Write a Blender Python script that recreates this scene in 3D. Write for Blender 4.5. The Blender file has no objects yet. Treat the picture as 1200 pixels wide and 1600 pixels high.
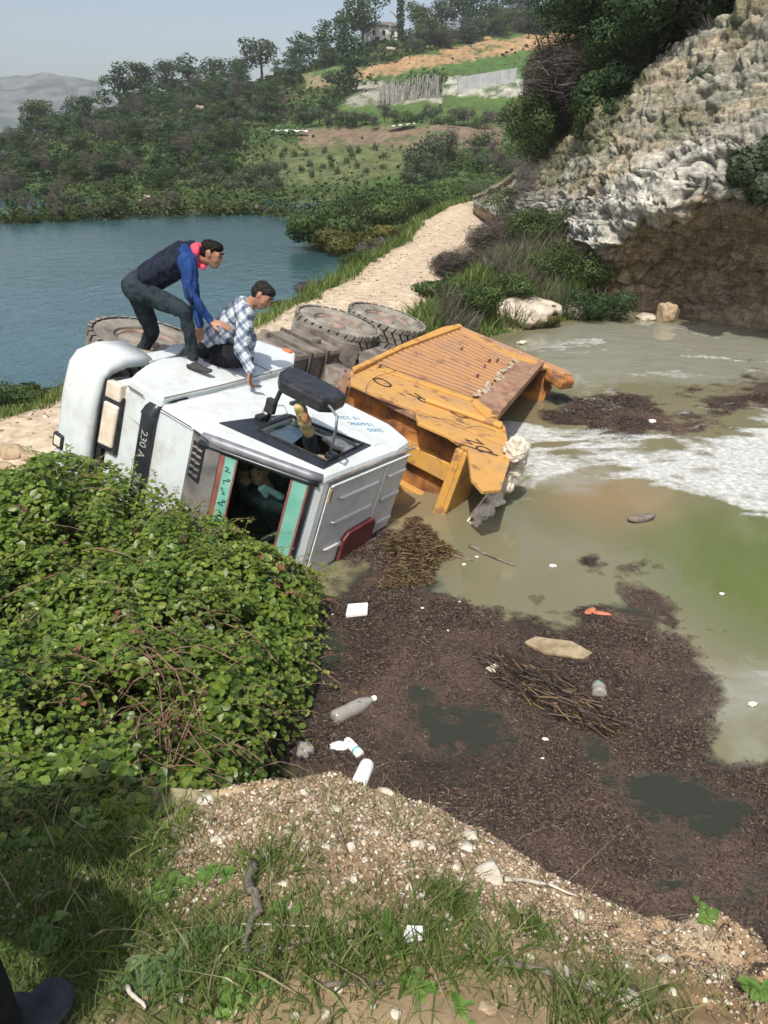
import bpy, bmesh, math, random
import numpy as np
from mathutils import Vector, Matrix
rng = np.random.default_rng(7)
random.seed(7)
SC = bpy.context.scene
COL = SC.collection
R_ = math.radians

# ---------------------------------------------------------------- camera, world, sun, exposure
CAM_Z = 3.4
PITCH = math.atan(560.0 / 1250.0)
cam_data = bpy.data.cameras.new('camera')
cam_data.sensor_fit = 'VERTICAL'
cam_data.sensor_height = 24.0
cam_data.lens = 24.0 * 1250.0 / 1600.0
cam_data.clip_end = 6000
cam_data.clip_start = 0.05
cam = bpy.data.objects.new('camera', cam_data)
COL.objects.link(cam)
cam.location = (0, 0, CAM_Z)
cam.rotation_euler = (math.pi / 2 - PITCH, 0, 0)
SC.camera = cam

SUN_DIR = Vector((0.10, 0.56, -0.82)).normalized()      # the way the light travels
w = bpy.data.worlds.new('World')
SC.world = w
w.use_nodes = True
nt = w.node_tree
sky = nt.nodes.new('ShaderNodeTexSky')
sky.sky_type = 'NISHITA'
sky.sun_disc = False
sky.sun_elevation = math.asin(-SUN_DIR.z)
sky.sun_rotation = math.atan2(-SUN_DIR.x, -SUN_DIR.y)
sky.air_density = 1.0
sky.dust_density = 4.0
sky.ozone_density = 1.2
bg = nt.nodes['Background']
nt.links.new(sky.outputs[0], bg.inputs[0])
bg.inputs[1].default_value = 0.135
sd = bpy.data.lights.new('sun', 'SUN')
sd.energy = 3.9
sd.angle = R_(0.6)
sd.color = (1.0, 0.95, 0.87)
sun = bpy.data.objects.new('sun', sd)
COL.objects.link(sun)
sun.rotation_euler = SUN_DIR.to_track_quat('-Z', 'Y').to_euler()
SC.view_settings.view_transform = 'Standard'
SC.view_settings.look = 'None'
SC.view_settings.gamma = 1
SC.view_settings.use_curve_mapping = False
SC.view_settings.exposure = 0.24

WATER = 0.28
FW = np.array([0, math.cos(PITCH), -math.sin(PITCH)])
UPV = np.array([0, math.sin(PITCH), math.cos(PITCH)])
RT = np.array([1.0, 0, 0])
C0 = np.array([0, 0, CAM_Z])


def rays(px, py):
    px = np.asarray(px, float)[..., None]
    py = np.asarray(py, float)[..., None]
    return FW * 1250.0 + RT * (px - 600) + UPV * (800 - py)


def at(px, py, z):
    "survey point of the photograph brought onto the horizontal plane z"
    v = rays(px, py)
    t = (z - CAM_Z) / v[..., 2:3]
    return C0 + v * t


def aty(px, py, y):
    v = rays(px, py)
    return C0 + v * (np.asarray(y, float)[..., None] / v[..., 1:2])


def topx(P):
    P = np.asarray(P, float) - C0
    d = np.maximum(P @ FW, 0.05)
    return 600 + 1250 * (P @ RT) / d, 800 - 1250 * (P @ UPV) / d


# ---------------------------------------------------------------- noise
def _h(ix, iy, iz):
    n = (ix.astype(np.int64) * 374761393 + iy.astype(np.int64) * 668265263 + iz.astype(np.int64) * 2147483647 + 1013) & 0xffffffff
    n = ((n ^ (n >> 13)) * 1274126177) & 0xffffffff
    n = n ^ (n >> 16)
    return (n & 0xffff) / 65535.0


def vnoise(P, s=1.0, seed=0):
    P = np.asarray(P, float) * s + seed * 17.31
    i = np.floor(P)
    f = P - i
    f = f * f * (3 - 2 * f)
    i = i.astype(np.int64)
    x, y, z = i[:, 0], i[:, 1], i[:, 2]
    r = 0
    for dx in (0, 1):
        wx = f[:, 0] if dx else 1 - f[:, 0]
        for dy in (0, 1):
            wy = f[:, 1] if dy else 1 - f[:, 1]
            for dz in (0, 1):
                wz = f[:, 2] if dz else 1 - f[:, 2]
                r = r + _h(x + dx, y + dy, z + dz) * wx * wy * wz
    return r * 2 - 1


def fbm(P, s=1.0, o=4, seed=0, g=0.5):
    a, r, t = 1.0, 0, 0
    for k in range(o):
        r = r + a * vnoise(P, s * 2.03 ** k, seed + k)
        t += a
        a *= g
    return r / t


def worley(P):
    "cell noise: random value of the nearest cell and distance to its border"
    P = np.asarray(P, float)
    i = np.floor(P).astype(np.int64)
    f1 = np.full(len(P), 9.0)
    f2 = np.full(len(P), 9.0)
    idv = np.zeros(len(P))
    for dx in (-1, 0, 1):
        for dy in (-1, 0, 1):
            for dz in (-1, 0, 1):
                a, b, c = i[:, 0] + dx, i[:, 1] + dy, i[:, 2] + dz
                q = np.stack([a + _h(a, b, c), b + _h(a + 57, b, c), c + _h(a, b + 91, c)], 1)
                d = np.sqrt(((q - P) ** 2).sum(1))
                r = _h(a, b, c + 33)
                m = d < f1
                f2 = np.where(m, f1, np.minimum(f2, d))
                idv = np.where(m, r, idv)
                f1 = np.where(m, d, f1)
    return idv, f2 - f1


def sstep(a, b, x):
    t = np.clip((x - a) / (b - a), 0, 1)
    return t * t * (3 - 2 * t)


def inpoly(poly, x, y):
    n = len(poly)
    c = np.zeros(x.shape, bool)
    j = n - 1
    for i in range(n):
        xi, yi = poly[i]
        xj, yj = poly[j]
        if yi != yj:
            c ^= ((yi > y) != (yj > y)) & (x < (xj - xi) * (y - yi) / (yj - yi) + xi)
        j = i
    return c


# ---------------------------------------------------------------- materials
def lin(c):
    return tuple(((v / 255.0) / 12.92 if v <= 10 else ((v / 255.0 + 0.055) / 1.055) ** 2.4) for v in c)


class NT:
    def __init__(s, name):
        s.m = bpy.data.materials.new(name)
        s.m.use_nodes = True
        s.t = s.m.node_tree
        s.b = s.t.nodes['Principled BSDF']
        s.out = s.t.nodes['Material Output']

    def n(s, ty, **k):
        nd = s.t.nodes.new('ShaderNode' + ty)
        for a, b in k.items():
            setattr(nd, a, b)
        return nd

    def l(s, a, b):
        s.t.links.new(a, b)

    def coord(s, kind='Object'):
        return s.n('TexCoord').outputs[kind]

    def noise(s, vec, scale, detail=4, rough=0.55, dist=0.0, stretch=None):
        if stretch:
            mp = s.n('Mapping')
            mp.inputs['Scale'].default_value = stretch
            s.l(vec, mp.inputs[0])
            vec = mp.outputs[0]
        nd = s.n('TexNoise')
        nd.inputs['Scale'].default_value = scale
        nd.inputs['Detail'].default_value = detail
        nd.inputs['Roughness'].default_value = rough
        nd.inputs['Distortion'].default_value = dist
        s.l(vec, nd.inputs['Vector'])
        return nd.outputs['Fac']

    def ramp(s, fac, stops, interp='LINEAR'):
        r = s.n('ValToRGB')
        r.color_ramp.interpolation = interp
        el = r.color_ramp.elements
        while len(el) < len(stops):
            el.new(0.5)
        for e, (p, c) in zip(el, stops):
            e.position = p
            e.color = (c[0], c[1], c[2], 1) if not isinstance(c, (int, float)) else (c, c, c, 1)
        s.l(fac, r.inputs[0])
        return r.outputs[0]

    def mix(s, fac, a, b, mode='MIX'):
        m = s.n('MixRGB', blend_type=mode)
        for i, v in ((0, fac), (1, a), (2, b)):
            if isinstance(v, (int, float)):
                m.inputs[i].default_value = v if i == 0 else (v, v, v, 1)
            elif isinstance(v, tuple):
                m.inputs[i].default_value = (*v[:3], 1)
            else:
                s.l(v, m.inputs[i])
        return m.outputs[0]

    def math(s, op, a, b=0.0, clamp=False):
        m = s.n('Math', operation=op, use_clamp=clamp)
        for i, v in ((0, a), (1, b)):
            if isinstance(v, (int, float)):
                m.inputs[i].default_value = v
            else:
                s.l(v, m.inputs[i])
        return m.outputs[0]

    def attr(s, name, out='Fac'):
        return s.n('Attribute', attribute_name=name).outputs[out]

    def bump(s, h, strength=0.3, dist=0.02, normal=None):
        b = s.n('Bump')
        b.inputs['Strength'].default_value = strength
        b.inputs['Distance'].default_value = dist
        s.l(h, b.inputs['Height'])
        if normal:
            s.l(normal, b.inputs['Normal'])
        return b.outputs[0]

    def set(s, col=None, rough=None, normal=None, metal=None, spec=None):
        for nm, v in (('Base Color', col), ('Roughness', rough), ('Normal', normal), ('Metallic', metal), ('Specular IOR Level', spec)):
            if v is None:
                continue
            if isinstance(v, (int, float)):
                s.b.inputs[nm].default_value = v
            elif isinstance(v, tuple):
                s.b.inputs[nm].default_value = (*v[:3], 1)
            else:
                s.l(v, s.b.inputs[nm])
        return s.m


def pm(name, c1, c2, scale=8, rough=0.7, bump=0.2, bscale=None, bdist=0.01, metal=0, spec=0.4, lo=0.35, hi=0.65, detail=5, coord='Object'):
    n = NT(name)
    v = n.coord(coord)
    f = n.noise(v, scale, detail)
    col = n.ramp(f, [(lo, c1), (hi, c2)])
    nm = n.bump(n.noise(v, bscale or scale * 4, 4), bump, bdist) if bump else None
    return n.set(col, rough, nm, metal, spec)


def leafmat(name, stops, rough=0.55, trans=0.25, spec=0.35):
    "foliage colour spread over single leaves through the point attribute rnd"
    n = NT(name)
    col = n.ramp(n.attr('rnd'), stops)
    v = n.coord()
    col = n.mix(0.35, col, n.ramp(n.noise(v, 1.7, 3), [(0.3, 0.55), (0.7, 1.3)]), 'MULTIPLY')
    n.set(col, rough, None, 0, spec)
    if trans:
        tr = n.n('BsdfTranslucent')
        n.l(n.mix(1.0, col, (1.3, 1.5, 0.5), 'MULTIPLY'), tr.inputs[0])
        mx = n.n('MixShader')
        mx.inputs[0].default_value = trans
        n.l(n.b.outputs[0], mx.inputs[1])
        n.l(tr.outputs[0], mx.inputs[2])
        n.l(mx.outputs[0], n.out.inputs[0])
    return n.m


# ---------------------------------------------------------------- mesh helpers
def mesh_np(name, V, F, mats=None, attrs=None, smooth=False, midx=None, colors=None):
    V = np.asarray(V, np.float32)
    me = bpy.data.meshes.new(name)
    if isinstance(F, np.ndarray):
        F = [F]
    me.vertices.add(len(V))
    me.vertices.foreach_set('co', V.ravel())
    tot = sum(f.size for f in F)
    nf = sum(len(f) for f in F)
    me.loops.add(tot)
    me.loops.foreach_set('vertex_index', np.concatenate([f.ravel() for f in F]).astype(np.int32))
    me.polygons.add(nf)
    ls = np.concatenate([np.full(len(f), f.shape[1]) for f in F])
    me.polygons.foreach_set('loop_start', np.concatenate([[0], np.cumsum(ls)[:-1]]).astype(np.int32))
    me.polygons.foreach_set('loop_total', ls.astype(np.int32))
    if smooth:
        me.polygons.foreach_set('use_smooth', np.ones(nf, bool))
    if midx is not None:
        me.polygons.foreach_set('material_index', np.asarray(midx, np.int32))
    for k, a in (attrs or {}).items():
        at_ = me.attributes.new(k, 'FLOAT', 'POINT')
        at_.data.foreach_set('value', np.asarray(a, np.float32))
    for k, a in (colors or {}).items():
        at_ = me.attributes.new(k, 'FLOAT_COLOR', 'POINT')
        c = np.ones((len(V), 4), np.float32)
        c[:, :3] = a
        at_.data.foreach_set('color', c.ravel())
    me.update(calc_edges=True)
    me.validate()
    for m in (mats if isinstance(mats, (list, tuple)) else [mats]):
        if m:
            me.materials.append(m)
    return me


def link(name, me, parent=None, loc=None, kind=None, label=None, cat=None, group=None, mat4=None):
    o = bpy.data.objects.new(name, me)
    COL.objects.link(o)
    if parent:
        o.parent = parent
    if loc is not None:
        o.location = loc
    if mat4 is not None:
        o.matrix_local = mat4
    tag(o, label, cat, group, kind)
    return o


def tag(o, label=None, cat=None, group=None, kind=None):
    if label:
        o['label'] = label
    if cat:
        o['category'] = cat
    if group:
        o['group'] = group
    if kind:
        o['kind'] = kind
    return o


def empty(name, loc=(0, 0, 0), label=None, cat=None, group=None, rz=0):
    o = link(name, None, None, loc, None, label, cat, group)
    o.rotation_euler = (0, 0, rz)
    return o


def grid_mesh(name, P, mats, attrs=None, smooth=True, colors=None):
    "P: (n,m,3)"
    n, m = P.shape[:2]
    idx = np.arange(n * m).reshape(n, m)
    F = np.stack([idx[:-1, :-1], idx[1:, :-1], idx[1:, 1:], idx[:-1, 1:]], -1).reshape(-1, 4)
    return mesh_np(name, P.reshape(-1, 3), F, mats, attrs, smooth, None, colors)


def rand_rot(n, tilt=1.0, up=None):
    "random rotation matrices (n,3,3): z axis tilted from up by up to tilt radians"
    az = rng.uniform(0, 2 * np.pi, n)
    ti = np.abs(rng.normal(0, tilt * 0.6, n)).clip(0, tilt * 1.6)
    sp = rng.uniform(0, 2 * np.pi, n)
    z = np.stack([np.sin(ti) * np.cos(az), np.sin(ti) * np.sin(az), np.cos(ti)], 1)
    if up is not None:
        z = z + up - np.array([0, 0, 1.0])
        z /= np.linalg.norm(z, axis=1)[:, None] + 1e-9
    a = np.stack([np.cos(sp), np.sin(sp), np.zeros(n)], 1)
    x = a - z * (a * z).sum(1)[:, None]
    x /= np.linalg.norm(x, axis=1)[:, None] + 1e-9
    y = np.cross(z, x)
    return np.stack([x, y, z], 2)


def scatter(name, tv, tf, pos, rot, scale, mats, rnd=None, smooth=False, squash=None):
    "many copies of a template as one mesh"
    tv = np.asarray(tv, float)
    tf = np.asarray(tf)
    n, k = len(pos), len(tv)
    sc = np.asarray(scale, float)
    if sc.ndim == 1:
        sc = sc[:, None]
    L = tv[None] * sc[:, None, :]
    V = np.einsum('nij,nkj->nki', rot, L) + pos[:, None]
    F = (tf[None] + (np.arange(n) * k)[:, None, None]).reshape(-1, tf.shape[1])
    r = rng.random(n) if rnd is None else rnd
    return mesh_np(name, V.reshape(-1, 3), F, mats, {'rnd': np.repeat(r, k)}, smooth)


LEAF_V = np.array([(-.5, 0, 0), (-.22, .36, .07), (.22, .30, .06), (.55, 0, -.06), (.22, -.30, .06), (-.22, -.36, .07), (0, 0, -.02)])
LEAF_F = np.array([(0, 6, 1, 1), (1, 6, 2, 2), (2, 6, 3, 3), (3, 6, 4, 4), (4, 6, 5, 5), (5, 6, 0, 0)])[:, :3]
CARD_V = np.array([(-.5, -.3, 0), (.5, -.4, .1), (.4, .4, 0), (-.4, .35, .1)])
CARD_F = np.array([(0, 1, 2, 3)])


def ico(sub=1):
    bm = bmesh.new()
    bmesh.ops.create_icosphere(bm, subdivisions=sub, radius=1.0)
    V = np.array([v.co[:] for v in bm.verts])
    F = np.array([[v.index for v in f.verts] for f in bm.faces])
    bm.free()
    return V, F


class MB:
    "collects shapes into one mesh"

    def __init__(s):
        s.bm = bmesh.new()

    def poly_prism(s, pts, axis, a, b, bevel=0):
        "pts: 2D outline; axis: extrusion axis; other axes in xyz order"
        vs = []
        for t in (a, b):
            row = []
            for (u, v) in pts:
                c = [u, v]
                c.insert(axis, t)
                row.append(s.bm.verts.new(c))
            vs.append(row)
        n = len(pts)
        fs = [s.bm.faces.new(vs[0][::-1]), s.bm.faces.new(vs[1])]
        for i in range(n):
            j = (i + 1) % n
            fs.append(s.bm.faces.new((vs[0][i], vs[0][j], vs[1][j], vs[1][i])))
        bmesh.ops.recalc_face_normals(s.bm, faces=fs)
        if bevel:
            es = list({e for f in fs for e in f.edges})
            bmesh.ops.bevel(s.bm, geom=es, offset=bevel, segments=2, affect='EDGES', profile=0.5)
        return s

    def box(s, lo, hi, bevel=0):
        return s.poly_prism([(lo[0], lo[1]), (hi[0], lo[1]), (hi[0], hi[1]), (lo[0], hi[1])], 2, lo[2], hi[2], bevel)

    def tube(s, pts, r, seg=8, cap=True):
        pts = [Vector(p) for p in pts]
        rs = r if isinstance(r, (list, tuple)) else [r] * len(pts)
        rings = []
        ref = None
        for i, p in enumerate(pts):
            d = (pts[min(i + 1, len(pts) - 1)] - pts[max(i - 1, 0)]).normalized()
            if ref is None:
                ref = Vector((0, 0, 1)) if abs(d.z) < 0.9 else Vector((1, 0, 0))
            x = d.cross(ref).normalized()
            y = d.cross(x)
            ref = -y if False else ref
            rings.append([s.bm.verts.new(p + (x * math.cos(2 * math.pi * k / seg) + y * math.sin(2 * math.pi * k / seg)) * rs[i]) for k in range(seg)])
        for a, b in zip(rings[:-1], rings[1:]):
            for k in range(seg):
                s.bm.faces.new((a[k], a[(k + 1) % seg], b[(k + 1) % seg], b[k]))
        if cap:
            s.bm.faces.new(rings[0][::-1])
            s.bm.faces.new(rings[-1])
        return s

    def lathe(s, prof, axis=1, seg=32, c=(0, 0, 0)):
        "prof: list (t along axis, radius)"
        rings = []
        for t, r in prof:
            ring = []
            for k in range(seg):
                a = 2 * math.pi * k / seg
                v = [r * math.cos(a), r * math.sin(a)]
                v.insert(axis, t)
                ring.append(s.bm.verts.new((v[0] + c[0], v[1] + c[1], v[2] + c[2])))
            rings.append(ring)
        for a, b in zip(rings[:-1], rings[1:]):
            for k in range(seg):
                s.bm.faces.new((a[k], a[(k + 1) % seg], b[(k + 1) % seg], b[k]))
        for r_, (t, rr) in ((rings[0], prof[0]), (rings[-1], prof[-1])):
            if rr > 1e-4:
                s.bm.faces.new(r_)
        return s

    def blob(s, c, r, sub=2, rough=0.2, seed=0, rot=None):
        V, F = ico(sub)
        n = fbm(V, 1.6, 3, seed)
        V = V * (1 + rough * n[:, None]) * np.asarray(r)
        if rot is not None:
            V = V @ np.asarray(rot).T
        vs = [s.bm.verts.new(tuple(v + np.asarray(c))) for v in V]
        for f in F:
            s.bm.faces.new([vs[i] for i in f])
        return s

    def mesh(s, name, mat, smooth=False):
        bmesh.ops.recalc_face_normals(s.bm, faces=s.bm.faces)
        me = bpy.data.meshes.new(name)
        s.bm.to_mesh(me)
        s.bm.free()
        for m in (mat if isinstance(mat, (list, tuple)) else [mat]):
            me.materials.append(m)
        if smooth:
            me.polygons.foreach_set('use_smooth', np.ones(len(me.polygons), bool))
        return me

    def build(s, name, mat, parent=None, smooth=False, **k):
        return link(name, s.mesh(name, mat, smooth), parent, **k)


def text_mesh(name, body, size, mat, extrude=0.001):
    cu = bpy.data.curves.new(name, 'FONT')
    cu.body = body
    cu.size = size
    cu.extrude = extrude
    cu.align_x = 'CENTER'
    cu.align_y = 'CENTER'
    cu.resolution_u = 5
    o = bpy.data.objects.new(name, cu)
    COL.objects.link(o)
    dg = bpy.context.evaluated_depsgraph_get()
    me = bpy.data.meshes.new_from_object(o.evaluated_get(dg))
    bpy.data.objects.remove(o)
    me.materials.clear()
    me.materials.append(mat)
    return me


def rock_mesh(name, r, mat, seed, sub=3, rough=0.45):
    V, F = ico(sub)
    n = fbm(V, 1.3, 4, seed) + 0.35 * np.abs(fbm(V, 2.9, 3, seed + 9))
    V = V * (1 + rough * n[:, None])
    for k in range(7):         # facets broken off flat
        d = rng.normal(size=3)
        d /= np.linalg.norm(d)
        h = rng.uniform(0.62, 0.85)
        t = V @ d
        V = V - np.maximum(t - h, 0)[:, None] * d * 0.85
    V = V * np.asarray(r)
    return mesh_np(name, V, F, mat, {'rnd': np.full(len(V), rng.random())}, smooth=False)
# ================================================================= materials of the setting
def make_ground_mat(name, earth1, earth2, scale=6):
    n = NT(name)
    v = n.coord()
    c = n.mix(1.0, n.attr('col', 'Color'), n.ramp(n.noise(v, scale, 6, 0.65), [(0.25, 0.55), (0.75, 1.45)]), 'MULTIPLY')
    c = n.mix(n.ramp(n.noise(v, scale * 9, 3), [(0.62, 0.0), (0.76, 0.35)]), c, earth2)
    h = n.noise(v, scale * 3, 8, 0.7)
    return n.set(c, 0.95, n.bump(h, 0.45, 0.018), 0, 0.15)


M_ground = make_ground_mat('ground_earth', (.2, .14, .08), (.42, .36, .27))
M_hill = make_ground_mat('hill_ground', (.1, .1, .05), (.13, .13, .07), 0.9)


# ================================================================= near terrain
RP = np.array([(-10, 1.2), (-6.6, 4.4), (-3.45, 7.8), (-2.05, 10.6), (-1.15, 13.2), (-.6, 15.3), (.3, 18.7), (1.3, 22.7), (2.4, 27), (3.3, 33), (4.7, 38.5), (7.5, 45), (11, 52)], float)


def road_dist(x, y):
    d = np.full(x.shape, 1e9)
    side = np.zeros(x.shape)
    for a, b in zip(RP[:-1], RP[1:]):
        ab = b - a
        t = np.clip(((x - a[0]) * ab[0] + (y - a[1]) * ab[1]) / (ab @ ab), 0, 1)
        qx, qy = a[0] + t * ab[0], a[1] + t * ab[1]
        dd = np.hypot(x - qx, y - qy)
        s = np.sign((x - a[0]) * ab[1] - (y - a[1]) * ab[0])
        m = dd < d
        side = np.where(m, s, side)
        d = np.where(m, dd, d)
    return d, side


EX = [-6, -2.4, -1.2, -.5, -.15, .05, .28, .48, .76, 1.12, 2, 4, 8]
EY = [2.2, 2.1, 1.95, 1.82, 1.88, 1.86, 1.79, 1.69, 1.65, 1.60, 1.42, 1.1, .6]
EZ = [1.5, 1.6, 1.62, 1.68, 1.70, 1.62, 1.53, 1.48, 1.40, 1.30, 1.12, .9, .6]
SX = [-2, 0.2, 1.0, 2.2, 3.4, 4.3, 4.9, 5.6, 7.0, 9, 14]
SY = [9.0, 11.0, 12.8, 15.2, 16.2, 17.0, 19.2, 21.5, 20, 17, 14]


def terrain_z(x, y, detail=True):
    P = np.stack([x, y, np.zeros_like(x)], -1).reshape(-1, 3)
    n1 = fbm(P, 1.1, 4, 3).reshape(x.shape)
    n2 = fbm(P, 7.0, 4, 5).reshape(x.shape) if detail else 0
    n3 = fbm(P, 3.1, 3, 25).reshape(x.shape) if detail else 0
    # foreground bank
    ey = np.interp(x, EX, EY) + 0.05 * n3 + .025 * n2
    ez = np.interp(x, EX, EZ)
    top = ez + (1.93 + 0.04 * n1 - ez) * (1 - np.clip(y / np.maximum(ey, .2), -1, 1) ** 2.2)
    over = np.maximum(y - ey, 0)
    zb = top - over * 2.6 * sstep(0, .12, over) - over * .5
    P2 = P * 1.0
    lump = (np.abs(fbm(P2, 5.5, 3, 27)).reshape(x.shape) - .22) * sstep(.35, .8, x) * (y < 2.4) * sstep(.5, .0, np.abs(y - ey + .1))
    zb = np.where(over > 0, zb, zb + 0.05 * n1) + .28 * lump
    # land under the bramble
    zl = np.clip((-.62 - x) * 1.3, -1.2, .55) + WATER + .12 * n1
    zl = zl - np.maximum(y - 7.8, 0) * .5 - 1.1 * sstep(4.7, 5.6, y) * sstep(-2.9, -2.3, x)
    # causeway
    d, side = road_dist(x, y)
    rz = np.interp(y, [0, 8, 20, 30, 38, 52], [.62, .62, .62, .8, 1.15, 1.6])
    hw_ = np.interp(y, [0, 17, 24, 60], [1.25, 1.25, 1.65, 1.9])
    d0, d = d, np.maximum(d - (hw_ - 1.25), 0)
    zc = rz - np.maximum(d - 1.25, 0) * np.where(side > 0, .62, .50) + .03 * n1 * (d > 1.1) - .02 * np.exp(-((d - .62) / .22) ** 2)
    zc = zc + .08 * np.exp(-((d - 1.6) / .3) ** 2) * (1 + n1)
    # far shore between road and cliff
    sy = np.interp(x, SX, SY)
    zf = WATER + np.clip((y - sy) * .38, -1, 1.3) + .12 * n1
    zf = np.where(side > 0, zf, zf - np.maximum(d - .5, 0) * 2)
    z = np.maximum(np.maximum(zb, np.where(side > -1, zl, zl - d)), np.maximum(zc, np.minimum(zf, rz + np.maximum(d - 1.2, 0) * .5)))
    z = np.maximum(z, -1.2)
    return z + 0.012 * n2 * (d > 1.1) + .05 * n3 * (d > 1.5) * (y > 4)


def build_terrain():
    ys = np.concatenate([np.linspace(-1.5, .8, 24), np.linspace(.82, 2.6, 170), np.linspace(2.65, 8, 90), np.linspace(8.1, 26, 190), np.linspace(26.2, 52, 90)])
    us = np.concatenate([np.linspace(-1, -.7, 18), np.linspace(-.695, .695, 300), np.linspace(.7, 1, 18)])
    Y, U = np.meshgrid(ys, us, indexing='ij')
    X = U * (2.6 + np.maximum(Y, 0) * .62 + 1.5)
    X = X + np.interp(Y, [0, 20, 52], [0, .5, 4])
    Z = terrain_z(X, Y)
    P = np.stack([X, Y, Z], -1)
    Q = P.reshape(-1, 3)
    x, y, z = Q[:, 0], Q[:, 1], Q[:, 2]
    d, side = road_dist(x, y)
    n1 = fbm(Q, 1.5, 4, 11)
    n2 = fbm(Q, 6, 4, 12)
    earth = np.array([.30, .22, .13])
    green = np.array([.080, .115, .03])
    road = np.array([.45, .365, .265])
    sand = np.array([.42, .34, .23])
    c = earth[None] * np.ones((len(Q), 1))
    g = sstep(-.15, .35, n1 + .3 * n2 + np.where(y < 3, np.where(x < -.1, .2, -.15), .3))
    c = c * (1 - g[:, None]) + green * g[:, None]
    ey = np.interp(x, EX, EY)
    rim = np.exp(-((y - ey + .12) / .16) ** 2) * (y < 3) * (x > -.7)
    c = c * (1 - rim[:, None]) + sand * rim[:, None]
    br = (sstep(.35, .8, x + .3 * n1) * (y < 3) * sstep(-.2, .2, n2 + .2))[:, None]
    c = c * (1 - .8 * br) + .8 * br * np.array([.27, .17, .09])
    wall = sstep(0.02, .1, y - ey) * (y < 3)
    c = c * (1 - wall[:, None]) + np.array([.30, .21, .12]) * wall[:, None]
    d = np.maximum(d - (np.interp(y, [0, 17, 24, 60], [1.25, 1.25, 1.65, 1.9]) - 1.25), 0)
    rr = 1 - sstep(1.1, 1.55, d + .22 * n1 + .15 * n2)
    tr = np.exp(-((d - .62) / .22) ** 2)
    rc = road[None] * (1 + .08 * n1[:, None] + .10 * tr[:, None])
    c = c * (1 - rr[:, None]) + rc * rr[:, None]
    wet = 1 - sstep(WATER - .02, WATER + .08, z)
    c = c * (1 - .45 * wet[:, None])
    me = grid_mesh('ground', P, M_ground, None, True, {'col': np.clip(c, 0.01, .8)})
    link('ground', me, kind='structure')
    return


build_terrain()


def tz(x, y):
    x = np.atleast_1d(np.asarray(x, float))
    y = np.atleast_1d(np.asarray(y, float))
    return terrain_z(x, y)


# ================================================================= lake and pond
def lake_mat():
    n = NT('lake_water')
    v = n.coord()
    a = n.noise(v, 2.6, 4, .6, .3, (1, .55, 1))
    b = n.noise(v, 9.0, 3, .6, .2, (1, .5, 1))
    big = n.noise(v, .12, 3, .5, 0, (1, 1.6, 1))
    h = n.math('ADD', n.math('MULTIPLY', a, .7), n.math('MULTIPLY', b, .3))
    col = n.ramp(big, [(.35, (.030, .074, .084)), (.65, (.042, .098, .110))])
    nm = n.bump(h, .95, .06)
    n.b.inputs['IOR'].default_value = 1.33
    return n.set(col, .13, nm, 0, .5)


lp = [(-420, -30), (-10.5, .8)] + [tuple(p) for p in RP] + [(60, 120), (60, 300), (-420, 300)]
me = bpy.data.meshes.new('lake')
bm = bmesh.new()
bm.faces.new([bm.verts.new((p[0], p[1], WATER)) for p in lp])
bmesh.ops.triangulate(bm, faces=bm.faces)
bm.to_mesh(me)
bm.free()
me.materials.append(lake_mat())
link('lake_water', me, kind='structure')

SCUM = [[(495, 905), (560, 890), (640, 905), (690, 905), (740, 925), (780, 945), (830, 965), (885, 975), (915, 905), (980, 893), (1050, 925), (1095, 955), (1075, 990), (1115, 1020), (1050, 1045), (1065, 1085), (1130, 1112), (1160, 1150), (1205, 1165), (1300, 1200), (1900, 1330), (2600, 2400), (1300, 2400), (400, 1900), (380, 1150), (430, 1000)],
        [(480, 930), (520, 860), (600, 785), (650, 800), (690, 850), (745, 885), (700, 910), (560, 930)],
        [(840, 622), (890, 608), (960, 600), (1010, 606), (940, 622), (870, 628)],
        [(870, 648), (950, 620), (1050, 620), (1100, 608), (1120, 585), (1650, 578), (1650, 648), (1100, 652), (1015, 656), (985, 686), (960, 708), (945, 685), (890, 660)],
        [(1000, 682), (1060, 660), (1150, 658), (1172, 670), (1125, 687), (1050, 690)],
        [(1030, 712), (1060, 706), (1070, 712), (1045, 717)]]
HOLES = [[(655, 1080), (720, 1045), (800, 1060), (880, 1100), (905, 1140), (850, 1125), (790, 1110), (750, 1130), (700, 1150), (650, 1130)],
         [(500, 980), (560, 975), (560, 1010), (530, 1050), (500, 1070)],
         [(980, 1230), (1050, 1225), (1040, 1265), (975, 1275)], [(650, 1245), (700, 1240), (690, 1290), (645, 1290)],
         [(640, 880), (700, 870), (760, 895), (700, 905)], [(880, 1140), (930, 1130), (960, 1180), (900, 1190)]]
FOAM = [[(905, 735), (960, 745), (1000, 760), (1080, 765), (1150, 790), (1650, 820), (1650, 800), (1100, 755), (1000, 742)], [(1040, 605), (1090, 600), (1165, 612), (1150, 622), (1070, 613)], [(885, 626), (930, 620), (985, 620), (975, 629), (895, 633)],
        [(1015, 657), (1100, 650), (1650, 640), (1650, 652), (1180, 662), (1150, 655), (1060, 658)], [(1185, 660), (1650, 655), (1650, 790), (1170, 758), (1110, 742), (1000, 736), (935, 722), (905, 706), (950, 692), (985, 708), (1050, 700), (1130, 690), (1180, 678)],
        [(795, 652), (852, 655), (862, 668), (835, 697), (785, 700)], [(780, 692), (905, 712), (930, 728), (845, 762), (778, 772)],
        [(860, 655), (900, 660), (960, 680), (940, 700), (945, 680), (900, 668)]]
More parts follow.
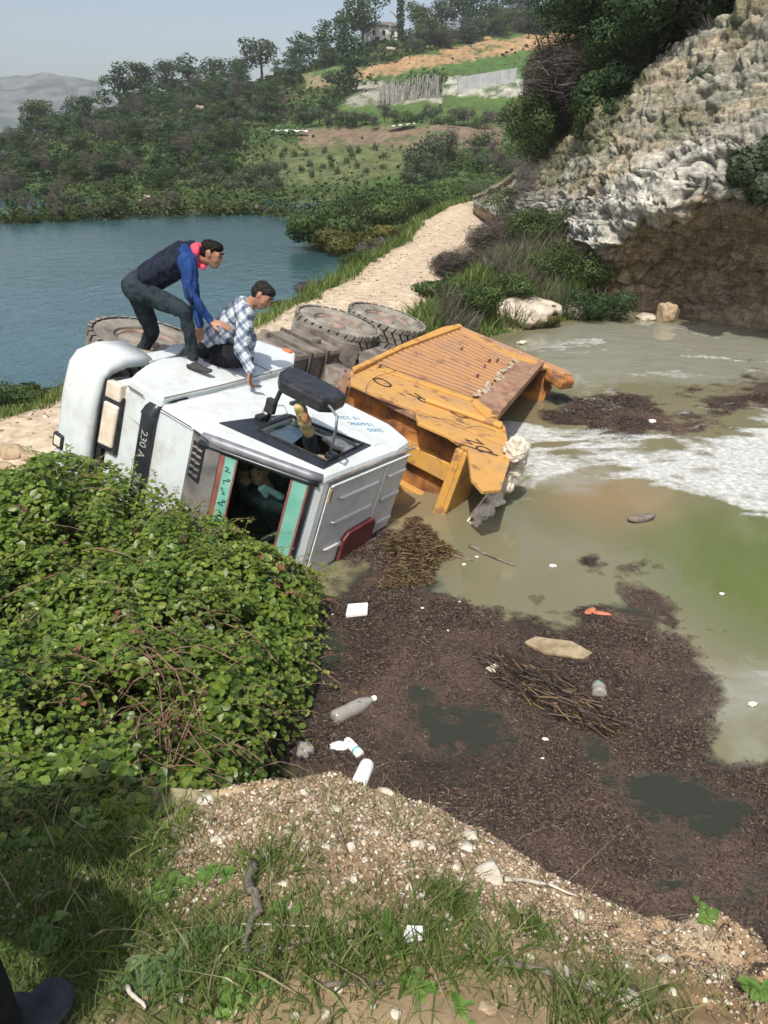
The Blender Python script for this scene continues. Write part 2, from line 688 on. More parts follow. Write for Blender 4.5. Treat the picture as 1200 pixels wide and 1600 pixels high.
FILM = [[(820, 520), (930, 500), (1100, 505), (1650, 540), (1650, 600), (1120, 595), (1000, 600), (900, 600), (830, 600)], [(780, 700), (980, 730), (960, 770), (840, 775)],
        [(1050, 1045), (1100, 1035), (1650, 1060), (1650, 1170), (1130, 1112), (1062, 1085)], [(1060, 925), (1110, 955), (1120, 1010), (1070, 990), (1095, 955)],
        [(1130, 1160), (1200, 1150), (1200, 1250), (1140, 1230)]]
OCHRE = [[(790, 635), (870, 630), (860, 655), (800, 660)], [(850, 668), (920, 665), (945, 690), (890, 708), (840, 700)], [(870, 735), (1000, 740), (1060, 770), (1050, 800), (950, 820), (870, 810), (840, 770)], [(560, 790), (640, 745), (740, 780), (745, 815), (660, 820)]]
GREEN = [[(960, 830), (1080, 790), (1900, 760), (1900, 1060), (1110, 1020), (1095, 950), (1000, 893)], [(1090, 790), (1650, 740), (1650, 1070), (1100, 1000)]]


def pond_mat():
    n = NT('pond_water')
    v = n.coord()

    def mask(name, lo, hi, amt, sc, det=6, k=1.0, st=None):
        at0 = n.attr(name)
        near = n.ramp(at0, [(0, 0.0), (.08, 1.0)])
        a = n.math('ADD', n.math('MULTIPLY', at0, k), n.math('MULTIPLY', n.math('MULTIPLY', n.math('SUBTRACT', n.noise(v, sc, det, .7, .6, st), .5), amt), near))
        return n.ramp(a, [(lo, 0.0), (hi, 1.0)])
    base = n.ramp(n.noise(v, .7, 4), [(.3, (.150, .145, .085)), (.7, (.185, .172, .105))])
    base = n.mix(mask('green', .2, .9, .5, .9), base, (.100, .128, .045))
    base = n.mix(mask('ochre', .15, 1.0, .9, 1.1), base, (.235, .175, .10))
    base = n.mix(mask('shade', .1, .7, .3, 3), base, (.032, .036, .026))  # darker water colour in the scum gaps and under the near mat
    film = n.math('MULTIPLY', mask('film', .30, .8, 1.3, 2.2), n.ramp(n.noise(v, 3.0, 8, .75, 1.2, (.5, 1.6, 1)), [(.35, .35), (.65, 1.0)]))
    base = n.mix(n.math('MULTIPLY', film, .55), base, (.34, .36, .33))
    scum = mask('scum', .34, .56, .45, 14.0, 6)
    f1 = n.noise(v, 60, 8, .85)
    f2 = n.noise(v, 190, 4, .7)
    sc_col = n.ramp(n.math('ADD', n.math('MULTIPLY', f1, .5), n.math('MULTIPLY', f2, .5)), [(.40, (.010, .009, .007)), (.48, (.050, .037, .028)), (.55, (.108, .080, .060)), (.64, (.25, .20, .155))])
    patch = n.ramp(n.noise(v, 1.1, 6, .65, .8), [(.30, (.40, .42, .45)), (.48, (1.0, .95, .95)), (.70, (1.75, 1.55, 1.5))])
    sc_col = n.mix(1.0, sc_col, patch, 'MULTIPLY')
    foam = n.math('MULTIPLY', mask('foam', .26, .74, .75, 9, 9), .92)
    fcol = n.ramp(n.noise(v, 14, 6, .7), [(.30, (.30, .31, .29)), (.5, (.50, .51, .49)), (.68, (.76, .78, .77))])
    col = n.mix(scum, base, sc_col)
    col = n.mix(foam, col, fcol)
    solid = n.math('MAXIMUM', scum, foam)
    rough = n.ramp(solid, [(0, .035), (.5, .35), (1, .60)])
    rip = n.noise(v, 7, 3, .5, .4)
    lump = n.math('ADD', n.math('MULTIPLY', n.math('MULTIPLY', f1, scum), 1.0), n.math('MULTIPLY', n.math('MULTIPLY', n.noise(v, 22, 6, .7), foam), 1.0))
    h = n.math('ADD', n.math('MULTIPLY', rip, .05), lump)
    nm = n.bump(h, .6, .03)
    n.b.inputs['IOR'].default_value = 1.33
    return n.set(col, rough, nm, 0, .5)


def blur2(a, k):
    for ax in (0, 1):
        p = np.pad(a, [(k, k) if i == ax else (0, 0) for i in (0, 1)], mode='edge')
        c = np.cumsum(p, axis=ax)
        z = np.zeros_like(np.take(c, [0], ax))
        c = np.concatenate([z, c], ax)
        n = a.shape[ax]
        a = (np.take(c, range(2 * k + 1, 2 * k + 1 + n), ax) - np.take(c, range(0, n), ax)) / (2 * k + 1)
    return a


def build_pond():
    ys = 1.55 * (22 / 1.55) ** np.linspace(0, 1, 520)
    us = np.concatenate([np.linspace(-1, 1, 440), np.linspace(1, 2, 62)[1:]])
    Yg, U = np.meshgrid(ys, us, indexing='ij')
    X = np.minimum(U, 1) * (.55 * Yg + 1.2) + .05 * Yg + np.maximum(U - 1, 0) * 11
    P = np.stack([X, Yg, np.full_like(X, WATER)], -1)
    # the pond ends under the crown of the causeway
    d, s = road_dist(X, Yg)
    wn = np.stack([fbm(P.reshape(-1, 3), 1.3, 4, 31), fbm(P.reshape(-1, 3), 1.3, 4, 41)], 1)
    px, py = topx(P.reshape(-1, 3))
    amp = 1250 / np.maximum(Yg.ravel(), 2) * .16
    wx, wy = px + wn[:, 0] * amp, py + wn[:, 1] * amp * .5

    def m(polys, k=3):
        r = np.zeros(px.shape, bool)
        for p in polys:
            r |= inpoly(p, wx, wy)
        r = r.astype(float).reshape(X.shape)
        return blur2(blur2(r, k), k)
    Pf = P.reshape(-1, 3)
    sh_ = X.shape
    w1 = np.stack([fbm(Pf, .8, 3, 141), fbm(Pf, .8, 3, 142), np.zeros(len(Pf))], 1)
    na = fbm(Pf + .5 * w1, 1.1, 6, 143, .62).reshape(sh_)
    nb = fbm(Pf + .3 * w1, 4.2, 4, 144, .6).reshape(sh_)
    st_ = fbm((Pf + .8 * w1) * np.array([.7, 1.9, 1]), 1.3, 6, 145, .62).reshape(sh_)
    raw = m(SCUM, 14)
    ho = m(HOLES, 9)
    edge = sstep(.02, .2, raw)
    sc = raw * .84 - ho * .85 + edge * (1.05 * na + .50 * nb)
    sc = np.clip(sc, 0, 1)
    fo = m(FOAM, 9)
    fo = np.clip(fo * np.where(Yg < 5, .30, .98) + sstep(.02, .2, fo) * (1.35 * st_ + .55 * nb), 0, 1)
    fo = np.maximum(fo, .55 * sstep(.12, .34, st_ + .4 * nb) * m(FILM, 14))
    thin = sstep(.15, .5, blur2(fo, 14)) * 0
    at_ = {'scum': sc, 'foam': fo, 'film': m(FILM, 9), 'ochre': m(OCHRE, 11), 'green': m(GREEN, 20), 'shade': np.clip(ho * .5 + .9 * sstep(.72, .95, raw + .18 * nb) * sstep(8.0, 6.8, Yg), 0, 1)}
    at_ = {k: a.ravel() for k, a in at_.items()}
    n_, m_ = X.shape
    idx = np.arange(n_ * m_).reshape(n_, m_)
    F = np.stack([idx[:-1, :-1], idx[:-1, 1:], idx[1:, 1:], idx[1:, :-1]], -1).reshape(-1, 4)
    keep = (s.ravel()[F] > 0).all(1)
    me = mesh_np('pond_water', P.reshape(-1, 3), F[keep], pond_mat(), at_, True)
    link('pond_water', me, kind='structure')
    return P.reshape(-1, 3), sc.ravel()


PONDP, PONDS = build_pond()

# floating weed and reed bits that make up the scum
def debris():
    n = 120000
    clump = sstep(-.35, .35, fbm(PONDP, 2.6, 4, 150))
    wgt = np.clip((PONDS - .42) / .5, 0, 1) ** 1.3 * PONDP[:, 1] ** .6 * (.12 + clump)
    # keep only those well inside the mat
    k = rng.choice(len(PONDP), n, p=wgt / wgt.sum())
    p = PONDP[k] + rng.normal(0, .03, (n, 3)) * np.array([1, 1, 0])
    p[:, 2] = WATER + .003 + rng.random(n) * .010
    tv = np.array([(-.5, -.5, 0), (.5, -.4, .1), (.45, .5, .0), (-.5, .4, .25)])
    tf = np.array([(0, 1, 2, 3)])
    sc = np.stack([rng.uniform(.006, .024, n), rng.uniform(.002, .005, n), np.full(n, .012)], 1) * np.interp(p[:, 1:2], [2, 4, 8], [1, 1.2, 1.9])
    m = leafmat('scum_bits', [(0, (.012, .009, .008)), (.5, (.055, .036, .028)), (.85, (.11, .078, .058)), (1, (.24, .19, .14))], .8, 0)
    me = scatter('floating_debris', tv, tf, p, rand_rot(n, .35), sc, m)
    link('floating_debris', me, kind='stuff', label='brown mat of reed bits and weed floating on the pond', cat='floating debris')


debris()

# ================================================================= hillside across the lake
HP = [-420, -200, 0, 100, 200, 300, 400, 500, 600, 700, 800, 900, 1000, 1200, 1500]
H_SHORE = [366, 360, 356, 351, 347, 343, 339, 372, 352, 335, 322, 318, 314, 310, 300]
H_SKY = [290, 262, 232, 196, 166, 150, 128, 98, 66, 56, 48, 44, 30, 0, -40]
H_D = [90, 100, 110, 118, 125, 132, 140, 150, 155, 160, 160, 160, 160, 160, 160]
FR = [0, .10, .30, .52, .74, .90, 1.0]
GR = [0, .06, .24, .44, .68, .86, 1.0]
_shoreY = at(np.array(HP, float), np.array(H_SHORE, float), WATER - .05)[:, 1]


def hill_pt(px, u):
    "px along the valley side, u 0 at the shore, 1 on the ridge, above 1 behind it"
    px = np.asarray(px, float)
    u = np.asarray(u, float)
    f = np.interp(u, np.linspace(0, 1, 7), FR)
    g = np.interp(u, np.linspace(0, 1, 7), GR)
    ys = np.interp(px, HP, _shoreY)
    py = np.interp(px, HP, H_SHORE) * (1 - f) + np.interp(px, HP, H_SKY) * f
    Y = ys + np.interp(px, HP, H_D) * g
    P = aty(px, py, Y)
    b = np.maximum(u - 1, 0)
    P[..., 1] += b * 160
    P[..., 0] += b * 160 * (px - 600) / 1250
    P[..., 2] -= b * 9
    return P


HPAINT = [  # photo regions and their ground colour
    ([(470, 205), (560, 200), (760, 195), (790, 205), (780, 225), (700, 232), (560, 228), (470, 232)], (.20, .135, .10)),
    ([(530, 165), (640, 150), (700, 148), (840, 150), (850, 190), (760, 190), (560, 198), (480, 200)], (.075, .130, .030)),
    ([(560, 130), (600, 128), (690, 150), (690, 160), (530, 168)], (.32, .30, .25)),
    ([(700, 120), (820, 115), (840, 150), (760, 152), (690, 148)], (.40, .38, .33)),
    ([(580, 118), (640, 108), (820, 82), (910, 70), (910, 115), (800, 120), (690, 118), (600, 128)], (.062, .120, .028)),
    ([(560, 112), (620, 95), (760, 62), (900, 44), (910, 70), (800, 84), (660, 108), (580, 122)], (.36, .22, .12)),
    ([(470, 118), (560, 105), (580, 125), (480, 140)], (.26, .20, .12)),
    ([(400, 225), (640, 228), (700, 240), (640, 270), (560, 290), (430, 290), (380, 270)], (.115, .125, .052)),
    ([(100, 335), (205, 322), (215, 345), (110, 350)], (.30, .27, .17)), ([(0, 345), (480, 330), (520, 335), (520, 300), (300, 320)], (.10, .115, .045))]


def build_hill():
    pxs = np.concatenate([np.linspace(-420, 0, 50), np.linspace(4, 960, 230), np.linspace(970, 1500, 30)])
    us = np.concatenate([[-.12], np.linspace(0, 1, 130), np.linspace(1.05, 2, 12)])
    U, PX = np.meshgrid(us, pxs, indexing='ij')
    P = hill_pt(PX, np.maximum(U, 0))
    P[0, :, 2] -= 2.0
    P[0, :, 1] -= 2
    Q = P.reshape(-1, 3)
    n = fbm(Q, .08, 4, 50)
    n2 = fbm(Q, .5, 3, 51)
    amp = sstep(0, .15, U.ravel())
    Q[:, 2] += (n * 1.6 + n2 * .25) * amp * (U.ravel() <= 1.6)
    c = np.array([.055, .092, .028])[None] * (1 + .5 * n[:, None])
    px, py = topx(Q)
    n4 = fbm(Q, .25, 4, 53)
    n5 = fbm(Q, 1.3, 3, 54)
    wx, wy = px + 16 * n4 + 6 * n2, py + 7 * n4 + 4 * n5
    for poly, col in HPAINT:
        k = inpoly(poly, wx, wy) & (U.ravel() <= 1)
        a = (.80 * sstep(-.45, .05, n4[k] + .5 * n5[k] + .1))[:, None]
        c[k] = c[k] * (1 - a) + a * np.array(col) * (1 + .35 * n2[k][:, None] + .25 * n5[k][:, None])
    me = grid_mesh('hillside', Q.reshape(P.shape), M_hill, None, True, {'col': np.clip(c, .01, .7)})
    link('hillside', me, kind='structure')
    return


build_hill()


def hill_ground(px, py):
    "point of the slope seen at px,py"
    f = (py - np.interp(px, HP, H_SHORE)) / (np.interp(px, HP, H_SKY) - np.interp(px, HP, H_SHORE))
    u = np.interp(f, FR, np.linspace(0, 1, 7))
    P = hill_pt(px, u)
    Q = P.reshape(-1, 3)
    Q[:, 2] += (fbm(Q, .08, 4, 50) * 1.6 + fbm(Q, .5, 3, 51) * .25) * sstep(0, .15, np.atleast_1d(u))
    return Q


# far mountain
def build_mountain():
    pxs = np.linspace(-500, 330, 180)
    top = np.interp(pxs, [-500, -100, 0, 40, 80, 110, 150, 175, 200, 260, 330], [150, 128, 121, 119, 114, 119, 126, 150, 185, 225, 250])
    rows = np.linspace(0, 1.25, 60)
    P = np.zeros((60, 180, 3))
    for i, t in enumerate(rows):
        Y = 980 + 260 * t
        pt = aty(pxs, top, 1240)
        z = 2 + (pt[:, 2] - 2) * np.minimum(t, 1) ** .8 - max(t - 1, 0) * 300
        P[i, :, 0] = pt[:, 0] * Y / 1240
        P[i, :, 1] = Y
        P[i, :, 2] = z
    Q = P.reshape(-1, 3)
    n = fbm(Q, .012, 5, 61)
    tt = np.repeat(rows, 180)
    Q[:, 1] += n * 35
    Q[:, 2] += fbm(Q, .05, 5, 62) * 3 * sstep(0, .2, tt)
    n3 = fbm(Q * np.array([1, 1, 1.2]), .045, 5, 63, .65)
    g = sstep(-.25, .15, n3 + .35 * (.45 - tt))
    c = np.array([.095, .10, .10]) * (1 - g[:, None]) + np.array([.022, .036, .032]) * g[:, None]
    m = make_ground_mat('mountain_rock', (.2, .2, .2), (.2, .21, .18), .02)
    me = grid_mesh('mountain', Q.reshape(P.shape), m, None, True, {'col': c})
    link('mountain', me, kind='structure')
    # low far ground between
    me = bpy.data.meshes.new('far_ground')
    bm = bmesh.new()
    bm.faces.new([bm.verts.new(p) for p in [(-1490, 180, -.6), (1190, 180, -.6), (1190, 1490, -.6), (-1490, 1490, -.6)]])
    bm.to_mesh(me)
    bm.free()
    me.materials.append(pm('far_land', (.07, .09, .05), (.12, .12, .07), .02, .95, 0))
    link('far_ground', me, kind='structure')


build_mountain()

# ================================================================= cliff
CCOL = [740, 785, 850, 905, 950, 1050, 1200, 1400, 1750]
CROW = {  # base, cave, lip, white, top of white, upper, crest
    740: [(325, 36), (322, 36), (319, 36), (316, 36.5), (313, 37), (310, 37.5), (307, 38)],
    785: [(352, 29), (345, 29.3), (338, 29), (322, 29.6), (308, 30.3), (296, 31), (284, 32)],
    850: [(408, 22.6), (392, 23), (372, 22.6), (336, 23.2), (296, 24.2), (262, 25.4), (222, 27)],
    905: [(455, 19.0), (420, 19.8), (388, 19.0), (335, 19.8), (284, 21), (244, 22.6), (196, 24.4)],
    950: [(492, 17.7), (442, 18.0), (392, 17.3), (332, 18), (272, 19.2), (222, 20.6), (166, 22.2)],
    1050: [(506, 17.2), (432, 17.5), (326, 16.3), (262, 16.8), (202, 17.9), (140, 19.2), (78, 20.8)],
    1200: [(545, 15.0), (448, 15.5), (300, 14.2), (232, 14.7), (160, 15.8), (74, 17), (-25, 18.6)],
    1400: [(640, 12.5), (500, 13.1), (285, 12.1), (190, 12.7), (100, 13.7), (-20, 14.9), (-150, 16.4)],
    1750: [(900, 8.6), (700, 10.3), (330, 8.8), (180, 9.6), (30, 10.6), (-120, 11.8), (-300, 13.2)]}


def build_cliff():
    ctrl = np.zeros((9, 9, 3))
    for j, px in enumerate(CCOL):
        for i, (py, Y) in enumerate(CROW[px]):
            ctrl[i, j] = aty(px, py, Y)
        ctrl[7, j] = ctrl[6, j] + np.array([1.2, 3.0, .35])
        ctrl[8, j] = ctrl[6, j] + np.array([6, 14, 1.2])
    ctrl[0, :, 2] -= .25
    tr = np.interp(np.linspace(0, 1, 250), np.linspace(0, 1, 9), np.arange(9))
    rows = np.concatenate([np.linspace(0, 6, 230), np.linspace(6.05, 8, 26)])
    colsn = np.concatenate([np.linspace(0, 2, 50), np.linspace(2.01, 6, 250), np.linspace(6.02, 8, 50)])

    def cr(A, t, ax):
        A = np.moveaxis(A, ax, 0)
        i = np.clip(np.floor(t).astype(int), 0, A.shape[0] - 2)
        f = (t - i)[:, None, None]
        p0, p1, p2, p3 = A[np.maximum(i - 1, 0)], A[i], A[i + 1], A[np.minimum(i + 2, A.shape[0] - 1)]
        r = .5 * ((2 * p1) + (-p0 + p2) * f + (2 * p0 - 5 * p1 + 4 * p2 - p3) * f ** 2 + (-p0 + 3 * p1 - 3 * p2 + p3) * f ** 3)
        return np.moveaxis(r, 0, ax)
    S = cr(cr(ctrl, rows, 0), colsn, 1)
    du = np.gradient(S, axis=0)
    dv = np.gradient(S, axis=1)
    N = np.cross(dv, du)
    N /= np.linalg.norm(N, axis=2)[..., None] + 1e-9
    N = np.where((N[..., 1:2] > 0), -N, N)
    T = np.repeat(rows[:, None], len(colsn), 1).ravel()
    CC = np.repeat(colsn[None], len(rows), 0).ravel()
    Q = S.reshape(-1, 3)
    Nf = N.reshape(-1, 3)
    # bedding dips to the left: layered coordinate
    L = Q * np.array([1, 1, 1])
    big = fbm(Q, .45, 4, 71)
    mid = 1 - 2 * np.abs(fbm(Q, 1.1, 4, 72))
    bed = fbm(np.stack([Q[:, 0] * .55, Q[:, 1] * .35, (Q[:, 2] - .18 * Q[:, 0]) * 3.4], 1), 1.2, 5, 73, .6)
    fine = fbm(Q, 4.5, 5, 74, .65)
    white = sstep(1.95, 2.25, T + .25 * big) * (1 - sstep(3.3, 3.9, T + .7 * big))
    fiss = np.exp(-(fbm(np.stack([Q[:, 0] + .5 * Q[:, 2], Q[:, 1], Q[:, 2] * .18], 1), .9, 3, 75) / .035) ** 2)
    amp = np.interp(T, [0, .4, 1, 2, 6, 6.5, 8], [.1, .5, .8, 1, 1, .5, .3]) * np.interp(CC, [0, 2, 4, 8], [.35, .6, 1, 1])
    disp = (.55 * big + .22 * mid + .34 * bed * (.35 + .65 * white) + .22 * np.abs(fine) * (1 - .3 * white) + .16 * fine) - .28 * fiss
    rotq = np.stack([Q[:, 0] * .9 + Q[:, 1] * .3, Q[:, 1] * .8, Q[:, 2] - .20 * Q[:, 0]], 1) + .22 * np.stack([big, mid, fine], 1)
    id1, e1 = worley(rotq * np.array([.75, .6, 2.6]))
    id2, e2 = worley(rotq * np.array([1.9, 1.4, 9.0]) + 9.7)
    blk = .30 * (id1 - .5) - .16 * np.exp(-(e1 / .07) ** 2) + .11 * (id2 - .5) - .03 * np.exp(-(e2 / .10) ** 2)
    ph = (Q[:, 2] - .20 * Q[:, 0]) * 2.6 + .9 * big
    saw = ph - np.floor(ph)
    disp = .40 * big + .06 * mid + .15 * bed * (.4 + .6 * white) + .06 * fine - .16 * fiss + blk * (.5 + .3 * white) + .16 * saw * (.35 + .65 * white)
    ecr = np.maximum(np.exp(-(e1 / .06) ** 2), .6 * np.exp(-(e2 / .08) ** 2))
    peb = np.maximum(fbm(Q, 3.2, 2, 77), 0) * (1 - white) * .25
    Q = Q + Nf * ((disp + peb) * amp)[:, None]
    Cw = np.array([.52, .505, .44])
    Cg = np.array([.30, .30, .235])
    Cb = np.array([.44, .33, .20])
    Cd = np.array([.27, .20, .13])
    Ct = np.array([.38, .325, .225])
    lowc = Cb * (1 - sstep(-.2, .3, big)[:, None]) + Cd * sstep(-.2, .3, big)[:, None]
    spk = sstep(.12, .3, fine)[:, None]
    lowc = lowc * (1 - spk * .6) + Ct * spk * .6
    foot_dark = (1 - sstep(.1, .6, T + .3 * big))[:, None]  # rock colour darkens towards the foot of the cliff
    lowc = lowc * (1 - foot_dark) + np.array([.05, .04, .03]) * foot_dark
    upc = Ct * (1 - sstep(-.1, .25, bed)[:, None]) + Cg * sstep(-.1, .25, bed)[:, None]
    og = sstep(.2, .45, big + .4 * fine)[:, None]
    upc = upc * (1 - og * .7) + np.array([.30, .18, .08]) * og * .7
    moss = (sstep(-.05, .2, fbm(Q, .7, 4, 78) + .2 * fine) * sstep(3.4, 4.2, T))[:, None]
    upc = upc * (1 - moss * .75) + np.array([.10, .115, .045]) * moss * .75
    wc = Cw * (1 - .30 * sstep(.0, .4, -bed)[:, None]) + np.array([.12, .07, .03]) * sstep(.25, .5, big)[:, None] * .6
    wc = wc * (1 - .65 * fiss[:, None]) * (.82 + .36 * id2[:, None])
    isup = sstep(3.1, 3.9, T + .7 * big + .3 * bed)[:, None]
    lw = sstep(1.9, 2.3, T + .35 * big + .35 * fine)[:, None]
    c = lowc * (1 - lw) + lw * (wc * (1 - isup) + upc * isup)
    c = c * (1 - .45 * ecr[:, None]) * (.85 + .3 * id1[:, None])
    soil = sstep(5.9, 6.3, T)[:, None]
    c = c * (1 - soil) + np.array([.09, .10, .04]) * soil
    m = NT('cliff_rock')
    v = m.coord()
    cc = m.mix(1.0, m.attr('col', 'Color'), m.ramp(m.noise(v, 7, 9, .72), [(.28, .40), (.5, .95), (.72, 1.55)]), 'MULTIPLY')
    sp = m.ramp(m.noise(v, 26, 5, .8), [(.52, 0.0), (.60, .45)])
    cc = m.mix(sp, cc, (.56, .50, .40))
    ly = m.ramp(m.noise(v, 5, 8, .7, 1.0, (.6, .6, 4.5)), [(.36, .45), (.5, 1.0), (.66, 1.25)])
    cc = m.mix(.75, cc, ly, 'MULTIPLY')
    vo = m.n('TexVoronoi')
    vo.inputs['Scale'].default_value = 3.2
    m.l(v, vo.inputs['Vector'])
    hh = m.math('ADD', m.math('MULTIPLY', m.noise(v, 9, 10, .75), 1), m.math('MULTIPLY', vo.outputs['Distance'], .5))
    m.set(cc, .95, m.bump(hh, .8, .07), 0, .15)
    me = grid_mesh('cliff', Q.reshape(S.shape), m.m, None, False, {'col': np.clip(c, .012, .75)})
    link('rock_cliff', me, kind='structure')
    return Q.reshape(S.shape), rows, colsn


CLIFF, CROWS, CCOLS = build_cliff()
CPX, CPY = topx(CLIFF.reshape(-1, 3))
# ================================================================= truck, lying on its left side (x forward, y left, z up in its own frame)
TR = Matrix(((-0.51098497, -0.2784615, 0.81323647, -3.14738438), (-0.85395296, 0.05627979, -0.51729772, 6.84659287), (0.09827872, -0.95879705, -0.26655115, 0.82710222), (0, 0, 0, 1)))
TRi = TR.inverted()


def dirtpaint(name, base, dirt, amt=.5, rough=.35, scale=3, rust=None, spec=.5):
    n = NT(name)
    v = n.coord()
    f = n.noise(v, scale, 7, .7)
    c = n.mix(n.ramp(f, [(.45, 0.0), (.75, amt)]), base, dirt)
    st = n.noise(v, 6, 5, .7, 0, (.6, 3, 3))
    c = n.mix(n.ramp(st, [(.58, 0.0), (.72, amt * .6)]), c, dirt)
    if rust:
        r = n.noise(v, scale * 1.7, 9, .75)
        c = n.mix(n.ramp(r, [(.54, 0.0), (.62, 1.0)]), c, rust)
    rg = n.ramp(f, [(.4, rough), (.8, min(1, rough + .35))])
    return n.set(c, rg, n.bump(n.noise(v, 30, 5, .7), .12, .004), 0, spec)


M_white = dirtpaint('white_paint', (.60, .655, .66), (.36, .33, .27), .65, .34)
M_cabin = pm('cabin_lining', (.08, .10, .09), (.15, .17, .15), 6, .8, 0)
M_whiteroof = dirtpaint('grimy_white_paint', (.66, .66, .64), (.33, .29, .24), .55, .45)
M_yellow = dirtpaint('yellow_paint', (.52, .285, .075), (.34, .205, .125), .95, .6, 2.4, (.21, .105, .055))
M_yellow2 = dirtpaint('yellow_paint_clean', (.56, .30, .06), (.42, .245, .11), .9, .55, 3, (.28, .15, .07))
M_rusty = pm('rusty_scraped_paint', (.14, .06, .03), (.42, .185, .05), 5, .75, .5, 18, .008, 0, .3, .38, .62, 8)
M_plank = pm('weathered_brown_rail', (.20, .115, .085), (.36, .22, .14), 6, .8, .4, 20, .006, 0, .2)
M_corr = dirtpaint('orange_worn_sheet', (.42, .225, .10), (.31, .20, .145), 1.0, .7, 2.0, (.22, .12, .08))
M_black = pm('black_plastic', (.012, .013, .016), (.035, .036, .04), 14, .42, .1)
M_blackgl = pm('black_trim', (.010, .012, .016), (.03, .033, .04), 5, .3, .05)
M_grey = pm('dusty_grey_trim', (.10, .10, .105), (.24, .22, .20), 5, .5, .1)
M_silver = pm('silver_pillar', (.15, .16, .18), (.24, .25, .27), 9, .42, .1, metal=.2)
M_brown = pm('mud_caked_metal', (.105, .09, .078), (.25, .22, .185), 7, .85, .5, 25, .01, 0, .2)
M_tyre = pm('muddy_tyre', (.14, .13, .112), (.32, .295, .245), 4, .92, .6, 30, .01, 0, .15)
M_tyred = pm('tyre_rubber_dark', (.05, .045, .04), (.16, .14, .11), 5, .9, .5, 30, .01, 0, .15)
M_groove = pm('tyre_groove', (.025, .022, .02), (.07, .06, .05), 5, .95, .3)
M_rim = pm('muddy_rim', (.16, .10, .075), (.33, .25, .20), 9, .8, .3)
M_teal = pm('teal_strip', (.14, .40, .31), (.24, .50, .41), 5, .5, .05)
M_maroon = pm('maroon_paint', (.10, .022, .024), (.17, .045, .045), 8, .45, .1)
M_maroon2 = pm('dull_red_border', (.20, .07, .06), (.30, .12, .10), 8, .55, .1)
M_dark = pm('dark_interior', (.010, .011, .011), (.03, .03, .028), 6, .8, 0)
M_ink = pm('faded_blue_ink', (.10, .22, .34), (.18, .32, .44), 30, .6, 0)
M_blackink = pm('black_letter_paint', (.03, .02, .016), (.07, .05, .035), 30, .7, 0)
M_whiteink = pm('pale_letter_paint', (.20, .20, .20), (.42, .43, .42), 30, .6, 0)
M_amber = pm('amber_marker', (.50, .13, .06), (.6, .18, .08), 9, .3, 0)
M_tarp = pm('cream_tarpaulin', (.42, .36, .27), (.68, .63, .54), 7, .9, .9, 16, .03, 0, .2)
M_beige = pm('beige_cloth', (.25, .20, .12), (.36, .29, .18), 7, .9, .3)

n = NT('headlight_glass')
v = n.coord()
wv = n.n('TexWave')
wv.inputs['Scale'].default_value = 22
n.l(v, wv.inputs[0])
c = n.ramp(n.noise(v, 9, 4), [(.3, (.62, .50, .36)), (.7, (.82, .76, .66))])
M_lens = n.set(c, .12, n.bump(wv.outputs['Fac'], .25, .004), .1, .8)


def glass_mat(name, tint, refl=.12, op=0.0):
    n = NT(name)
    tr = n.n('BsdfTransparent')
    tr.inputs[0].default_value = (*tint, 1)
    gl = n.n('BsdfGlossy')
    gl.inputs['Roughness'].default_value = .03
    gl.inputs[0].default_value = (.9, .95, .95, 1)
    lw = n.n('LayerWeight')
    lw.inputs[0].default_value = .22
    f = n.math('ADD', n.math('MULTIPLY', lw.outputs['Fresnel'], .5), refl, True)
    mx = n.n('MixShader')
    n.l(f, mx.inputs[0])
    n.l(tr.outputs[0], mx.inputs[1])
    n.l(gl.outputs[0], mx.inputs[2])
    last = mx
    if op:
        d = n.n('BsdfDiffuse')
        d.inputs[0].default_value = (.5, .52, .5, 1)
        m2 = n.n('MixShader')
        m2.inputs[0].default_value = op
        n.l(mx.outputs[0], m2.inputs[1])
        n.l(d.outputs[0], m2.inputs[2])
        last = m2
    n.l(last.outputs[0], n.out.inputs[0])
    return n.m


M_glass = glass_mat('windscreen_glass', (.86, .95, .91), .0)
M_glass2 = glass_mat('side_glass', (.45, .6, .58), .25, .05)

truck = empty('dump_truck', (0, 0, 0), 'white-cabbed dump truck with rusty yellow tipper body, overturned on its side in the pond', 'truck')
truck.matrix_world = TR


def apply_bool(target, cutters):
    for c in cutters:
        m = target.modifiers.new('cut', 'BOOLEAN')
        m.operation = 'DIFFERENCE'
        m.solver = 'EXACT'
        m.object = c
    dg = bpy.context.evaluated_depsgraph_get()
    me = bpy.data.meshes.new_from_object(target.evaluated_get(dg))
    target.modifiers.clear()
    target.data = me
    for c in cutters:
        bpy.data.objects.remove(c)


# ---- cab shell: rounded outer skin, hollowed, with windscreen and side window openings
prof = [(-1.66, 1.25), (-.25, 1.25), (.02, 1.15), (.07, 1.45), (.075, 1.74), (.10, 1.97), (-.17, 2.70), (-.26, 2.80), (-.8, 2.83), (-1.35, 2.82), (-1.58, 2.76), (-1.92, 1.86)]
prof = [(-1.70, 1.25), (-.25, 1.25), (.03, 1.15), (.07, 1.45), (.08, 1.74), (.115, 1.97), (-.16, 2.70), (-.24, 2.79), (-1.30, 2.80), (-1.60, 2.76), (-1.74, 2.45)]
cab = MB().poly_prism(prof, 1, -1.2, 1.2, .055).build('cab_body', [M_white, M_cabin])
inner = [(-1.64, 1.32), (-.25, 1.32), (-.04, 1.40), (0, 1.95), (-.2, 2.64), (-.28, 2.73), (-1.3, 2.74), (-1.55, 2.70), (-1.68, 2.45)]
cin = MB().poly_prism(inner, 1, -1.14, 1.14).build('cutter', M_dark)
WIN = [(-.33, 2.02), (-.84, 1.97), (-1.02, 2.60), (-.42, 2.65)]
cwin = MB().poly_prism(WIN, 1, -1.4, -.9).build('cutter', M_dark)
